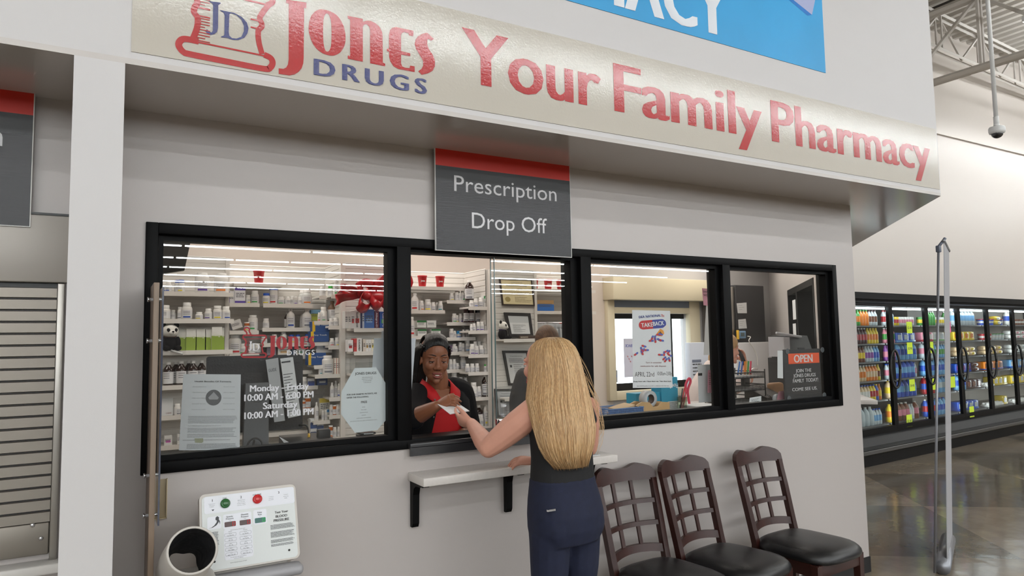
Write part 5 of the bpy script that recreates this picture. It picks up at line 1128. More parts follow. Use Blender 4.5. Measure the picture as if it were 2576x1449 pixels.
near = [(772, [(1186, 12, 17, P_, W_, C_, 'none'), (1197, 11, 22, P_, W_, C_, 'blue'), (1210, 12, 24, P_, W_, C_, 'grey')], 'top side shelf'),
        (832, [(1186, 8, 17, P_, W_, C_, 'none'), (1193, 9, 18, P_, W_, C_, 'grey'), (1203, 10, 23, P_, W_, C_, 'purple'), (1212, 13, 23, P_, W_, C_, 'purple'), (1222, 7, 11, P_, W_, C_, 'none')], 'second side shelf'),
        (892, [(1188, 14, 28, P_, W_, C_, 'purple'), (1199, 11, 22, P_, W_, C_, 'purple'), (1211, 12, 23, P_, W_, C_, 'grey'), (1223, 11, 25, P_, W_, C_, 'none'), (1196, 11, 32, P_, W_, C_, 'none', 0.07), (1206, 11, 32, P_, W_, C_, 'none', 0.07)], 'third side shelf'),
        (936, [(1176, 11, 21, P_, W_, C_, 'grey'), (1188, 13, 21, P_, W_, C_, 'grey'), (1200, 12, 21, P_, W_, C_, 'grey'), (1222, 10, 19, P_, W_, M_gcap, 'none')], 'fourth side shelf'),
        (1000, [(1192, 17, 37, P_, W_, C_, 'none'), (1194, 10, 20, P_, W_, C_, 'grey', -0.01), (1205, 11, 28, P_, W_, C_, 'grey'), (1221, 18, 56, S_, B2, C_, 'grey')], 'fifth side shelf'),
        (1074, [(1191, 15, 47, S_, W_, C_, 'none'), (1205, 21, 52, S_, B2, C_, 'grey', 0.02), (1211, 11, 27, P_, W_, C_, 'none', -0.01), (1224, 16, 60, S_, W_, C_, 'yellow')], 'lowest side shelf')]
for ypx, its, nm in near: run(gD, nm, GD, 1178, 1233, ypx, 2.33, 0.18, its, 'the worker side')
z = zs(1205, 772, 2.33); put_box(1222, 770, 10, 28, 2.345, z, (226, 228, 226), (30, 150, 80), 'white and green box at the post on the top side shelf', None, 0.06, bandpos='top')
z = zs(1150, 756, YD); put_bottle(1181, 752, 22, 50, 2.46, z, 'syrup', M_brown, C_, 'grey', 'tall dark brown bottle with white label standing over the side shelves', GD)
z = zs(1150, 811, YD)
for px, w_, bdm, lab_ in ((1173, 14, M_brown, 'first dark jug with pale label on the second rear shelf'), (1185, 16, mat('maroon_jug', (62, 20, 26), 0.2, coat=0.3), 'maroon jug between the dark jugs on the second rear shelf'), (1203, 16, mat('black_jug', (26, 24, 32), 0.2, coat=0.3), 'black jug beside the post on the second rear shelf')): put_bottle(px, 809, w_, 40, 2.47, z, 'vial', bdm, bdm, 'grey', lab_, GD)

# certificates and panda on the end panel
def panda(loc, s, rz, label, rnd):
    o = thing('plush_panda', label, 'toy', loc, rz, local=True)
    Wf = mat('white_plush', (232, 230, 224), 0.9, bump=0.15, bscale=200); Bf = mat('black_plush', (18, 16, 20), 0.95, bump=0.15, bscale=200, spec=0.2)
    t = MB().use(Bf); t.ell((0, 0, 0.055), (0.055, 0.045, 0.06)); t.ell((-0.05, -0.02, 0.06), (0.02, 0.025, 0.045)); t.ell((0.05, -0.02, 0.06), (0.02, 0.025, 0.045)); t.ell((-0.04, -0.06, 0.02), (0.022, 0.04, 0.02)); t.ell((0.04, -0.06, 0.02), (0.022, 0.04, 0.02)); t.build('body', o)
    t = MB().use(Wf); t.ell((0, -0.012, 0.145), (0.057, 0.048, 0.05), nu=24, nv=16); t.ell((0, -0.052, 0.132), (0.025, 0.022, 0.02)); h = t.build('head', o)
    for s_ in (-1, 1):
        t = MB().use(Bf); t.ell((s_ * 0.045, 0.0, 0.187), (0.02, 0.012, 0.02)); t.build('ear', h)
        t = MB().use(Bf); t.ell((s_ * 0.024, -0.052, 0.15), (0.012, 0.008, 0.016), Matrix.Rotation(s_ * 0.5, 4, 'Y')); t.build('eye_patch', h)
    t = MB().use(Bf); t.ell((0, -0.073, 0.139), (0.009, 0.006, 0.006)); t.tube([(0, -0.074, 0.134), (0, -0.073, 0.124)], 0.0015, 5); t.build('nose', h)
    t = MB().use(rnd); t.lathe([(0.04, 0.098), (0.044, 0.104), (0.04, 0.11)], n=20, cap=False, sy=0.9); t.build('neck_ribbon', o)
    o.scale = (s, s, s); return o
q = at(429, 878, 2.02); panda((q.x, 2.12, z3), 0.92, 0.25, 'plush toy panda sitting beside the green allergy boxes', mat('brown_ribbon', (92, 70, 58), 0.6))
YE = 2.14
for ypx in (853, 1000): run(gE, '', 'x', 1240, 1345, ypx, YE, 0.16, [], '', (2.93, 3.34))
zE = zs(1290, 853, YE); zE2 = zs(1285, 1000, YE)
q = at(1275, 850, YE); panda((q.x, 2.22, zE), 0.80, 0.75, 'plush toy panda in purple on the certificate shelf', mat('purple_ribbon', (60, 40, 90), 0.6))
M_frame = mat('black_frame_wood', (26, 24, 26), 0.3); M_brownf = mat('brown_plaque', (52, 38, 30), 0.35); M_cream = mat('cream_parchment', (230, 216, 172), 0.6)
def framed(c4, Y0, Y1, inset, fm, pm, label, kind):
    """c4: corner pixels tl tr br bl; the frame leans between depths Y1 (top) and Y0 (bottom)"""
    tl, tr, br, bl = at(*c4[0], Y1), at(*c4[1], Y1), at(*c4[2], Y0), at(*c4[3], Y0)
    o = thing('certificate_frame', label, 'certificate', tuple(bl)); up = ((tl - bl) + (tr - br)) / 2; rt = ((tr - tl) + (br - bl)) / 2; n_ = rt.cross(up).normalized(); n_ = n_ if n_.y < 0 else -n_
    def g(u, v, w_=0.0): return bl + (br - bl) * u + (tl - bl) * v + ((tr - tl) - (br - bl)) * u * v + n_ * w_
    t = MB().use(fm); iw, ih = inset / rt.length, inset / up.length
    vo = [(0, 0), (1, 0), (1, 1), (0, 1)]; vi = [(iw, ih), (1 - iw, ih), (1 - iw, 1 - ih), (iw, 1 - ih)]
    vs_ = [g(*p, -0.012) for p in vo] + [g(*p, 0.004) for p in vo] + [g(*p, 0.004) for p in vi] + [g(*p, -0.002) for p in vi]
    fs_ = [(0, 1, 2, 3)]
    for k in (0, 4, 8): fs_ += [(k + i, k + (i + 1) % 4, k + 4 + (i + 1) % 4, k + 4 + i) for i in range(4)]
    t.add(vs_, fs_); t.build('frame', o)
    t = MB().use(pm); t.add([g(*p, -0.001) for p in vi], [(0, 1, 2, 3)]); sh_ = t.build('document', o)
    t = MB().use(M_print); ff = lambda u, v: g(iw + u * (1 - 2 * iw), ih + v * (1 - 2 * ih), 0.0)
    if kind == 'parchment':
        t.use(M_ink); text(t, 'Certificate for the', ff, 0.33, 0.7, 0.88, 0.035); text(t, 'Practice of Pharmacy', ff, 0.17, 0.84, 0.75, 0.07, 0.02); text(t, 'This is to certify that', ff, 0.33, 0.67, 0.62, 0.03); t.use(mat('gold_seal', (168, 150, 96), 0.5)); t.poly([(0.16 + 0.09 * math.cos(a * 0.3927), 0.2 + 0.105 * math.sin(a * 0.3927)) for a in range(16)], [], ff); t.use(mat('brown_print', (120, 100, 80), 0.7)); lines_of_text(t, ff, 0.08, 0.95, 0.5, 3, 0.055, 0.018, 3); lines_of_text(t, ff, 0.4, 0.95, 0.28, 4, 0.06, 0.016, 5, 0.4)
    elif kind == 'two':
        t.use(mat('pale_grey_sheet', (186, 190, 192), 0.6)); t.add([ff(0, 0.62), ff(1, 0.62), ff(1, 1), ff(0, 1)], [(0, 1, 2, 3)]); t.use(M_print); lines_of_text(t, ff, 0.15, 0.85, 0.5, 9, 0.05, 0.014, 8, 0.5)
    else:
        text(t, 'Drug Enforcement', ff, 0.2, 0.8, 0.88, 0.035); lines_of_text(t, ff, 0.12, 0.88, 0.8, 4, 0.04, 0.014, 9, 0.4); t.add([ff(0.12, 0.52), ff(0.22, 0.52), ff(0.22, 0.60), ff(0.12, 0.60)], [(0, 1, 2, 3)]); lines_of_text(t, ff, 0.3, 0.9, 0.6, 8, 0.06, 0.014, 10, 0.4)
    t.build('printing', sh_, fix=False); return o
framed([(1256, 700), (1338, 703), (1345, 770), (1264, 768)], 2.285, 2.285, 0.012, M_brownf, M_cream, 'cream parchment certificate on a brown plaque high on the end panel', 'parchment')
framed([(1268, 786), (1334, 788), (1342, 848), (1282, 848)], 2.24, 2.28, 0.028, M_frame, M_paper, 'black framed certificate behind the purple toy panda', 'two')
framed([(1264, 882), (1328, 882), (1340, 968), (1280, 970)], 2.285, 2.29, 0.022, M_frame, M_paper, 'black framed registration hanging below the panda shelf', 'dea')
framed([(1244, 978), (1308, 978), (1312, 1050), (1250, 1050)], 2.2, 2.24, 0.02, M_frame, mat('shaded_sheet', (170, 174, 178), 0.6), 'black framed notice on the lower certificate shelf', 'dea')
q = at(1309, 868, YE); t = MB().use(mat('name_plate_brown', (66, 48, 38), 0.4)); t.rbox(q.x - 0.005, q.x + 0.17, YE + 0.005, YE + 0.02, zE, zE + 0.03, 0.002); np_ = tag(t.build('name_plate', origin=(q.x, YE, zE)), 'small brown name plate on the certificate shelf', 'name plate')
t = MB().use(mat('plate_lettering', (224, 214, 196), 0.5)); text(t, 'BARBARA', lambda u, v: Vector((u, YE + 0.0042, v)), q.x + 0.008, q.x + 0.085, zE + 0.009, 0.013, 0.02); t.build('lettering', np_, fix=False)

# bay behind the customer: cups, cork board box, hanging bags
z = run(gF, '', 'x', 1345, 1452, 728, YD, 0.25, [], '', (3.4, 4.2))
for i, px in enumerate((1351, 1386, 1417, 1447)): red_cup(px, 724, YD, z, 'red plastic cup behind the sliding glass, %s from the certificates' % ORD[i])
z = run(gF, '', 'x', 1345, 1452, 783, YD, 0.25, [], '', (3.4, 4.2))
put_box(1373, 780, 50, 28, YD + 0.01, z, (176, 140, 92), (30, 104, 186), 'brown carton with blue front under the red cups', None, 0.15, bandpos='low')
t = MB().use(M_chrome); zr = zs(1400, 812, 2.45); t.cyl((3.4, 2.45, zr), (4.05, 2.45, zr), 0.008, n=8); t.build('hang_rail', gF)
M_bag = mat('clear_bag', (176, 178, 180), 0.25, spec=0.6); M_bagr = mat('red_bag_top', (214, 58, 40), 0.4)
for i, px in enumerate(range(1352, 1448, 9)):
    q = at(px, 830, 2.45); t = MB().use(M_bagr if px > 1412 else M_bag); t.rbox(q.x - 0.006, q.x + 0.006, 2.36, 2.54, zr - 0.07, zr - 0.01, 0.004); t.use(M_bag); t.rbox(q.x - 0.01, q.x + 0.01, 2.35, 2.55, zr - 0.34, zr - 0.06, 0.006); t.use(M_chrome); t.tube([(q.x, 2.45, zr - 0.012), (q.x, 2.45, zr + 0.01)], 0.003, 5)
    tag(t.build('hanging_bag', origin=(q.x, 2.45, zr - 0.34)), 'hanging prescription bag%s on the rail, %s from the certificates' % (' with red top' if px > 1412 else '', ORD[i]), 'bag', 'prescription bags on the rail')

# ------------------------------------------------------------------ work counter and what stands on it
M_count = mat('counter_laminate', (206, 204, 202), 0.3)
ZK = 1.14
t = MB().use(M_count); t.rbox(-2.9, 1.185, 0.136, 0.72, ZK - 0.04, ZK, 0.004); o = tag(t.build('work_counter', origin=(-0.8, 0.4, 0)), 'pale work counter inside the big window under the computer', 'counter')
t = MB().use(M_white); t.box(-2.9, 1.185, 0.2, 0.7, 0, ZK - 0.04); t.build('cabinet', o)
t = MB().use(M_count); t.rbox(2.26, 4.55, 0.136, 0.85, 1.135, 1.172, 0.004); o = tag(t.build('work_counter', origin=(3.4, 0.4, 0)), 'pale work counter inside the poster window and corner window', 'counter')
t = MB().use(M_white); t.box(2.3, 4.56, 0.18, 0.8, 0, 1.135); t.build('cabinet', o)
# computer monitor seen from behind
mo = thing('computer_monitor', 'black computer monitor seen from behind with papers taped on it', 'monitor', (0.72, 0.72, ZK))
m0, m1 = at(519, 897, 0.66), at(762, 897, 0.60); mb0 = at(690, 1083, 0.62)
def mq(u, v, w_=0.0):
    a = Vector((m0.x, 0.66, 0)); b = Vector((m1.x, 0.60, 0)); d_ = (b - a); n_ = Vector((d_.y, -d_.x, 0)).normalized(); p = a + d_ * u; return Vector((p.x, p.y, mb0.z + (m0.z - mb0.z) * v)) + n_ * w_
t = MB().use(mat('monitor_back', (34, 34, 37), 0.5, bump=0.15, bscale=120)); fnm = lambda d_: None
t.prism(rr2(0, 1, 0, 1, 0.03, 4), lambda a, b, w_: mq(a, b, -0.03 + w_), 0.03); t.prism(rr2(0.2, 0.8, 0.1, 0.78, 0.05, 4), lambda a, b, w_: mq(a, b, w_), 0.02); t.build('housing', mo)
t = MB().use(M_sk)
t.box(0, 0, 0, 0, 0, 0) if False else None
t.add([mq(0.28, 0.9, 0.001), mq(0.62, 0.9, 0.001), mq(0.62, 0.925, 0.001), mq(0.28, 0.925, 0.001)], [(0, 1, 2, 3)]); t.build('vent_slot', mo)
t = MB().use(mat('monitor_stand', (66, 67, 70), 0.4)); sa, sb = at(618, 965, 0.5), at(676, 965, 0.5); sc_ = at(608, 1135, 0.5)
t.loft([[Vector((sa.x, 0.50, sa.z)), Vector((sb.x, 0.50, sa.z)), Vector((sb.x, 0.54, sa.z)), Vector((sa.x, 0.54, sa.z))], [Vector((sc_.x, 0.46, ZK)), Vector((sb.x - 0.005, 0.46, ZK)), Vector((sb.x - 0.005, 0.50, ZK)), Vector((sc_.x, 0.50, ZK))]], smooth=False)
t.use(mat('monitor_back', (34, 34, 37))); t.box(sa.x + 0.01, sb.x - 0.01, 0.53, 0.62, sa.z - 0.1, sa.z - 0.01); t.rbox(sc_.x - 0.05, sb.x + 0.05, 0.42, 0.70, ZK, ZK + 0.012, 0.004); st_ = t.build('stand', mo)
t = MB().use(mat('logo_ring', (20, 20, 22), 0.3)); q = at(648, 1000, 0.468)
text(t, 'DELL', lambda u, v: Vector((u, 0.468, v)), q.x - 0.022, q.x + 0.022, q.z - 0.008, 0.014, 0.02); t.stroke([(q.x + 0.036 * math.cos(a * 0.2618), q.z + 0.022 * math.sin(a * 0.2618)) for a in range(24)], 0.002, lambda u, v: Vector((u, 0.468, v)), True); t.build('maker_mark', st_, fix=False)
def sheet(px4, Y, label, name='paper_sheet', cat='paper', m_=None, wave=0.0, n=6, origin_y=None):
    a, b, c_, d_ = [at(*p, (Y[i] if isinstance(Y, (list, tuple)) else Y)) for i, p in enumerate(px4)]
    def g(u, v, w_=0.0): return a * (1 - u) * v + b * u * v + c_ * u * (1 - v) + d_ * (1 - u) * (1 - v) + Vector((0, -w_ - wave * math.sin(3.1 * u + 2 * v), 0))
    t = MB().use(m_ or M_paper); vs_ = [g(i / n, j / n) for j in range(n + 1) for i in range(n + 1)] + [g(i / n, j / n, -0.0006) for j in range(n + 1) for i in range(n + 1)]
    k = (n + 1) ** 2; fs_ = [(j * (n + 1) + i, j * (n + 1) + i + 1, (j + 1) * (n + 1) + i + 1, (j + 1) * (n + 1) + i) for j in range(n) for i in range(n)]
    fs_ = fs_ + [tuple(k + i for i in f_)[::-1] for f_ in fs_]
    t.add(vs_, fs_, True); o = t.build(name, origin=tuple(d_), fix=False); tag(o, label, cat); return o, g
o, g = sheet([(705, 902), (737, 898), (757, 1045), (725, 1052)], 0.5, 'printed form taped to the back of the computer monitor, outer sheet'); t = MB().use(M_print); f_ = lambda u, v: g(u, v, 0.0012)
t.add([f_(0.05, 0.92), f_(0.75, 0.92), f_(0.75, 0.945), f_(0.05, 0.945)], [(0, 1, 2, 3)]); lines_of_text(t, f_, 0.05, 0.9, 0.72, 14, 0.048, 0.012, 3, 0.5); t.build('print', o, fix=False)
o, g = sheet([(668, 905), (700, 900), (717, 1058), (690, 1062)], 0.51, 'folded guide leaflet taped to the back of the computer monitor', m_=mat('grey_paper', (176, 178, 180), 0.7), wave=0.004); t = MB().use(M_print); f_ = lambda u, v: g(u, v, 0.0012); text(t, 'GUIDE', f_, 0.1, 0.75, 0.80, 0.05); t.build('print', o, fix=False)
t = MB().use(M_dark); q = at(641, 1118, 0.38); R_ = 0.034
hs = thing('headset', 'black wire headset standing at the foot of the monitor stand', 'headset', (q.x, 0.38, ZK))
t.tube([(q.x + R_ * math.cos(a * 0.2618), 0.38, ZK + 0.045 + (R_ + 0.004) * math.sin(a * 0.2618)) for a in range(25)], 0.004, 6); t.build('headband', hs)
t = MB().use(M_dark); t.tube([(q.x - 0.004, 0.375, ZK + 0.075), (q.x - 0.01, 0.37, ZK + 0.045), (q.x - 0.005, 0.37, ZK + 0.015)], 0.005, 6); t.ell((q.x - 0.006, 0.37, ZK + 0.017), (0.013, 0.01, 0.012)); t.build('earpiece', hs)
t = MB().use(M_dark); t.tube(catmull([(q.x + 0.03, 0.38, ZK + 0.01), (q.x + 0.09, 0.37, ZK + 0.03), (q.x + 0.17, 0.38, ZK + 0.035), (q.x + 0.24, 0.40, ZK + 0.02)], 6), 0.0035, 6); t.build('cable', hs)
pr = thing('label_printer', 'flat black office printer on the counter beside the monitor', 'printer', tuple(at(785, 1110, 0.5)))
a_, b_ = at(728, 1120, 0.42), at(846, 1120, 0.42)
t = MB().use(M_dark); t.prism([(0.42, ZK), (0.42, ZK + 0.02), (0.47, ZK + 0.04), (0.66, ZK + 0.052), (0.66, ZK)], lambda a, b, w_: Vector((a_.x + w_, a, b)), b_.x - a_.x); t.build('body', pr)
t = MB().use(M_dgrey); t.rbox(b_.x - 0.07, b_.x - 0.005, 0.5, 0.54, ZK + 0.035, ZK + 0.085, 0.008); t.build('screen', pr)
t = MB().use(M_dark); t.tube(catmull([at(752, 1070, 0.6), at(770, 1070, 0.58), at(776, 1085, 0.56), at(777, 1110, 0.5), at(776, 1120, 0.45)], 6), 0.0045, 6); o = tag(t.build('power_cable', origin=tuple(at(776, 1120, 0.45))), 'black cable with yellow sleeve beside the monitor', 'cable')
t = MB().use(mat('yellow_sleeve', (222, 178, 40), 0.5)); q0, q1 = at(777, 1092, 0.545), at(777, 1101, 0.525); t.tube([q0, q1], 0.0062, 8); t.build('sleeve', o)
o, g = sheet([(702, 1098), (728, 1113), (722, 1126), (713, 1112)], 0.45, 'torn white paper on the counter between stand and printer')
tp = thing('cassette_stack', 'stack of clear tape holders at the octagon notice foot', 'box', tuple(at(922, 1095, 0.16)))
for i in range(3):
    q = at(920, 1088 + i * 7, 0.16); t = MB().use(mat('smoke_case', (40, 40, 44), 0.2)); t.rbox(q.x - 0.036, q.x + 0.036, 0.12, 0.2, q.z - 0.005, q.z + 0.004, 0.001); t.use(M_paper); t.box(q.x - 0.022, q.x + 0.024, 0.119, 0.12, q.z - 0.003, q.z + 0.001); t.build('case', tp)
t = MB().use(M_count); t.rbox(1.195, 2.25, 0.136, 0.30, 1.10, 1.135, 0.004); o = tag(t.build('transaction_ledge', origin=(1.7, 0.2, 1.1)), 'dark edged ledge inside the open window in front of the worker', 'ledge'); t = MB().use(M_white); t.box(1.2, 2.24, 0.14, 0.2, 0, 1.1); t.build('support', o)
t = MB().use(mat('blue_basket', (36, 120, 196), 0.4)); q = at(1060, 1110, 0.22)
for i in range(9): t.box(q.x - 0.05 + i * 0.012, q.x - 0.045 + i * 0.012, 0.17, 0.173, 1.136, 1.17)
t.box(q.x - 0.055, q.x + 0.06, 0.168, 0.176, 1.165, 1.178); t.box(q.x - 0.055, q.x + 0.06, 0.17, 0.28, 1.136, 1.14); t.box(q.x - 0.055, q.x - 0.05, 0.17, 0.28, 1.136, 1.178); t.box(q.x + 0.055, q.x + 0.06, 0.17, 0.28, 1.136, 1.178); t.box(q.x - 0.055, q.x + 0.06, 0.276, 0.28, 1.136, 1.178)
tag(t.build('basket', origin=(q.x, 0.22, 1.136)), 'small bright blue plastic basket on the ledge in front of the worker', 'basket')

# ------------------------------------------------------------------ things on and behind the counter by the corner
ZC = 1.1725
q0, q1 = at(1531, 1045, 0.3), at(1618, 1042, 0.3)
t = MB().use(mat('blue_wire_basket', (84, 120, 170), 0.4, alpha=1.0)); x0, x1 = q0.x, q1.x; hb_ = 0.058
bk = thing('letter_basket', 'blue mesh plastic basket beside the tape dispenser', 'basket', ((x0 + x1) / 2, 0.4, ZC))
for k, (ya, yb__) in enumerate(((0.30, 0.30), (0.48, 0.48))):
    for i in range(27): xx_ = x0 + 0.006 + (x1 - x0 - 0.012) * i / 26; t.box(xx_ - 0.0016, xx_ + 0.0016, ya - 0.0016 - 0.008 * (ya < 0.4), ya + 0.0016, ZC, ZC + hb_)
    for j in range(6): t.box(x0, x1, ya - 0.002 - 0.006 * (ya < 0.4), ya + 0.002, ZC + hb_ * j / 5.2, ZC + hb_ * j / 5.2 + 0.0026)
for xx_ in (x0, x1):
    for j in range(6): t.box(xx_ - 0.002, xx_ + 0.002, 0.3, 0.48, ZC + hb_ * j / 5.2, ZC + hb_ * j / 5.2 + 0.0026)
    for i in range(12): t.box(xx_ - 0.0016, xx_ + 0.0016, 0.3 + 0.015 * i, 0.3032 + 0.015 * i, ZC, ZC + hb_)
t.box(x0, x1, 0.3, 0.48, ZC, ZC + 0.003); t.build('mesh', bk)
t = MB().use(mat('blue_wire_basket', (84, 120, 170))); t.tube([(x0, 0.294, ZC + hb_), (x1, 0.294, ZC + hb_), (x1, 0.484, ZC + hb_), (x0, 0.484, ZC + hb_), (x0, 0.294, ZC + hb_)], 0.004, 6); t.build('rim', bk)
t = MB().use(mat('tan_paper', (196, 170, 136), 0.7)); t.T = Matrix.Translation(((x0 + x1) / 2 + 0.03, 0.38, ZC + 0.06)) @ Euler((0.1, -0.12, 0.2)).to_matrix().to_4x4(); t.rbox(-0.09, 0.07, -0.05, 0.05, -0.04, -0.025, 0.003); t.rbox(-0.07, 0.09, -0.04, 0.05, -0.02, 0.002, 0.003); tag(t.build('paper_bundle', origin=((x0 + x1) / 2, 0.38, ZC + 0.02)), 'tan paper packets lying in the blue mesh basket', 'paper')
td0, td1 = at(1612, 1043, 0.34), at(1684, 1036, 0.34)
td = thing('tape_dispenser', 'tan desk tape dispenser with a big roll of printed tape', 'tape dispenser', ((td0.x + td1.x) / 2, 0.38, ZC)); L = td1.x - td0.x
t = MB().use(mat('tan_plastic', (196, 160, 112), 0.4)); prof = [(0, 0), (L, 0), (L, 0.062), (L * 0.98, 0.07), (L * 0.72, 0.076), (L * 0.6, 0.05), (L * 0.42, 0.048), (L * 0.3, 0.078), (L * 0.05, 0.085), (-0.03, 0.07), (-0.04, 0.062), (0, 0.05)]
for ya in (0.335, 0.405): t.prism(prof, lambda a, b, w_: Vector((td0.x + a, ya + w_, ZC + b)), 0.008)
t.box(td0.x, td1.x, 0.34, 0.41, ZC, ZC + 0.03); t.box(td0.x + L * 0.75, td1.x, 0.34, 0.41, ZC, ZC + 0.064); t.build('base', td)
t = MB().use(mat('tape_roll', (196, 200, 204), 0.3)); rc = Vector((td0.x + L * 0.38, 0.345, ZC + 0.098)); Mx = Matrix.Rotation(math.radians(-90), 4, 'X')
t.lathe([(0.03, 0), (0.052, 0), (0.052, 0.055), (0.03, 0.055), (0.03, 0)], rc, 28, Mx, cap=False); rl = t.build('tape_roll', td)
t = MB().use(mat('roll_core', (70, 44, 36), 0.6)); t.lathe([(0.029, 0.002), (0.029, 0.053)], rc, 20, Mx, cap=False); t.build('core', rl)
bx0, bx1 = at(1642, 1038, 0.44), at(1710, 1034, 0.44); zt0 = at(1676, 950, 0.44).z
cb = thing('blue_carton', 'turquoise carton standing upside down behind the tape dispenser', 'box', ((bx0.x + bx1.x) / 2, 0.5, ZC))
t = MB().use(mat('turquoise_card', (24, 150, 184), 0.45)); xm = at(1668, 1038, 0.44).x; t.rbox(xm, bx1.x, 0.45, 0.55, ZC, zt0, 0.002, 1); t.rbox(bx0.x - 0.12, xm, 0.46, 0.56, ZC, at(1640, 988, 0.45).z, 0.002, 1); t.build('body', cb)
t = MB().use(M_paper); fq = lambda u, v: Vector((u, 0.4485, v)); q0 = at(1681, 1033, 0.449); q1 = at(1706, 1008, 0.449); t.add([fq(q0.x, q0.z), fq(q1.x, q0.z), fq(q1.x, q1.z), fq(q0.x, q1.z)], [(0, 1, 2, 3)]); t.use(M_print); lines_of_text(t, lambda u, v: Vector((u, 0.4478, v)), q0.x + 0.006, q1.x - 0.006, q1.z - 0.01, 5, 0.009, 0.003, 3)
t.use(mat('white_print', (232, 236, 238), 0.5)); vs_, fs_ = text_geo('Flowflex', 0.015); qa, qb = at(1676, 976, 0.447), at(1706, 970, 0.447); a = min(v[0] for v in vs_); b = max(v[0] for v in vs_); sc_ = (qb.x - qa.x) / (b - a)
t.add([Vector((qb.x - (v[0] - a) * sc_, 0.4478, qa.z - (v[1] - 0.6) * sc_ * 1.3)) for v in vs_], fs_); t.build('printing', cb, fix=False)
cp = at(1722, 1030, 0.38); pc = thing('pencil_cup', 'clear pencil cup with red pens beside the turquoise carton', 'cup', (cp.x, 0.4, ZC))
t = MB().use(glass_mat('green_cup', (0.55, 0.6, 0.5), 0.08)); t.lathe([(0.03, 0), (0.034, 0.09)], (cp.x, 0.4, ZC), 16, cap=False); t.build('cup', pc)
for i, (dx, dy, c_) in enumerate(((0.0, 0, (210, 40, 60)), (0.012, 0.01, (230, 150, 40)), (-0.01, 0.005, (60, 60, 66)), (0.02, -0.006, (220, 60, 90)))):
    t = MB().use(mat('pen_%d_%d' % (c_[0], c_[1]), c_, 0.35)); t.tube([(cp.x + dx * 0.3 - 0.012, 0.4 + dy, ZC + 0.003), (cp.x + dx + 0.022, 0.4 + dy, ZC + 0.145)], 0.004, 6); o = tag(t.build('pen', origin=(cp.x, 0.4, ZC)), '%s pen standing in the clear pencil cup' % ('red', 'orange', 'black', 'pink')[i], 'pen')
t = MB().use(mat('pink_strap', (204, 44, 80), 0.4)); t.tube(catmull([at(1736, 1026, 0.7), at(1730, 985, 0.7), at(1737, 960, 0.7), at(1733, 952, 0.7), at(1725, 968, 0.7), at(1726, 990, 0.7)], 6), 0.009, 8); o = tag(t.build('scissors', origin=tuple(at(1736, 1026, 0.7))), 'red handled scissors standing behind the pencil cup', 'scissors')
ps = at(1765, 1030, 0.35); t = MB()
t.use(M_paper)
for i in range(6): t.rbox(ps.x - 0.10 + 0.004 * (i % 2), ps.x + 0.13 - 0.005 * (i % 3), 0.28, 0.46, ZC + i * 0.0055, ZC + i * 0.0055 + 0.005, 0.001, 1)
tag(t.build('paper_stack', origin=(ps.x, 0.36, ZC)), 'stack of white forms on the counter by the third mullion', 'paper stack')
# wire letter tray in the corner window
lt0, lt1 = at(1842, 1000, 0.45), at(1918, 1000, 0.45)
lt = thing('letter_tray', 'black wire letter tray holding forms in the corner window', 'tray', ((lt0.x + lt1.x) / 2, 0.5, ZC))
M_wire = mat('black_wire', (30, 30, 32), 0.4)
xl, xr = lt0.x - 0.01, lt1.x
for zz_ in (0.0, 0.09, 0.18):
    t = MB().use(M_wire); t.box(xl, xr, 0.42, 0.7, ZC + zz_ + 0.004, ZC + zz_ + 0.008)
    t.tube([(xl, 0.42, ZC + zz_ + 0.045), (xr, 0.42, ZC + zz_ + 0.045), (xr, 0.70, ZC + zz_ + 0.045), (xl, 0.70, ZC + zz_ + 0.045), (xl, 0.42, ZC + zz_ + 0.045)], 0.004, 6)
    for i in range(40): xx_ = xl + (xr - xl) * i / 39; t.box(xx_ - 0.001, xx_ + 0.001, 0.419, 0.421, ZC + zz_, ZC + zz_ + 0.045)
    t.build('tier', lt)
    t = MB().use(M_paper); t.rbox(xl + 0.02, xr - 0.02, 0.43, 0.68, ZC + zz_ + 0.0085, ZC + zz_ + 0.02, 0.001, 1); tag(t.build('paper_stack', origin=(xl, 0.55, ZC + zz_)), 'forms in the black wire tray, %s tier' % ('lowest' if zz_ == 0 else 'middle' if zz_ < 0.1 else 'top'), 'paper stack')
t = MB().use(M_wire)
for xx_ in (xl, xr):
    for ya in (0.42, 0.70): t.tube([(xx_, ya, ZC), (xx_, ya, ZC + 0.245)], 0.005, 6)
t.build('uprights', lt)
for i, (px, c_) in enumerate(((1859, (70, 120, 190)), (1866, (60, 90, 160)), (1875, (230, 190, 60)), (1881, (60, 150, 80)), (1887, (214, 60, 90)), (1872, (220, 120, 40)))):
    q = at(px, 930, 0.55); t = MB().use(mat('marker_%d_%d' % (c_[0], c_[1]), c_, 0.35)); t.tube([(q.x - 0.015 + 0.004 * i, 0.55, ZC + 0.202), (q.x + 0.012, 0.55, ZC + 0.30)], 0.006, 6)
    tag(t.build('marker_pen', origin=(q.x, 0.55, ZC + 0.2)), '%s marker standing on top of the wire tray' % ('light blue', 'dark blue', 'yellow', 'green', 'pink', 'orange')[i], 'pen', 'markers on the wire tray')
o, g = sheet([(1886, 1001), (1915, 996), (1915, 1016), (1884, 1021)], 0.1, 'small white handwritten note leaning at the corner window foot'); t = MB().use(M_print); lines_of_text(t, lambda u, v: g(u, v, 0.001), 0.15, 0.85, 0.7, 4, 0.16, 0.05, 4); t.build('print', o, fix=False)
o, g = sheet([(1959, 985), (1972, 983), (1974, 1012), (1952, 1014)], 0.12, 'pink paper note beside the open sign foot', m_=mat('pink_paper', (216, 150, 164), 0.7))
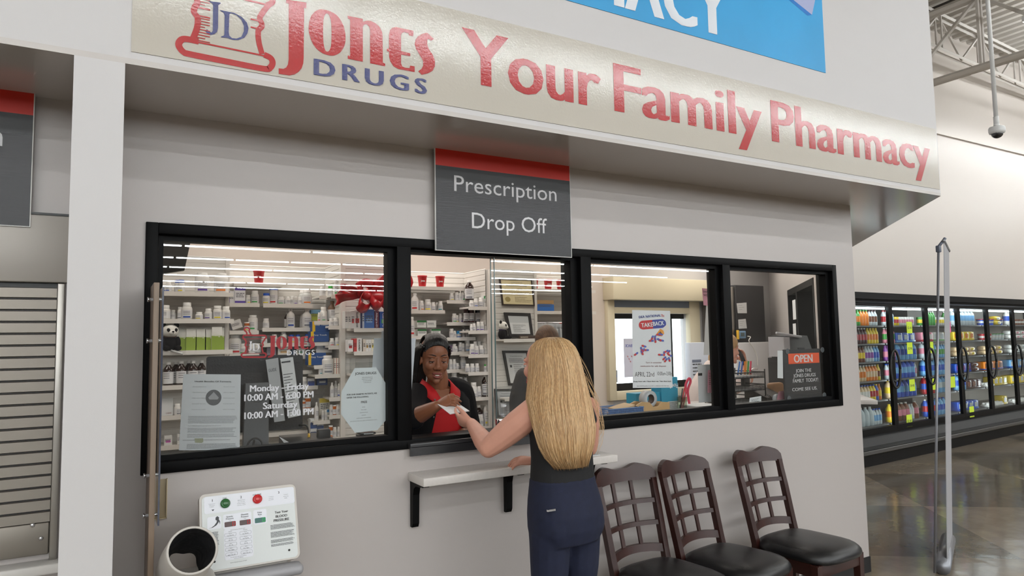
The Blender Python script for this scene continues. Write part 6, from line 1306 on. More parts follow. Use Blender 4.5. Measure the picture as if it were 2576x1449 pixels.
# fax machine on a riser, chair seen behind
fx = thing('printer', 'dark grey printer with feed tray behind the open sign', 'printer', tuple(at(2010, 880, 0.7)))
pA, pB = at(1975, 870, 0.85), at(2050, 870, 0.85); zt_, zb_ = at(2000, 845, 0.85).z, at(2000, 885, 0.85).z
t = MB().use(M_dgrey); t.prism([(0.86, zb_ - 0.05), (0.86, zb_ + 0.02), (0.9, zt_), (1.05, zt_ + 0.01), (1.05, zb_ - 0.05)], lambda a, b, w_: Vector((pA.x + 0.07 + w_, a, b)), pB.x - pA.x - 0.1); t.build('body', fx)
t = MB().use(mat('pale_tray', (186, 188, 194), 0.3)); t.tube([at(1953, 838, 0.88), at(2015, 848, 0.88)], 0.012, 8); t.prism([(0.86, zb_ - 0.04), (0.86, zt_ - 0.01), (1.02, zt_ - 0.005), (1.02, zb_ - 0.04)], lambda a, b, w_: Vector((pA.x + w_, a, b)), 0.075); t.build('feed_tray', fx)
t = MB().use(M_dgrey); t.box(pA.x + 0.02, pB.x - 0.05, 0.87, 1.05, 0, zb_ - 0.05); t.build('stand', fx)
# desk phone
dp = at(1936, 985, 0.4); ph_ = thing('desk_phone', 'black desk phone with propped handset beside the wire tray', 'telephone', (dp.x, 0.45, ZC))
t = MB().use(M_dark); t.prism([(0, 0), (0.2, 0), (0.2, 0.11), (0, 0.04)], lambda a, b, w_: Vector((dp.x - 0.06 + w_, 0.38 + a, ZC + b)), 0.2); t.build('base', ph_)
t = MB().use(M_dgrey); t.rbox(dp.x - 0.03, dp.x + 0.03, 0.6, 0.64, ZC + 0.07, ZC + 0.19, 0.006); t.build('display', ph_)
t = MB().use(M_chrome); t.tube(catmull([(dp.x - 0.02, 0.62, ZC + 0.12), (dp.x + 0.03, 0.62, ZC + 0.2), (dp.x + 0.09, 0.62, ZC + 0.235), (dp.x + 0.14, 0.62, ZC + 0.235)], 6), 0.006, 6); t.build('bracket_arm', ph_)
t = MB().use(M_dark); t.tube([(dp.x - 0.06 + 0.006 * math.cos(a * 0.9) + a * 0.0016, 0.37 - a * 0.0004, ZC + 0.06 - a * 0.0008 + 0.006 * math.sin(a * 0.9)) for a in range(70)], 0.0022, 5); t.build('cord', ph_)
cb0 = at(1944, 1000, 0.5); t = MB().use(mat('brown_card', (150, 112, 76), 0.6)); t.rbox(cb0.x, cb0.x + 0.14, 0.5, 0.56, ZC, ZC + 0.13, 0.02, 3); tag(t.build('wooden_file_holder', origin=(cb0.x, 0.5, ZC)), 'brown curved wooden file holder beside the open sign', 'holder')
ru = at(1960, 1000, 0.3); t = MB().use(mat('clear_blue_tape', (196, 206, 214), 0.3)); t.lathe([(0.018, -0.015), (0.034, -0.015), (0.034, 0.015), (0.018, 0.015), (0.018, -0.015)], (ru.x - 0.02, 0.3, ZC + 0.036), 20, Matrix.Rotation(math.radians(80), 4, 'X'), cap=False); tag(t.build('tape_roll', origin=(ru.x, 0.3, ZC)), 'small roll of clear tape beside the pink note', 'tape')

# ------------------------------------------------------------------ back corner: drive-through window, fridge, freezer, cupboard
dw = bpy.data.objects.new('window_2', None); COL.objects.link(dw); struct(dw); dw['_o'] = (0, 0, 0)
M_cream2 = mat('cream_window_paint', (220, 210, 182), 0.4)
t = MB().use(M_cream2)
t.rbox(4.93, DX0 + 0.01, 3.24, 3.32, 0.95, 2.1, 0.004); t.rbox(DX1 - 0.01, 6.38, 3.24, 3.32, 0.95, 2.1, 0.004); t.rbox(DX0 + 0.01, DX1 - 0.01, 3.241, 3.32, 0.95, DZ0 + 0.02, 0.004); t.rbox(DX0 + 0.01, DX1 - 0.01, 3.241, 3.32, DZ1, 2.02, 0.004); t.build('frame', dw)
t = MB().use(M_cream2); t.rbox(4.91, 6.48, 3.1, 3.3, 2.1, 2.36, 0.006); t.build('hood', dw)
t = MB().use(mat('blue_grey_shutter', (104, 116, 136), 0.4)); t.box(5.0, 6.24, 3.25, 3.27, 2.02, 2.1); t.build('shutter', dw)
t = MB().use(M_black); t.box(DX0 + 0.005, DX1, 3.36, 3.39, DZ1 - 0.06, DZ1); t.box(5.95, 6.02, 3.36, 3.4, DZ0, DZ1); t.box(DX0 + 0.005, DX1, 3.36, 3.39, DZ0, DZ0 + 0.1); t.build('sash', dw)
t = MB().use(M_glass); t.box(DX0, DX1, 3.372, 3.378, DZ0, DZ1); t.build('glass_pane', dw)
# poster on that window
tl = at(1569, 852, 3.33); br_ = at(1597, 948, 3.33)
t = MB().use(mat('faded_poster', (214, 216, 234), 0.6)); t.box(tl.x, br_.x + 0.1, 3.335, 3.337, br_.z, tl.z); o = tag(t.build('poster', origin=(tl.x, 3.335, br_.z)), 'pale capsule poster facing outward on the far drive through window', 'poster'); t = MB().use(mat('pale_blue_print', (120, 130, 196), 0.6)); text(t, 'TAKEBACK', lambda u, v: Vector((tl.x + br_.x + 0.1 - u, 3.333, v)), tl.x + 0.02, br_.x + 0.08, tl.z - 0.1, 0.035, 0.03); t.use(mat('pale_red_print', (206, 130, 140), 0.6))
for i in range(6): t.add([Vector((tl.x + 0.04 + 0.02 * i, 3.333, tl.z - 0.2 - 0.03 * (i % 3))), Vector((tl.x + 0.065 + 0.02 * i, 3.333, tl.z - 0.205 - 0.03 * (i % 3))), Vector((tl.x + 0.06 + 0.02 * i, 3.333, tl.z - 0.225 - 0.03 * (i % 3)))], [(0, 1, 2)])
t.build('print', o, fix=False)
q0 = at(1538, 932, 3.33); t = MB().use(mat('sticker_grey', (150, 156, 166), 0.5)); t.box(q0.x, q0.x + 0.09, 3.333, 3.335, q0.z - 0.14, q0.z); o = tag(t.build('window_sticker', origin=(q0.x, 3.333, q0.z - 0.14)), 'small grey review sticker low on the drive through window', 'sticker'); t = MB().use(mat('sticker_blue', (70, 140, 230), 0.5)); text(t, 'G', lambda u, v: Vector((u, 3.3325, v)), q0.x + 0.015, q0.x + 0.075, q0.z - 0.085, 0.065, 0.03); t.build('print', o, fix=False)
fg = thing('freezer', 'white chest high freezer under the black fridge in the back corner', 'freezer', (7.4, 3.0, 0))
wbL, wbR = at(1852, 862, 2.75), at(1942, 864, 2.75)
t = MB().use(mat('appliance_white', (214, 214, 216), 0.3)); t.rbox(wbL.x, wbR.x, 2.75, 3.28, 0, wbL.z, 0.01); t.build('body', fg)
bf = thing('vaccine_fridge', 'tall black fridge with steel door and notes on its side', 'fridge', (7.2, 3.0, wbL.z))
cL, cR = at(1850, 720, 2.8), at(1921, 722, 2.8); cz_ = at(1885, 718, 2.8).z
t = MB().use(mat('fridge_black', (38, 37, 40), 0.5)); t.rbox(cL.x, cR.x, 2.8, 3.27, wbL.z + 0.002, cz_, 0.008); t.build('body', bf)
t = MB().use(M_steel); dx0_ = at(1836, 720, 2.82).x; t.rbox(dx0_ - 0.02, cL.x - 0.004, 2.82, 3.27, wbL.z + 0.02, cz_ - 0.02, 0.01); t.build('door', bf)
for i, (p4, lb_) in enumerate((([(1853, 763), (1878, 761), (1879, 788), (1856, 788)], 'upper white note taped on the black fridge side'), ([(1857, 804), (1876, 802), (1879, 826), (1858, 827)], 'lower white note taped on the black fridge side'))):
    o, g = sheet(p4, 2.79, lb_); t = MB().use(M_print); lines_of_text(t, lambda u, v: g(u, v, 0.0015), 0.15, 0.8, 0.75, 3, 0.2, 0.02, i, 0.5); t.build('print', o, fix=False)
q = at(1866, 842, 2.77); tm = thing('temperature_monitor', 'yellow and blue temperature logger with white cord on the fridge side', 'thermometer', (q.x, 2.78, q.z)); t = MB().use(mat('logger_blue', (120, 156, 190), 0.4)); t.rbox(q.x - 0.055, q.x + 0.065, 2.76, 2.79, q.z - 0.045, q.z + 0.045, 0.008); t.build('body', tm); t = MB().use(mat('logger_yellow', (230, 180, 40), 0.4)); t.rbox(q.x - 0.07, q.x - 0.055, 2.757, 2.793, q.z - 0.055, q.z + 0.055, 0.004); t.build('grip', tm); t = MB().use(mat('lcd', (90, 104, 104), 0.3)); t.box(q.x - 0.03, q.x + 0.035, 2.758, 2.76, q.z - 0.02, q.z + 0.025); t.build('display', tm)
t = MB().use(M_lampbody); t.tube(catmull([at(1880, 846, 2.76), at(1888, 848, 2.74), at(1884, 858, 2.73), at(1895, 875, 2.73), at(1904, 895, 2.73), at(1906, 920, 2.73)], 6), 0.006, 6); t.build('cord', tm)
cu_ = thing('steel_cupboard', 'white paper organiser on the back wall behind the seated phone caller', 'organiser', (6.6, 3.1, 0))
oL, oR = at(1735, 862, 2.9), at(1790, 862, 2.9); t = MB().use(mat('organiser_white', (206, 214, 228), 0.45)); t.rbox(oL.x, oR.x, 2.9, 2.98, 0, oL.z, 0.006); t.build('body', cu_)
t = MB().use(mat('grey_form', (120, 130, 150), 0.6)); a_ = at(1742, 905, 2.895); t.box(a_.x, a_.x + 0.14, 2.896, 2.9, a_.z - 0.03, a_.z); t.use(M_print); lines_of_text(t, lambda u, v: Vector((u, 2.895, v)), a_.x, a_.x + 0.15, a_.z - 0.06, 8, 0.04, 0.012, 3); t.build('form', cu_, fix=False)
# frame of the side window in the diagonal wall
sw = bpy.data.objects.new('window_3', None); COL.objects.link(sw); struct(sw); sw['_o'] = (0, 0, 0)
t = MB().use(M_black)
for a_, b_ in ((0.9, 0.96), (1.9, 1.98), (SWX - 0.07, SWX)): dbox(t, a_, b_, -0.012, 0.135, 1.166, 2.15)
dbox(t, 0.9, SWX, -0.012, 0.135, 1.166, 1.22); dbox(t, 0.9, SWX, -0.012, 0.135, 2.09, 2.15); t.build('frame', sw)
t = MB().use(M_glass); dbox(t, 0.95, SWX - 0.06, 0.045, 0.051, 1.2, 2.1); t.build('glass_pane', sw)
for i, (z0_, z1_, s0_, lb_) in enumerate(((1.82, 2.02, 2.0, 'white paper taped high on the side window'), (1.5, 1.78, 2.05, 'curled white paper taped low on the side window'))):
    t = MB().use(M_paper); dbox(t, s0_, s0_ + 0.22, 0.137, 0.139, z0_, z1_); tag(t.build('paper_sheet', origin=tuple(diag(s0_, 0.138, z0_))), lb_, 'paper')

# ------------------------------------------------------------------ papers and decals on the front glass
YG = 0.0435
o, g = sheet([(461, 941), (606, 942), (603, 1131), (450, 1133)], 0.057, 'grey printed turmeric information sheet taped inside the big window', 'notice', 'notice', mat('grey_sheet', (196, 200, 204), 0.7), 0.002)
t = MB().use(M_ink); f_ = lambda u, v: g(u, v, 0.0012); text(t, 'Health Benefits Of Turmeric', f_, 0.2, 0.83, 0.895, 0.02, 0.012)
t.use(M_print)
for i, (a, b) in enumerate((('Has anti-inflammatory', 'Prevention of cancer'), ('Helps prevent arthritis', 'Improves digestion'), ('Helps control diabetes', 'Boosts immune system'), ('Detoxifies the liver', 'Promotes weight loss'), ('Improves skin health', 'Helps in wound healing'))):
    v = 0.83 - i * 0.075; text(t, a, f_, 0.17, 0.40, v, 0.0085); text(t, b, f_, 0.70, 0.90, v, 0.0085)
t.build('bold_print', o, fix=False); t = MB().use(mat('fine_print', (128, 130, 134), 0.7)); lines_of_text(t, f_, 0.12, 0.95, 0.44, 6, 0.017, 0.006, 3, 0.1); text(t, 'Anti-inflammatory properties of turmeric', f_, 0.12, 0.67, 0.315, 0.009, 0.02); lines_of_text(t, f_, 0.12, 0.95, 0.285, 4, 0.017, 0.006, 4, 0.1); lines_of_text(t, f_, 0.12, 0.95, 0.205, 3, 0.017, 0.006, 5, 0.1); lines_of_text(t, f_, 0.05, 0.9, 0.13, 1, 0.02, 0.006, 6, 0.1); lines_of_text(t, f_, 0.12, 0.95, 0.075, 4, 0.017, 0.007, 7, 0.1)
t.use(mat('bowl_print', (92, 94, 98), 0.7)); t.poly([(0.53 + 0.135 * math.cos(a * 0.2618), 0.69 + 0.105 * math.sin(a * 0.2618)) for a in range(24)], [], lambda u, v: g(u, v, 0.0009))
t.use(mat('bowl_print_light', (150, 152, 156), 0.7)); t.poly([(0.44, 0.69), (0.53, 0.765), (0.62, 0.69), (0.6, 0.665), (0.46, 0.665)], [], f_); t.use(mat('green_smudge', (148, 152, 128), 0.7)); t.poly([(0.24, 0.155), (0.38, 0.155), (0.385, 0.11), (0.36, 0.095), (0.25, 0.1)], [], lambda u, v: g(u, v, 0.0016)); t.build('print', o, fix=False)
OC = [(892, 926), (946, 924), (978, 977), (977, 1050), (949, 1082), (893, 1089), (858, 1042), (859, 985)]
PO = [at(*p, 0.0535) for p in OC]; t = MB().use(mat('notice_paper', (206, 214, 218), 0.7)); t.prism([(p.x, p.z) for p in PO], lambda a, b, w_: Vector((a, 0.0535 + w_, b)), 0.0008)
oc = tag(t.build('notice', origin=(PO[5].x, 0.0535, PO[5].z)), 'octagonal white diabetic patients notice taped to the window', 'notice'); t = MB().use(M_ink); f_ = wallfn(0.0529)
def ot(st, px, py, cap, b=0.0, m_=None, w_=None):
    p = at(px, py, 0.053); text(t, st, lambda u, v: Vector((u, 0.0529, v)), p.x, w_, p.z, cap, b, 1.0, 'c')
ot('JONES DRUGS', 920, 942, 0.0115, 0.012)
t.use(M_print)
for i, s_ in enumerate(('3489 CROSSWINDS DR', 'PHENIX CITY, AL 36869', 'PH: (334) 560-4699', 'F: (334) 352-3327')): ot(s_, 924, 950 + i * 4.3, 0.0036)
t.use(M_ink); ot('FOR OUR DIABETIC PATIENTS, WE', 911, 993, 0.0072, 0.012, None, 0.92); ot('OFFER THE FOLLOWING:', 900, 1001, 0.0072, 0.012, None, 0.92); ot('FREE', 916, 1014, 0.0105, 0.012)
t.use(M_print)
for i, s_ in enumerate(('METER', 'TEST STRIPS', 'LANCING DEVICE', 'LANCETS', '30 DAY SUPPLY OF METFORMIN', '(XR STRENGTH NOT INCLUDED. BY PRESCRIPTION ONLY)')): ot(s_, 915, 1025 + i * 6.8, 0.0035)
t.build('print', oc, fix=False)
for p4, Y_, lb_ in (([(941, 851), (1046, 851), (1034, 1000), (936, 930)], 0.1268, 'large blank sheet hanging inside beyond the octagon notice'), ([(960, 832), (1000, 834), (998, 870), (958, 868)], 0.131, 'folded clear sleeve hanging above the blank sheet')):
    sheet(p4, Y_, lb_, m_=mat('pale_sheet', (196, 202, 208), 0.6) if Y_ < 0.13 else mat('sleeve', (206, 210, 214), 0.3))
# logo and hours decals
t = MB().use(mat('decal_red', (148, 8, 20), 0.45)); dfn = lambda u, v: Vector((DEC_X + u * DEC_W, 0.0425, DEC_Z + v * DEC_W)); logo_letters(t, dfn); logo_mortar(t, dfn)
de = tag(t.build('window_decal', origin=(DEC_X, 0.0425, DEC_Z), fix=False), 'red mortar and pestle shop logo decal on the big window', 'decal')
t = MB().use(mat('decal_white', (226, 226, 230), 0.4)); logo_jd(t, dfn); q0, q1 = at(722, 894, 0.0425), at(791, 895, 0.0425); text(t, 'DRUGS', sfn(0.0424), q0.x, q1.x, q0.z, at(722, 881, 0.0425).z - q0.z, 0.012, 1.3); t.build('white_lettering', de, fix=False)
t = MB().use(mat('decal_white', (226, 226, 230)))
for st, xa, ya, xb_, yb_, cp in (('Monday - Friday', 629, 986, 776, 978, 17), ('10:00 AM - 6:00 PM', 615, 1009, 788, 1000, 17.5), ('Saturday', 662, 1029, 748, 1024, 17), ('10:00 AM - 1:00 PM', 615, 1054, 788, 1043, 17.5)):
    a, b = at(xa, ya, 0.0425), at(xb_, yb_, 0.0425); text(t, st, sfn(0.0424), a.x, b.x, (a.z + b.z) / 2, cp * (a - CAM).dot(FV) / FPX, 0.032)
tag(t.build('window_decal', origin=(0.9, 0.0425, 1.4), fix=False), 'white opening hours lettering on the big window', 'decal')
# drug take-back poster
o, g = sheet([(1590, 780), (1686, 782), (1692, 975), (1592, 976)], 0.057, 'white drug take back poster with red and blue capsules in the window', 'poster', 'poster', mat('poster_paper', (226, 228, 232), 0.6), 0.001)
M_pr, M_pb = mat('poster_red', (196, 48, 52), 0.5), mat('poster_bluep', (52, 66, 150), 0.5); f_ = lambda u, v: g(u, v, 0.001); f2 = lambda u, v: g(u, v, 0.002); f3 = lambda u, v: g(u, v, 0.003)
def rot2(fn, cx_, cy_, a, asp=0.5): return lambda u, v: fn(cx_ + (u * math.cos(a) - v * math.sin(a)), cy_ + (u * math.sin(a) + v * math.cos(a)) * asp)
t = MB().use(M_pb); text(t, 'DEA NATIONAL', rot2(f2, 0.17, 0.895, 0.10), 0, 0.58, 0, 0.066, 0.015); t.use(M_pr); text(t, 'Rx', rot2(f2, 0.765, 0.915, 0.1), 0, 0.075, 0, 0.085)
ca = rot2(f_, 0.52, 0.82, 0.10); cap2 = rr2(-0.36, 0.36, -0.115, 0.115, 0.114, 8)
t.use(M_pr); t.poly([p for p in cap2 if p[0] <= 0.0] , [], ca) if False else None
lf = [p for p in cap2 if p[0] < -0.02]; t.poly([(0, 0.115)] + lf + [(0, -0.115)], [], ca); t.use(M_pb); rf = [p for p in cap2 if p[0] > 0.02]; rt_ = sorted(rf, key=lambda p: math.atan2(p[1], p[0] - 0.2)); t.poly([(0, -0.115)] + rt_ + [(0, 0.115)], [], ca)
t.use(mat('poster_whitep', (236, 238, 240), 0.5)); text(t, 'TAKE', rot2(f2, 0.52, 0.82, 0.10), -0.30, 0.0, -0.058, 0.115, 0.03); text(t, 'BACK', rot2(f2, 0.52, 0.82, 0.10), 0.01, 0.30, -0.045, 0.115, 0.03)
t.use(mat('poster_amber', (226, 150, 40), 0.4)); t.poly([(0.62, 0.70), (0.72, 0.765), (0.80, 0.74), (0.82, 0.70), (0.76, 0.665), (0.66, 0.67)], [], f_); t.use(mat('poster_amber_dark', (110, 64, 24), 0.4)); t.poly([(0.66, 0.70), (0.72, 0.73), (0.76, 0.70), (0.70, 0.675)], [], f2); t.use(mat('poster_cap', (232, 226, 220), 0.4)); t.poly([(0.83, 0.70), (0.78, 0.77), (0.92, 0.83), (0.97, 0.77)], [], f_)
rr_ = random.Random(4)
def capsule(cx_, cy_, a, s=1.0):
    fa = rot2(f3, cx_, cy_, a); w_, h_ = 0.075 * s, 0.027 * s; cc = rr2(-w_, w_, -h_, h_, h_ * 0.98, 5)
    t.use(M_pr); t.poly([(0, h_)] + [p for p in cc if p[0] < -0.005] + [(0, -h_)], [], fa); t.use(mat('capsule_blue', (76, 92, 180), 0.4)); t.poly([(0, -h_)] + sorted([p for p in cc if p[0] > 0.005], key=lambda p: math.atan2(p[1], p[0] - 0.01)) + [(0, h_)], [], fa)
for cx_, cy_, a in ((0.72, 0.685, 0.2), (0.66, 0.69, 0.3), (0.50, 0.645, 1.2), (0.47, 0.605, 0.0), (0.58, 0.61, 1.6), (0.57, 0.645, 1.4), (0.68, 0.62, 2.6), (0.74, 0.612, -0.2), (0.28, 0.535, -0.3), (0.22, 0.495, 1.9), (0.08, 0.435, 0.7), (0.26, 0.48, 1.1), (0.34, 0.485, 0.0), (0.23, 0.45, 2.0), (0.70, 0.425, -0.1), (0.86, 0.47, 0.5), (0.92, 0.46, 0.9), (0.80, 0.44, 1.5), (0.95, 0.42, -0.5), (0.80, 0.38, 0.8), (0.84, 0.355, 0.9), (0.93, 0.365, 1.8)): capsule(cx_, cy_, a, 0.85)
t.use(mat('poster_brown', (124, 44, 46), 0.5)); text(t, 'Turn in unneeded', f_, 0.32, 0.72, 0.315, 0.02); text(t, 'medication for safe disposal.', f_, 0.19, 0.85, 0.27, 0.02)
t.use(M_ink); text(t, 'APRIL 22nd', f_, 0.05, 0.53, 0.145, 0.062, -0.008); text(t, '10:00am-2:00p', f_, 0.61, 0.99, 0.16, 0.05, -0.01); t.use(M_print); text(t, 'Keep them safe. Clean them out. Take them back.', f_, 0.02, 0.97, 0.075, 0.017, 0.01); text(t, 'Visit DEATakeBack.com for a collection site near you.', f_, 0.09, 0.91, 0.018, 0.013)
t.build('print', o, fix=False)
sheet([(1777, 757), (1800, 757), (1805, 893), (1770, 893)], [0.35, 0.25, 0.25, 0.38], 'curled white list taped at the third mullion over the blond hair')
o, g = sheet([(1766, 725), (1790, 727), (1790, 770), (1770, 768)], 0.3, 'pink handwritten note high beside the third mullion', m_=mat('pink_paper', (216, 150, 164), 0.7)); t = MB().use(M_ink); text(t, 'SHAKE', lambda u, v: g(u, v, 0.001), 0.08, 0.9, 0.75, 0.13); text(t, 'WELL', lambda u, v: g(u, v, 0.001), 0.08, 0.8, 0.55, 0.13); t.build('print', o, fix=False)
o, g = sheet([(1755, 918), (1802, 916), (1803, 1010), (1758, 1013)], 0.16, 'white sheet standing at the third mullion inside the window'); t = MB().use(M_ink); f_ = lambda u, v: g(u, v, 0.001); t.add([f_(0.0, 0.71), f_(0.22, 0.71), f_(0.22, 0.78), f_(0.0, 0.78)], [(0, 1, 2, 3)]); t.build('print', o, fix=False)
o, g = sheet([(1781, 931), (1802, 930), (1803, 989), (1780, 988)], 0.12, 'pink sheet beside the third mullion below the hair', m_=mat('pink_paper', (216, 150, 164))); t = MB().use(mat('maroon_print', (120, 50, 60))); lines_of_text(t, lambda u, v: g(u, v, 0.001), 0.1, 0.9, 0.85, 7, 0.08, 0.025, 6, 0.4); t.build('print', o, fix=False)
# OPEN letter board with suction cups
ob = [at(1967, 878, 0.066), at(2060, 878, 0.066), at(2065, 1001, 0.066), at(1973, 1004, 0.066)]
bd = thing('open_sign', 'black letter board open sign hung by suction cups in the corner window', 'sign', tuple(ob[3]))
xa, xb_, za_, zb_ = (ob[0].x + ob[3].x) / 2, (ob[1].x + ob[2].x) / 2, (ob[2].z + ob[3].z) / 2, (ob[0].z + ob[1].z) / 2
t = MB().use(mat('letter_board', (44, 44, 46), 0.7)); t.rbox(xa, xb_, 0.056, 0.068, za_, zb_, 0.006)
for i in range(18): t.box(xa + 0.012, xb_ - 0.012, 0.0552, 0.056, za_ + 0.012 + i * 0.0105, za_ + 0.018 + i * 0.0105)
t.rbox((xa + xb_) / 2 - 0.035, (xa + xb_) / 2 + 0.035, 0.058, 0.066, zb_ - 0.004, zb_ + 0.012, 0.006); t.build('board', bd)
t = MB().use(mat('open_orange', (222, 84, 40), 0.45)); a, b = at(1984, 916, 0.0545), at(2060, 887, 0.0545); t.box(a.x, b.x, 0.0542, 0.0552, a.z, b.z); t.build('header', bd)
t = MB().use(mat('letter_white', (214, 214, 216), 0.5))
for st, x0_, x1_, yb__, cp in (('OPEN', 1998, 2044, 911, 20), ('JOIN THE', 2002, 2041, 936, 9), ('JONES DRUGS', 1996, 2052, 948, 9), ('FAMILY  TODAY!', 1995, 2058, 961, 9.5), ('COME SEE US.', 1993, 2056, 982, 8.5)):
    a, b = at(x0_, yb__, 0.0538), at(x1_, yb__, 0.0538); text(t, st, sfn(0.0538), a.x, b.x, (a.z + b.z) / 2, cp * (a - CAM).dot(FV) / FPX, 0.03 if st == 'OPEN' else 0.008)
t.build('lettering', bd, fix=False)
for p in ((1981, 884), (2069, 880), (1985, 1002), (2074, 994)):
    q = at(*p, 0.052); t = MB().use(mat('suction_cup', (96, 100, 104), 0.15, spec=0.7)); t.lathe([(0.019, 0.0), (0.017, 0.004), (0.008, 0.007), (0.006, 0.012), (0.0005, 0.013)], (q.x, 0.0515, q.z), 18, Matrix.Rotation(math.radians(-90), 4, 'X')); t.build('suction_cup', bd)
sheet([(1956, 882), (1969, 882), (1970, 952), (1956, 951)], 0.056, 'white paper strip hanging beside the open sign')
# ------------------------------------------------------------------ people
def fuse(mb, name, parent, voxel, smooth=4, material=None, loc=None):
    """one continuous surface out of overlapping closed shapes"""
    if material: mb.use(material)
    o = mb.build(name, parent)
    r = o.modifiers.new('r', 'REMESH'); r.mode = 'VOXEL'; r.voxel_size = voxel; r.use_smooth_shade = True
    s = o.modifiers.new('s', 'SMOOTH'); s.iterations = smooth; s.factor = 0.5
    dg = bpy.context.evaluated_depsgraph_get(); dg.update()
    me = bpy.data.meshes.new_from_object(o.evaluated_get(dg)); old = o.data
    o.modifiers.clear(); o.data = me; me.name = name; bpy.data.meshes.remove(old)
    me.materials.clear(); me.materials.append(material or mb.mats[0])
    return o
class Fr:
    """local frame: r = the figure's own right as seen from behind, f = facing, u = up"""
    def __init__(s, c, f, up=(0, 0, 1)):
        s.c = Vector(c); s.f = Vector(f).normalized(); u = Vector(up); s.u = (u - s.f * u.dot(s.f)).normalized(); s.r = s.f.cross(s.u)
    def p(s, r, f, u): return s.c + s.r * r + s.f * f + s.u * u
    def M(s): return Matrix((s.r, s.f, s.u)).transposed().to_4x4()
def add_head(mb, H, k=1.0):
    M = H.M(); E = lambda r, f, u, a, b, c_, nu=20, nv=14: mb.ell(H.p(r * k, f * k, u * k), (a * k, b * k, c_ * k), M, nu, nv)
    E(0, -0.012, 0.035, 0.073, 0.094, 0.085, 28, 20); E(0, 0.022, -0.025, 0.063, 0.066, 0.085, 28, 20); E(0, 0.042, -0.083, 0.043, 0.043, 0.034)
    for s_ in (-1, 1):
        E(s_ * 0.034, 0.056, -0.028, 0.027, 0.027, 0.028); E(s_ * 0.03, 0.069, 0.024, 0.028, 0.013, 0.010); E(s_ * 0.072, -0.006, -0.008, 0.009, 0.019, 0.03); E(s_ * 0.0135, 0.091, -0.036, 0.0105, 0.011, 0.0085, 12, 8)
    mb.tube([H.p(0, 0.076 * k, 0.016 * k), H.p(0, 0.085 * k, -0.01 * k), H.p(0, 0.097 * k, -0.030 * k)], [0.010 * k, 0.0115 * k, 0.0135 * k], 10)
    mb.ell(H.p(0, 0.098 * k, -0.033 * k), (0.0135 * k, 0.0105 * k, 0.0095 * k), M, 12, 8)
    E(0, 0.082, -0.066, 0.024, 0.011, 0.008); E(0, 0.081, -0.078, 0.020, 0.011, 0.009); E(0, 0.074, -0.105, 0.019, 0.016, 0.015)
def add_hand(mb, w, d, n, curls, thumb, side=1, s=1.0, spread=0.06):
    """w wrist, d finger direction, n the way the palm faces; side = +1 thumb towards d x n"""
    w = Vector(w); d = Vector(d).normalized(); n = Vector(n); n = (n - d * n.dot(d)).normalized(); l = d.cross(n) * side
    rings = []
    for t_, wd, th in ((-0.02, 0.024, 0.019), (0.0, 0.026, 0.018), (0.03, 0.035, 0.017), (0.06, 0.041, 0.015), (0.082, 0.040, 0.0125), (0.092, 0.034, 0.008)):
        c_ = w + d * t_ * s; rings.append([c_ + (l * wd * math.cos(a * 0.5236) + n * th * math.sin(a * 0.5236)) * s for a in range(12)])
    mb.loft(rings)
    for i, (off, ln) in enumerate(((0.029, 0.92), (0.0095, 1.0), (-0.0105, 0.94), (-0.029, 0.76))):
        b = w + (d * (0.078 - 0.004 * abs(i - 1.2)) + l * off) * s; dr = (d + l * spread * (1.5 - i) * 0.5).normalized(); P = [b - dr * 0.012 * s, b]; cu = curls[i]
        for q, sl in enumerate((0.044, 0.028, 0.021)):
            an = cu * (0.7, 1.0, 0.7)[q]; dr = (dr * math.cos(an) + n * math.sin(an)).normalized(); P.append(P[-1] + dr * sl * ln * s)
        mb.tube(P, [0.0098 * s, 0.0096 * s, 0.0086 * s, 0.0078 * s, 0.0058 * s], 10)
    b = w + (d * 0.022 + l * 0.024 + n * 0.006) * s; dr = (d * thumb[0] + l * thumb[1] + n * thumb[2]).normalized(); P = [b - dr * 0.01 * s, b]
    for q, sl in enumerate((0.040, 0.032, 0.024)):
        P.append(P[-1] + dr * sl * s); dr = (dr + d * 0.25 + n * 0.1 - l * 0.18).normalized()
    mb.tube(P, [0.014 * s, 0.0135 * s, 0.0115 * s, 0.0098 * s, 0.0068 * s], 10)
def limb(mb, pts, rad, n=14): 
    P = catmull(pts, 5); R_ = []
    for i in range(len(pts) - 1):
        for k in range(5): R_.append(rad[i] + (rad[i + 1] - rad[i]) * k / 5)
    R_.append(rad[-1]); mb.tube(P, R_, n)
    mb.ell(P[0], (R_[0],) * 3, None, 12, 8); mb.ell(P[-1], (R_[-1],) * 3, None, 12, 8)
def torso(mb, rows, F, n=28, grow=0.0, sq=2.4):
    """rows: (z, half width, half depth, shift right, shift forward) around the figure's axis"""
    R_ = []
    for z, a, b, sr, sf_ in rows:
        ring = []
        for i in range(n):
            t_ = 2 * math.pi * i / n; c_, s_ = math.cos(t_), math.sin(t_)
            k = 1 / ((abs(c_) ** sq + abs(s_) ** sq) ** (1 / sq)); ring.append(Vector((F.c.x, F.c.y, z)) + F.r * ((a + grow) * c_ * k + sr) + F.f * ((b + grow) * s_ * k + sf_))
        R_.append(ring)
    mb.loft(R_)
def skin(name, c, r=0.5): return mat(name, c, r, sub=0.0, spec=0.35, var=0.04, vscale=14)

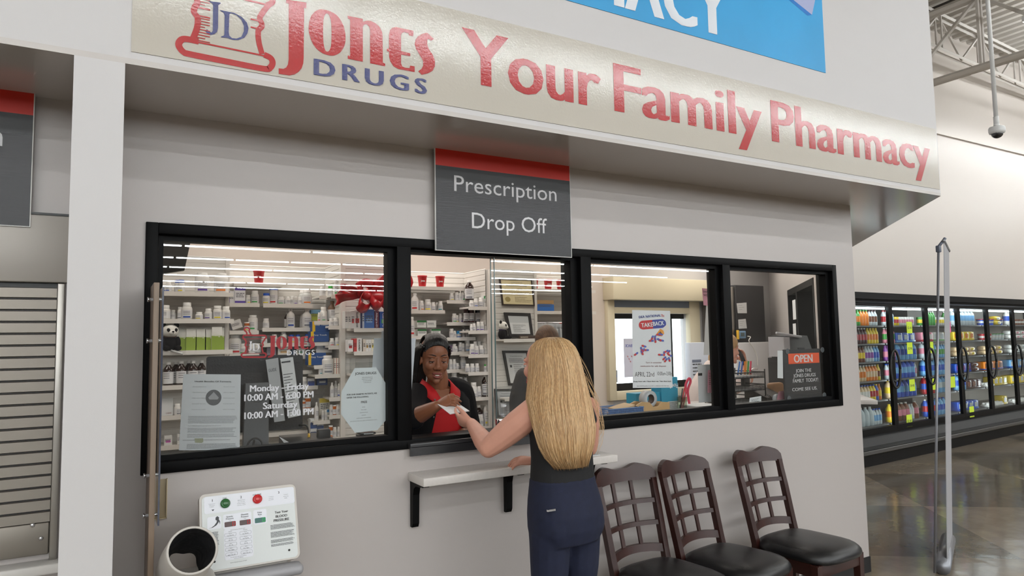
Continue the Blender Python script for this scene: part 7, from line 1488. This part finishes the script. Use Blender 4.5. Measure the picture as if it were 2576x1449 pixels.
# --- the customer, seen from behind
FC = Fr((1.715, -0.515, 0), (-0.10, 1.0, 0))
cu = thing('person', 'blond woman in black top and navy jeans reaching to the open window', 'person', (1.715, -0.515, 0))
SK1 = skin('fair_skin', (222, 164, 142))
HC = Fr((1.680, -0.435, 1.545), (-0.32, 0.95, 0.0))
b = MB().use(SK1); add_head(b, HC, 0.98)
limb(b, [HC.p(0, -0.02, -0.05), (1.708, -0.47, 1.46), (1.712, -0.50, 1.38)], [0.052, 0.05, 0.06])
rowsC = [(0.86, 0.14, 0.10, 0, 0), (1.0, 0.14, 0.10, 0, 0), (1.1, 0.127, 0.09, 0, 0), (1.2, 0.132, 0.095, 0, 0), (1.28, 0.142, 0.10, 0, 0), (1.35, 0.150, 0.09, 0, 0), (1.395, 0.12, 0.06, 0, 0.005), (1.42, 0.07, 0.045, 0, 0.01)]
torso(b, rowsC, FC)
shL = Vector((1.585, -0.50, 1.352)); elL = at(1229, 1127, -0.36); wrL = at(1186, 1066, -0.085)
shR = Vector((1.865, -0.515, 1.35)); elR = at(1484, 1126, -0.44); wrR = at(1345, 1160, -0.24)
limb(b, [shL + Vector((0.02, 0, 0.012)), shL.lerp(elL, 0.35), shL.lerp(elL, 0.75), elL], [0.062, 0.062, 0.054, 0.043])
limb(b, [elL, elL.lerp(wrL, 0.3), elL.lerp(wrL, 0.7), wrL], [0.043, 0.045, 0.035, 0.027])
limb(b, [shR, shR.lerp(elR, 0.35), shR.lerp(elR, 0.75), elR], [0.050, 0.048, 0.042, 0.036]); limb(b, [elR, elR.lerp(wrR, 0.3), elR.lerp(wrR, 0.7), wrR], [0.036, 0.037, 0.030, 0.023])
gripC = at(1148, 1043, 0.005)
add_hand(b, wrL, (gripC - wrL).normalized() + Vector((0, 0, -0.22)), (0.75, 0.3, 0.5), (0.55, 0.65, 0.75, 0.85), (0.85, 0.55, 0.25), side=-1, s=0.95)
add_hand(b, wrR, at(1312, 1158, -0.20) - wrR, (0.1, 0.4, -0.9), (0.5, 0.55, 0.6, 0.65), (0.7, 0.6, 0.4), side=-1, s=0.9)
body = fuse(b, 'body', cu, 0.0042, 5, SK1)
M_tank = mat('black_jersey', (20, 20, 22), 0.8)
t = MB().use(M_tank); torso(t, [(1.03, 0.150, 0.112, 0, 0), (1.08, 0.147, 0.109, 0, 0), (1.15, 0.143, 0.105, 0, 0), (1.22, 0.146, 0.108, 0, 0), (1.29, 0.152, 0.114, 0, 0), (1.335, 0.150, 0.104, 0, 0)], FC)
for s_ in (-1, 1): limb(t, [FC.p(s_ * 0.09, -0.09, 1.31), FC.p(s_ * 0.085, -0.05, 1.405), FC.p(s_ * 0.085, 0.03, 1.41), FC.p(s_ * 0.09, 0.09, 1.31)], [0.03, 0.022, 0.022, 0.03])
fuse(t, 'tank_top', cu, 0.006, 3, M_tank)
M_jean = mat('navy_denim', (22, 28, 52), 0.85, bump=0.25, bscale=420, bdist=0.001, var=0.12, vscale=30)
t = MB().use(M_jean); torso(t, [(0.80, 0.155, 0.118, 0, -0.012), (0.86, 0.172, 0.132, 0, -0.016), (0.92, 0.174, 0.132, 0, -0.016), (0.98, 0.166, 0.124, 0, -0.008), (1.04, 0.153, 0.114, 0, 0), (1.065, 0.151, 0.112, 0, 0)], FC)
for s_ in (-1, 1):
    limb(t, [FC.p(s_ * 0.085, -0.012, 0.84), FC.p(s_ * 0.086, -0.005, 0.68), FC.p(s_ * 0.085, 0.01, 0.5), FC.p(s_ * 0.085, -0.01, 0.33), FC.p(s_ * 0.085, -0.005, 0.1)], [0.092, 0.082, 0.063, 0.06, 0.05])
    t.ell(FC.p(s_ * 0.08, -0.075, 0.875), (0.075, 0.06, 0.085), FC.M())
jn = fuse(t, 'jeans', cu, 0.007, 4, M_jean)
t = MB().use(M_chrome); q = at(1352, 1273, -0.56); c_ = FC.p(-0.162, -0.068, 0.965); t.box(c_.x - 0.008, c_.x + 0.03, c_.y - 0.045, c_.y - 0.036, c_.z - 0.004, c_.z + 0.004); t.build('zip', jn)
for s_ in (-1, 1):
    t = MB().use(M_dark); c_ = FC.p(s_ * 0.085, 0.04, 0); t.ell((c_.x, c_.y, 0.045), (0.045, 0.125, 0.045)); t.box(c_.x - 0.04, c_.x + 0.04, c_.y - 0.11, c_.y + 0.11, 0.0, 0.02); t.build('shoe', cu)
# face details, mostly turned away
def face_bits(H, parent, k, skinm, lip, brow, iris, lid, teeth=False, hood=1.0):
    M = H.M()
    for s_ in (-1, 1):
        e = MB().use(mat('eye_white', (226, 222, 216), 0.2)); e.ell(H.p(s_ * 0.031 * k, 0.0745 * k, 0.002 * k), (0.0135 * k, 0.012 * k, 0.0115 * k), M); eye = e.build('eye', parent)
        e = MB().use(mat('iris_%d' % iris[0], iris, 0.15)); e.ell(H.p(s_ * 0.0305 * k, 0.0835 * k, -0.002 * k), (0.0058 * k, 0.0035 * k, 0.0058 * k), M, 12, 8); e.build('iris', eye)
        e = MB().use(lid); e.ell(H.p(s_ * 0.031 * k, 0.0755 * k, 0.0055 * k * hood), (0.0152 * k, 0.0128 * k, 0.0088 * k), M); e.ell(H.p(s_ * 0.031 * k, 0.0725 * k, -0.0098 * k), (0.0145 * k, 0.0115 * k, 0.0045 * k), M); e.build('eyelid', eye)
        e = MB().use(mat('lash', (16, 12, 12), 0.6)); P = [H.p((s_ * 0.031 + 0.0155 * q) * k, (0.0865 - 0.008 * q * q - 0.001) * k, (-0.0028 * hood + 0.0015 * (1 - q * q) - 0.001 * abs(q)) * k) for q in (-1, -0.6, -0.2, 0.2, 0.6, 1)]; e.tube(P, 0.0013 * k, 6); e.build('lashes', eye)
        e = MB().use(brow); P = [H.p(s_ * (0.013 + 0.036 * q) * k, (0.089 - 0.017 * q ** 1.6) * k, (0.028 + 0.0055 * math.sin(q * 2.6)) * k) for q in (0, 0.25, 0.5, 0.75, 1)]; e.tube(P, [0.0018 * k, 0.0026 * k, 0.0024 * k, 0.0018 * k, 0.0008 * k], 6); e.build('eyebrow', parent)
    e = MB().use(lip)
    up = [H.p(0.026 * q * k, (0.0925 - 0.012 * q * q) * k, (-0.0645 + 0.0028 * (1 - abs(q)) - 0.001 * (q == 0) + 0.003 * q * q) * k) for q in (-1, -0.66, -0.33, 0, 0.33, 0.66, 1)]
    lo = [H.p(0.025 * q * k, (0.0915 - 0.012 * q * q) * k, (-0.0815 + 0.0045 * q * q + 0.008 * abs(q) ** 3) * k) for q in (-1, -0.66, -0.33, 0, 0.33, 0.66, 1)]
    e.tube(up, [0.001 * k, 0.0032 * k, 0.0045 * k, 0.0042 * k, 0.0045 * k, 0.0032 * k, 0.001 * k], 8); e.tube(lo, [0.001 * k, 0.0042 * k, 0.0058 * k, 0.0064 * k, 0.0058 * k, 0.0042 * k, 0.001 * k], 8); lp = e.build('lips', parent)
    e = MB().use(mat('teeth', (226, 220, 210), 0.3) if teeth else mat('mouth_line', (70, 30, 30), 0.6)); P = [H.p(0.018 * q * k, (0.0915 - 0.011 * q * q) * k, (-0.0718 + 0.0015 * q * q) * k) for q in (-1, -0.5, 0, 0.5, 1)]; e.tube(P, [0.0012 * k, 0.0026 * k, 0.0028 * k, 0.0026 * k, 0.0012 * k] if teeth else 0.0012 * k, 8); e.build('teeth' if teeth else 'mouth', lp)
    e = MB().use(mat('nostril', (40, 20, 16), 0.8))
    for s_ in (-1, 1): e.ell(H.p(s_ * 0.0072 * k, 0.099 * k, -0.0425 * k), (0.0036 * k, 0.004 * k, 0.0022 * k), M, 8, 6)
    e.build('nostrils', parent)
face_bits(HC, cu, 0.98, SK1, mat('pink_lips', (190, 100, 96), 0.4), mat('blond_brow', (150, 108, 70), 0.7), (70, 90, 110), SK1)
# long straight blond hair
M_hair = mat('blond_hair', (194, 157, 112), 0.42, spec=0.4, var=0.22, vscale=60, stretch=(3.0, 3.0, 0.10), bump=0.2, bscale=110, bdist=0.004)
M_hair2 = mat('blond_hair_light', (210, 176, 132), 0.4, spec=0.45, var=0.2, vscale=60, stretch=(3, 3, 0.10)); M_hair3 = mat('blond_hair_deep', (172, 134, 92), 0.45, var=0.2, vscale=60, stretch=(3, 3, 0.10))
HR = [(848, 1380, 1399, -0.445, 0.016), (850.5, 1368, 1410, -0.445, 0.036), (857, 1354, 1423, -0.447, 0.062), (872, 1342, 1436, -0.452, 0.088), (895, 1338, 1445, -0.458, 0.106), (925, 1338, 1452, -0.468, 0.114), (960, 1336, 1460, -0.485, 0.118), (1000, 1331, 1473, -0.52, 0.112), (1040, 1338, 1483, -0.56, 0.100), (1080, 1349, 1491, -0.59, 0.086), (1120, 1360, 1488, -0.605, 0.075), (1150, 1376, 1481, -0.61, 0.06), (1174, 1398, 1474, -0.61, 0.045)]
def hrow(v):
    v = max(0.0, min(len(HR) - 1.001, v)); i = int(v); k = v - i; a, b = HR[i], HR[i + 1]; py, xl, xr, y, hd = (a[j] + (b[j] - a[j]) * k for j in range(5))
    L_, R2 = at(xl, py, y), at(xr, py, y); return (L_.x + R2.x) / 2, (R2.x - L_.x) / 2, y, hd, (L_.z + R2.z) / 2
rings = []; NR = 34
for j in range(NR):
    cx_, hw_, y_, hd, z_ = hrow(j * (len(HR) - 1.001) / (NR - 1)); ring = []
    for i in range(64):
        a = 2 * math.pi * i / 64; s_, c_ = math.sin(a), math.cos(a)
        rg = 1 + 0.010 * math.sin(i * 2.9 + 0.12 * j) * min(1, j / 6) + 0.005 * math.sin(i * 7.3)
        dpt = hd if s_ > 0 else (hd * (0.62 if j < 17 else 0.45)); ring.append(Vector((cx_ - hw_ * c_ * rg, y_ - dpt * s_ * rg, z_)))
    rings.append(ring)
t = MB().use(M_hair); t.loft(rings); hair = t.build('hair', cu)
rr_ = random.Random(11)
for kind, cnt, mt in (('hair_strands', 330, M_hair2), ('hair_strands', 230, M_hair3), ('hair_strands', 330, M_hair)):
    t = MB().use(mt)
    for _ in range(cnt):
        a = rr_.uniform(-0.25, math.pi + 0.25); v0 = rr_.uniform(0.3, 4.5); v1 = len(HR) - 1.0 + rr_.uniform(-2.2, 0.25); wob = rr_.uniform(-0.05, 0.05); off = rr_.uniform(0.0, 0.004); P = []
        for k in range(15):
            v = v0 + (v1 - v0) * k / 14; cx_, hw_, y_, hd, z_ = hrow(v); aa = a + wob * math.sin(k * 0.6)
            ex = 0.03 * max(0, v - (len(HR) - 1.001)); P.append(Vector((cx_ - (hw_ + off) * math.cos(aa), y_ - (hd + off) * max(-0.3, math.sin(aa)), z_ - ex)))
        rd_ = rr_.uniform(0.0010, 0.0021); t.tube(P, [rd_ * 0.5] + [rd_] * 12 + [rd_ * 0.7, rd_ * 0.2], 5)
    tag(t.build(kind, hair), None, kind='stuff')
t = MB().use(M_hair2)
for _ in range(26):
    s_ = rr_.choice((-1, 1)); P = []; v0 = rr_.uniform(4, 8); am = rr_.uniform(0.01, 0.035)
    for k in range(9):
        v = v0 + 3.2 * k / 8; cx_, hw_, y_, hd, z_ = hrow(v); P.append(Vector((cx_ + s_ * (hw_ + am * math.sin(k / 8 * 2.6)), y_ - hd * 0.4 - 0.01 * k / 8, z_)))
    t.tube(P, 0.0007, 4)
tag(t.build('flyaway_hair', hair), None, kind='stuff')

# --- the pharmacy worker inside the open window
FP = Fr((1.565, 0.50, 0), (0.06, -1.0, 0)); pw_ = thing('person', 'woman in red polo and black jacket with braids handing over a paper', 'person', (1.565, 0.50, 0))
SK2 = skin('brown_skin', (132, 84, 60), 0.42)
HP = Fr(at(1092, 902, 0.43), (-0.16, -0.97, -0.16), (0.05, 0.05, 1))
b = MB().use(SK2); add_head(b, HP, 1.04)
limb(b, [HP.p(0, -0.015, -0.05), (1.56, 0.455, 1.47), (1.563, 0.485, 1.38)], [0.056, 0.056, 0.066])
rowsP = [(0.9, 0.17, 0.12, 0, 0), (1.05, 0.165, 0.12, 0, 0), (1.15, 0.16, 0.12, 0, 0), (1.25, 0.165, 0.125, 0, 0), (1.33, 0.17, 0.11, 0, 0), (1.39, 0.13, 0.075, 0, -0.005), (1.42, 0.075, 0.055, 0, -0.01)]
torso(b, rowsP, FP)
sR = Vector((1.40, 0.44, 1.355)); eR = at(1040, 1052, 0.24); wR = at(1097, 1022, 0.125)
sL = Vector((1.735, 0.53, 1.36)); eL = Vector((1.80, 0.53, 1.12)); wL = at(1163, 1100, 0.34); wL.z = max(wL.z, 1.165)
limb(b, [sR, sR.lerp(eR, 0.5), eR], [0.055, 0.052, 0.045]); limb(b, [eR, eR.lerp(wR, 0.35), eR.lerp(wR, 0.75), wR], [0.044, 0.043, 0.034, 0.027])
limb(b, [sL, sL.lerp(eL, 0.5), eL], [0.055, 0.052, 0.045]); limb(b, [eL, eL.lerp(wL, 0.35), wL], [0.044, 0.04, 0.027])
pg = at(1127, 1013, 0.085)
add_hand(b, wR, pg - wR + Vector((0, 0, 0.012)), (0.3, 0.65, -0.75), (0.8, 0.95, 1.05, 1.1), (0.9, 0.4, 0.15), side=1, s=0.88, spread=0.02)
add_hand(b, wL, (-0.25, -0.9, -0.1), (0.0, 0.1, -1.0), (0.45, 0.5, 0.55, 0.6), (0.7, 0.6, 0.2), side=-1, s=0.94)
fuse(b, 'body', pw_, 0.0038, 4, SK2)
face_bits(HP, pw_, 1.04, SK2, mat('mauve_lips', (130, 66, 62), 0.35), mat('dark_brow', (34, 22, 18), 0.7), (34, 20, 16), SK2, True, 0.75)
M_polo = mat('red_polo_knit', (186, 14, 20), 0.75); M_scrub = mat('black_scrub_cloth', (19, 18, 20), 0.85, spec=0.2)
t = MB().use(M_polo); torso(t, [(0.95, 0.178, 0.128, 0, 0), (1.1, 0.172, 0.128, 0, 0), (1.2, 0.172, 0.132, 0, 0), (1.28, 0.176, 0.132, 0, 0), (1.34, 0.172, 0.112, 0, 0), (1.385, 0.12, 0.08, 0, -0.005)], FP); polo = fuse(t, 'polo_shirt', pw_, 0.007, 3, M_polo)
t = MB().use(M_polo)   # collar: two flaps falling from the neck into an open V
for s_ in (-1, 1):
    I = [FP.p(s_ * 0.055, -0.05, 1.455), FP.p(s_ * 0.075, 0.0, 1.452), FP.p(s_ * 0.07, 0.05, 1.435), FP.p(s_ * 0.045, 0.095, 1.395), FP.p(s_ * 0.02, 0.125, 1.335)]
    O = [FP.p(s_ * 0.075, -0.075, 1.40), FP.p(s_ * 0.115, 0.0, 1.405), FP.p(s_ * 0.115, 0.07, 1.39), FP.p(s_ * 0.088, 0.118, 1.35), FP.p(s_ * 0.03, 0.142, 1.315)]
    A = catmull(I, 4); B_2 = catmull(O, 4); vs_ = A + B_2; n_ = len(A); t.add(vs_, [(i, i + 1, n_ + i + 1, n_ + i) for i in range(n_ - 1)], True)
cl_ = t.build('collar', polo); md = cl_.modifiers.new('s', 'SOLIDIFY'); md.thickness = 0.006
t = MB().use(SK2); t.poly([(-0.02, 1.33), (0.0, 1.315), (0.02, 1.33), (0.045, 1.40), (-0.045, 1.40)], [], lambda u, v: FP.p(u, 0.112 - (v - 1.315) * 0.5 + 0.012, v)); t.build('open_neck', polo)
# jacket: open shell around back and sides, sleeves to mid forearm and elbow
t = MB().use(M_scrub); R_ = []
for z, a, b_, op in ((0.95, 0.192, 0.142, 0.62), (1.08, 0.186, 0.142, 0.60), (1.16, 0.186, 0.144, 0.52), (1.22, 0.187, 0.145, 0.44), (1.28, 0.19, 0.145, 0.36), (1.33, 0.188, 0.13, 0.42), (1.37, 0.165, 0.105, 0.62), (1.405, 0.12, 0.08, 0.85)):
    ring = []
    for i in range(33):
        t0 = math.pi / 2 + op; t_ = t0 + (2 * math.pi - 2 * op) * i / 32; c_, s_ = math.cos(t_), math.sin(t_); k = 1 / ((abs(c_) ** 2.4 + abs(s_) ** 2.4) ** (1 / 2.4)); ring.append(Vector((FP.c.x, FP.c.y, z)) + FP.r * a * c_ * k + FP.f * b_ * s_ * k)
    R_.append(ring)
t.loft(R_, cap=False, closed=False); jk = t.build('jacket', pw_); md = jk.modifiers.new('s', 'SOLIDIFY'); md.thickness = 0.006; md.offset = 1
t = MB().use(M_scrub); sl = eR.lerp(wR, 0.02); limb(t, [sR + Vector((0.03, 0.01, 0.02)), sR.lerp(eR, 0.5) + Vector((0, 0, -0.005)), sl], [0.066, 0.066, 0.06]); fuse(t, 'sleeve', jk, 0.006, 3, M_scrub)
t = MB().use(M_scrub); limb(t, [sL + Vector((-0.06, -0.02, 0.03)), sL + Vector((0.0, -0.008, 0.0)), sL.lerp(eL, 0.5), eL, eL.lerp(wL, 0.4)], [0.07, 0.074, 0.07, 0.062, 0.052]); fuse(t, 'sleeve', jk, 0.006, 3, M_scrub)
for px, py in ((1094, 1006), (1147, 1011), (1091, 1049), (1069, 1098), (1152, 1092)):
    q = at(px, py, 0.37); q2 = at(px, py, 0.352); t = MB().use(M_chrome); t.lathe([(0.0045, 0), (0.006, 0.0015), (0.0045, 0.003)], (q2.x, q2.y, q2.z), 14, Matrix.Rotation(math.radians(90), 4, 'X')); t.build('snap_button', jk)
t = MB().use(M_dark); torso(t, [(0.06, 0.13, 0.1, 0, 0), (0.5, 0.15, 0.11, 0, 0), (0.98, 0.176, 0.126, 0, 0)], FP); t.build('trousers', pw_)
t = MB().use(M_dark); t.box(1.46, 1.67, 0.38, 0.62, 0, 0.065); t.build('shoes', pw_)
# braids swept back from the hairline and down behind her shoulder
M_braid = mat('black_braids', (12, 10, 11), 0.38, spec=0.4)
t = MB().use(M_braid); cap_ = []
for j in range(11):
    ph = math.pi * 0.5 * j / 10; ring = []
    for i in range(40):
        a = 2 * math.pi * i / 40; fr_ = max(0.0, math.sin(a)); lo = -0.035 + 0.118 * fr_ ** 0.55
        z_ = lo + (0.122 - lo) * math.sin(ph); rr2_ = math.cos(ph) ** 0.6 if j < 10 else 0.02
        ring.append(HP.p(0.081 * rr2_ * math.cos(a), (-0.014 + (0.086 if math.sin(a) > 0 else 0.100) * rr2_ * math.sin(a)), z_))
    cap_.append(ring)
t.loft(cap_); hp = t.build('hair', pw_); t = MB().use(M_braid)
def braid(P, r0):
    P = catmull(P, 7); N = len(P); t.tube(P, [r0 * (1 + 0.10 * math.sin(i * 2.1)) * (1 - 0.35 * i / N) for i in range(N)], 7)
for i in range(19):
    a = -0.95 + 1.9 * i / 18
    braid([HP.p(0.074 * math.sin(a), 0.074 * math.cos(a) - 0.004, 0.084 - 0.045 * a * a), HP.p(0.073 * math.sin(a), 0.046 * math.cos(a), 0.117 - 0.034 * a * a), HP.p(0.06 * math.sin(a), -0.02, 0.133 - 0.016 * a * a), HP.p(0.04 * math.sin(a) + 0.02, -0.085, 0.095), HP.p(0.03 * a + 0.035, -0.115, 0.02), HP.p(0.04 * a + 0.05, -0.115, -0.10), HP.p(0.04 * a + 0.055, -0.10, -0.22)], 0.0078)
for i in range(8):
    k = i / 7
    braid([HP.p(0.072, 0.045 - 0.05 * k, 0.075), HP.p(0.084 + 0.004 * i, 0.015 - 0.03 * k, 0.03), HP.p(0.088 + 0.006 * i * 0.7, 0.0 - 0.02 * k, -0.05), HP.p(0.086 + 0.005 * i, -0.01 - 0.015 * i, -0.13), HP.p(0.082 + 0.004 * i, -0.02 - 0.015 * i, -0.20)], 0.0095)
for i in range(5): braid([HP.p(-0.068, 0.05 - 0.025 * i, 0.07), HP.p(-0.083, 0.01 - 0.02 * i, 0.03), HP.p(-0.080, -0.04, -0.03), HP.p(-0.05, -0.085, -0.08), HP.p(-0.02, -0.10, -0.16)], 0.0088)
t.build('braids', hp)

# --- paper passed between them
ec = [at(1097, 1016, 0.115), at(1144, 1011, 0.135), at(1180, 1035, 0.015), at(1131, 1043, -0.005)]
t = MB()
nrm = (ec[1] - ec[0]).cross(ec[3] - ec[0]).normalized(); nrm = nrm if nrm.z > 0 else -nrm
for k in range(3):
    t.use(mat('white_slip', (232, 232, 232), 0.6)); o_ = nrm * (0.0016 * k) + (ec[2] - ec[3]) * 0.012 * (2 - k)
    vs_ = [p + o_ for p in ec] + [p + o_ + nrm * 0.001 for p in ec]; t.add(vs_, [(0, 3, 2, 1), (4, 5, 6, 7), (0, 1, 5, 4), (1, 2, 6, 5), (2, 3, 7, 6), (3, 0, 4, 7)])
tag(t.build('prescription_slip', origin=tuple(ec[3])), 'folded white papers passed between the customer and the worker', 'paper')

# --- simpler figures deeper in the room
M_brownh = mat('brown_hair', (92, 64, 44), 0.5, var=0.5, vscale=50, stretch=(3, 0.3, 0.6), spec=0.3, bump=0.3, bscale=90, bdist=0.01); M_shirt = mat('dark_work_shirt', (44, 44, 48), 0.8)
F3 = Fr((2.37, 1.10, 0), (0.35, 0.94, 0)); q = at(1376, 866, 1.10); F3 = Fr((q.x - 0.02, 1.10, 0), (0.30, 0.95, 0)); H3 = Fr((q.x, 1.10, q.z), (0.45, 0.88, -0.05))
w3 = thing('person', 'worker in dark shirt with pinned brown hair behind the sliding glass', 'person', (F3.c.x, F3.c.y, 0))
zt3 = H3.c.z - 0.13; b = MB().use(SK1); add_head(b, H3); limb(b, [H3.p(0, -0.02, -0.05), (F3.c.x, F3.c.y, zt3 - 0.06)], [0.052, 0.06]); torso(b, [(0.9, 0.14, 0.1, 0, 0), (zt3 - 0.1, 0.15, 0.1, 0, 0), (zt3 - 0.04, 0.07, 0.05, 0, 0)], F3)
for s_ in (-1, 1): limb(b, [F3.p(s_ * 0.17, 0, zt3 - 0.11), F3.p(s_ * 0.2, 0, zt3 - 0.38), F3.p(s_ * 0.19, 0.16, zt3 - 0.55)], [0.045, 0.038, 0.028]); add_hand(b, F3.p(s_ * 0.19, 0.16, zt3 - 0.55), F3.f, (0, 0, -1), (0.3, 0.3, 0.35, 0.4), (0.7, 0.6, 0.3), side=-s_)
fuse(b, 'body', w3, 0.006, 4, SK1)
t = MB().use(M_shirt); torso(t, [(0.9, 0.175, 0.125, 0, 0), (zt3 - 0.35, 0.17, 0.125, 0, 0), (zt3 - 0.15, 0.185, 0.12, 0, 0), (zt3 - 0.08, 0.16, 0.095, 0, 0), (zt3 - 0.03, 0.085, 0.07, 0, 0)], F3)
for s_ in (-1, 1): limb(t, [F3.p(s_ * 0.15, 0, zt3 - 0.10), F3.p(s_ * 0.20, 0, zt3 - 0.25), F3.p(s_ * 0.205, 0.0, zt3 - 0.40)], [0.07, 0.064, 0.056])
fuse(t, 'work_shirt', w3, 0.009, 4, M_shirt)
t = MB().use(M_brownh); t.ell(H3.p(0, -0.022, 0.035), (0.088, 0.104, 0.104), H3.M(), 24, 16); t.ell(H3.p(0, -0.1, 0.03), (0.045, 0.035, 0.05), H3.M()); h3 = fuse(t, 'hair', w3, 0.006, 3, M_brownh)
t = MB().use(M_dark); torso(t, [(0.0, 0.13, 0.1, 0, 0), (0.93, 0.17, 0.12, 0, 0)], F3); t.build('trousers', w3)
# woman on the phone
q = at(1829, 878, 1.0); H4 = Fr((q.x, 1.0, q.z), (0.92, -0.36, -0.06)); F4 = Fr((q.x - 0.22, 1.05, 0), (0.95, -0.2, 0))
w4 = thing('person', 'smiling blond woman in pale jacket talking on a black phone', 'person', (F4.c.x, F4.c.y, 0))
b = MB().use(SK1); add_head(b, H4, 0.98); nk = F4.p(0.0, 0.13, 1.40); limb(b, [H4.p(0, -0.02, -0.05), nk], [0.05, 0.058]); limb(b, [nk, F4.p(0, 0, 1.0)], [0.09, 0.11])
hd4 = at(1872, 908, 1.08); el4 = at(1884, 955, 1.02); limb(b, [F4.p(-0.14, 0.12, 1.33), F4.p(-0.1, 0.3, 1.2), el4], [0.045, 0.042, 0.036]); limb(b, [el4, el4.lerp(hd4, 0.5), hd4], [0.036, 0.034, 0.026])
add_hand(b, hd4, (-0.35, 0.1, 1.0), (-0.9, -0.2, -0.2), (0.5, 0.55, 0.6, 0.6), (0.6, 0.5, 0.5), side=-1, s=0.9); fuse(b, 'body', w4, 0.0055, 4, SK1)
face_bits(H4, w4, 0.98, SK1, mat('pink_lips', (190, 100, 96), 0.4), mat('blond_brow', (150, 108, 70), 0.7), (70, 90, 110), SK1, True)
M_coat = mat('pale_jacket', (222, 208, 204), 0.75); t = MB().use(M_coat); limb(t, [F4.p(0, 0.12, 1.36), F4.p(0, 0.03, 1.2), F4.p(0, -0.05, 0.98)], [0.13, 0.165, 0.17]); limb(t, [F4.p(-0.12, 0.12, 1.34), F4.p(-0.1, 0.28, 1.22), el4 + Vector((-0.05, 0, 0.0))], [0.07, 0.062, 0.055]); limb(t, [F4.p(0.14, 0.1, 1.34), F4.p(0.2, 0.06, 1.15)], [0.07, 0.06]); fuse(t, 'jacket', w4, 0.009, 4, M_coat)
t = MB().use(M_hair); t.ell(H4.p(0, -0.012, 0.052), (0.084, 0.100, 0.084), H4.M(), 24, 16); limb(t, [H4.p(0.0, -0.08, 0.03), H4.p(0.02, -0.11, -0.08), H4.p(0.03, -0.13, -0.2)], [0.06, 0.06, 0.03]); fuse(t, 'hair', w4, 0.006, 3, M_hair)
t = MB().use(M_dark); torso(t, [(0.0, 0.13, 0.1, 0, -0.05), (1.0, 0.16, 0.13, 0, -0.05)], F4); t.build('trousers', w4)
t = MB().use(M_dark); hp_ = hd4 + Vector((-0.045, -0.01, 0.05)); t.tube([hp_ + Vector((0.015, -0.02, -0.08)), hp_ + Vector((0.0, 0, 0)), hp_ + Vector((-0.05, 0.03, 0.08))], [0.02, 0.016, 0.02], 10); tag(t.build('phone_handset', origin=tuple(hp_)), 'black phone handset held by the blond woman in the back', 'telephone')
# black wall screen high in the big window
sc0 = [at(x, y, 1.1) for x, y in ((330, 596), (482, 596), (464, 680), (330, 700))]
sc_ = thing('wall_screen', 'black screen hanging high in the top corner of the big window', 'screen', tuple(sc0[3])); t = MB().use(mat('screen_black', (20, 20, 23), 0.25)); t.prism([(p.x, p.z) for p in sc0] , lambda a, b, w_: Vector((a, 1.1 + w_, b)), 0.05); t.build('panel', sc_)
t = MB().use(M_dark); t.tube([(sc0[0].x + 0.1, 1.13, sc0[0].z - 0.05), (sc0[0].x + 0.1, 1.13, 2.9)], 0.02, 8); t.build('ceiling_pole', sc_)
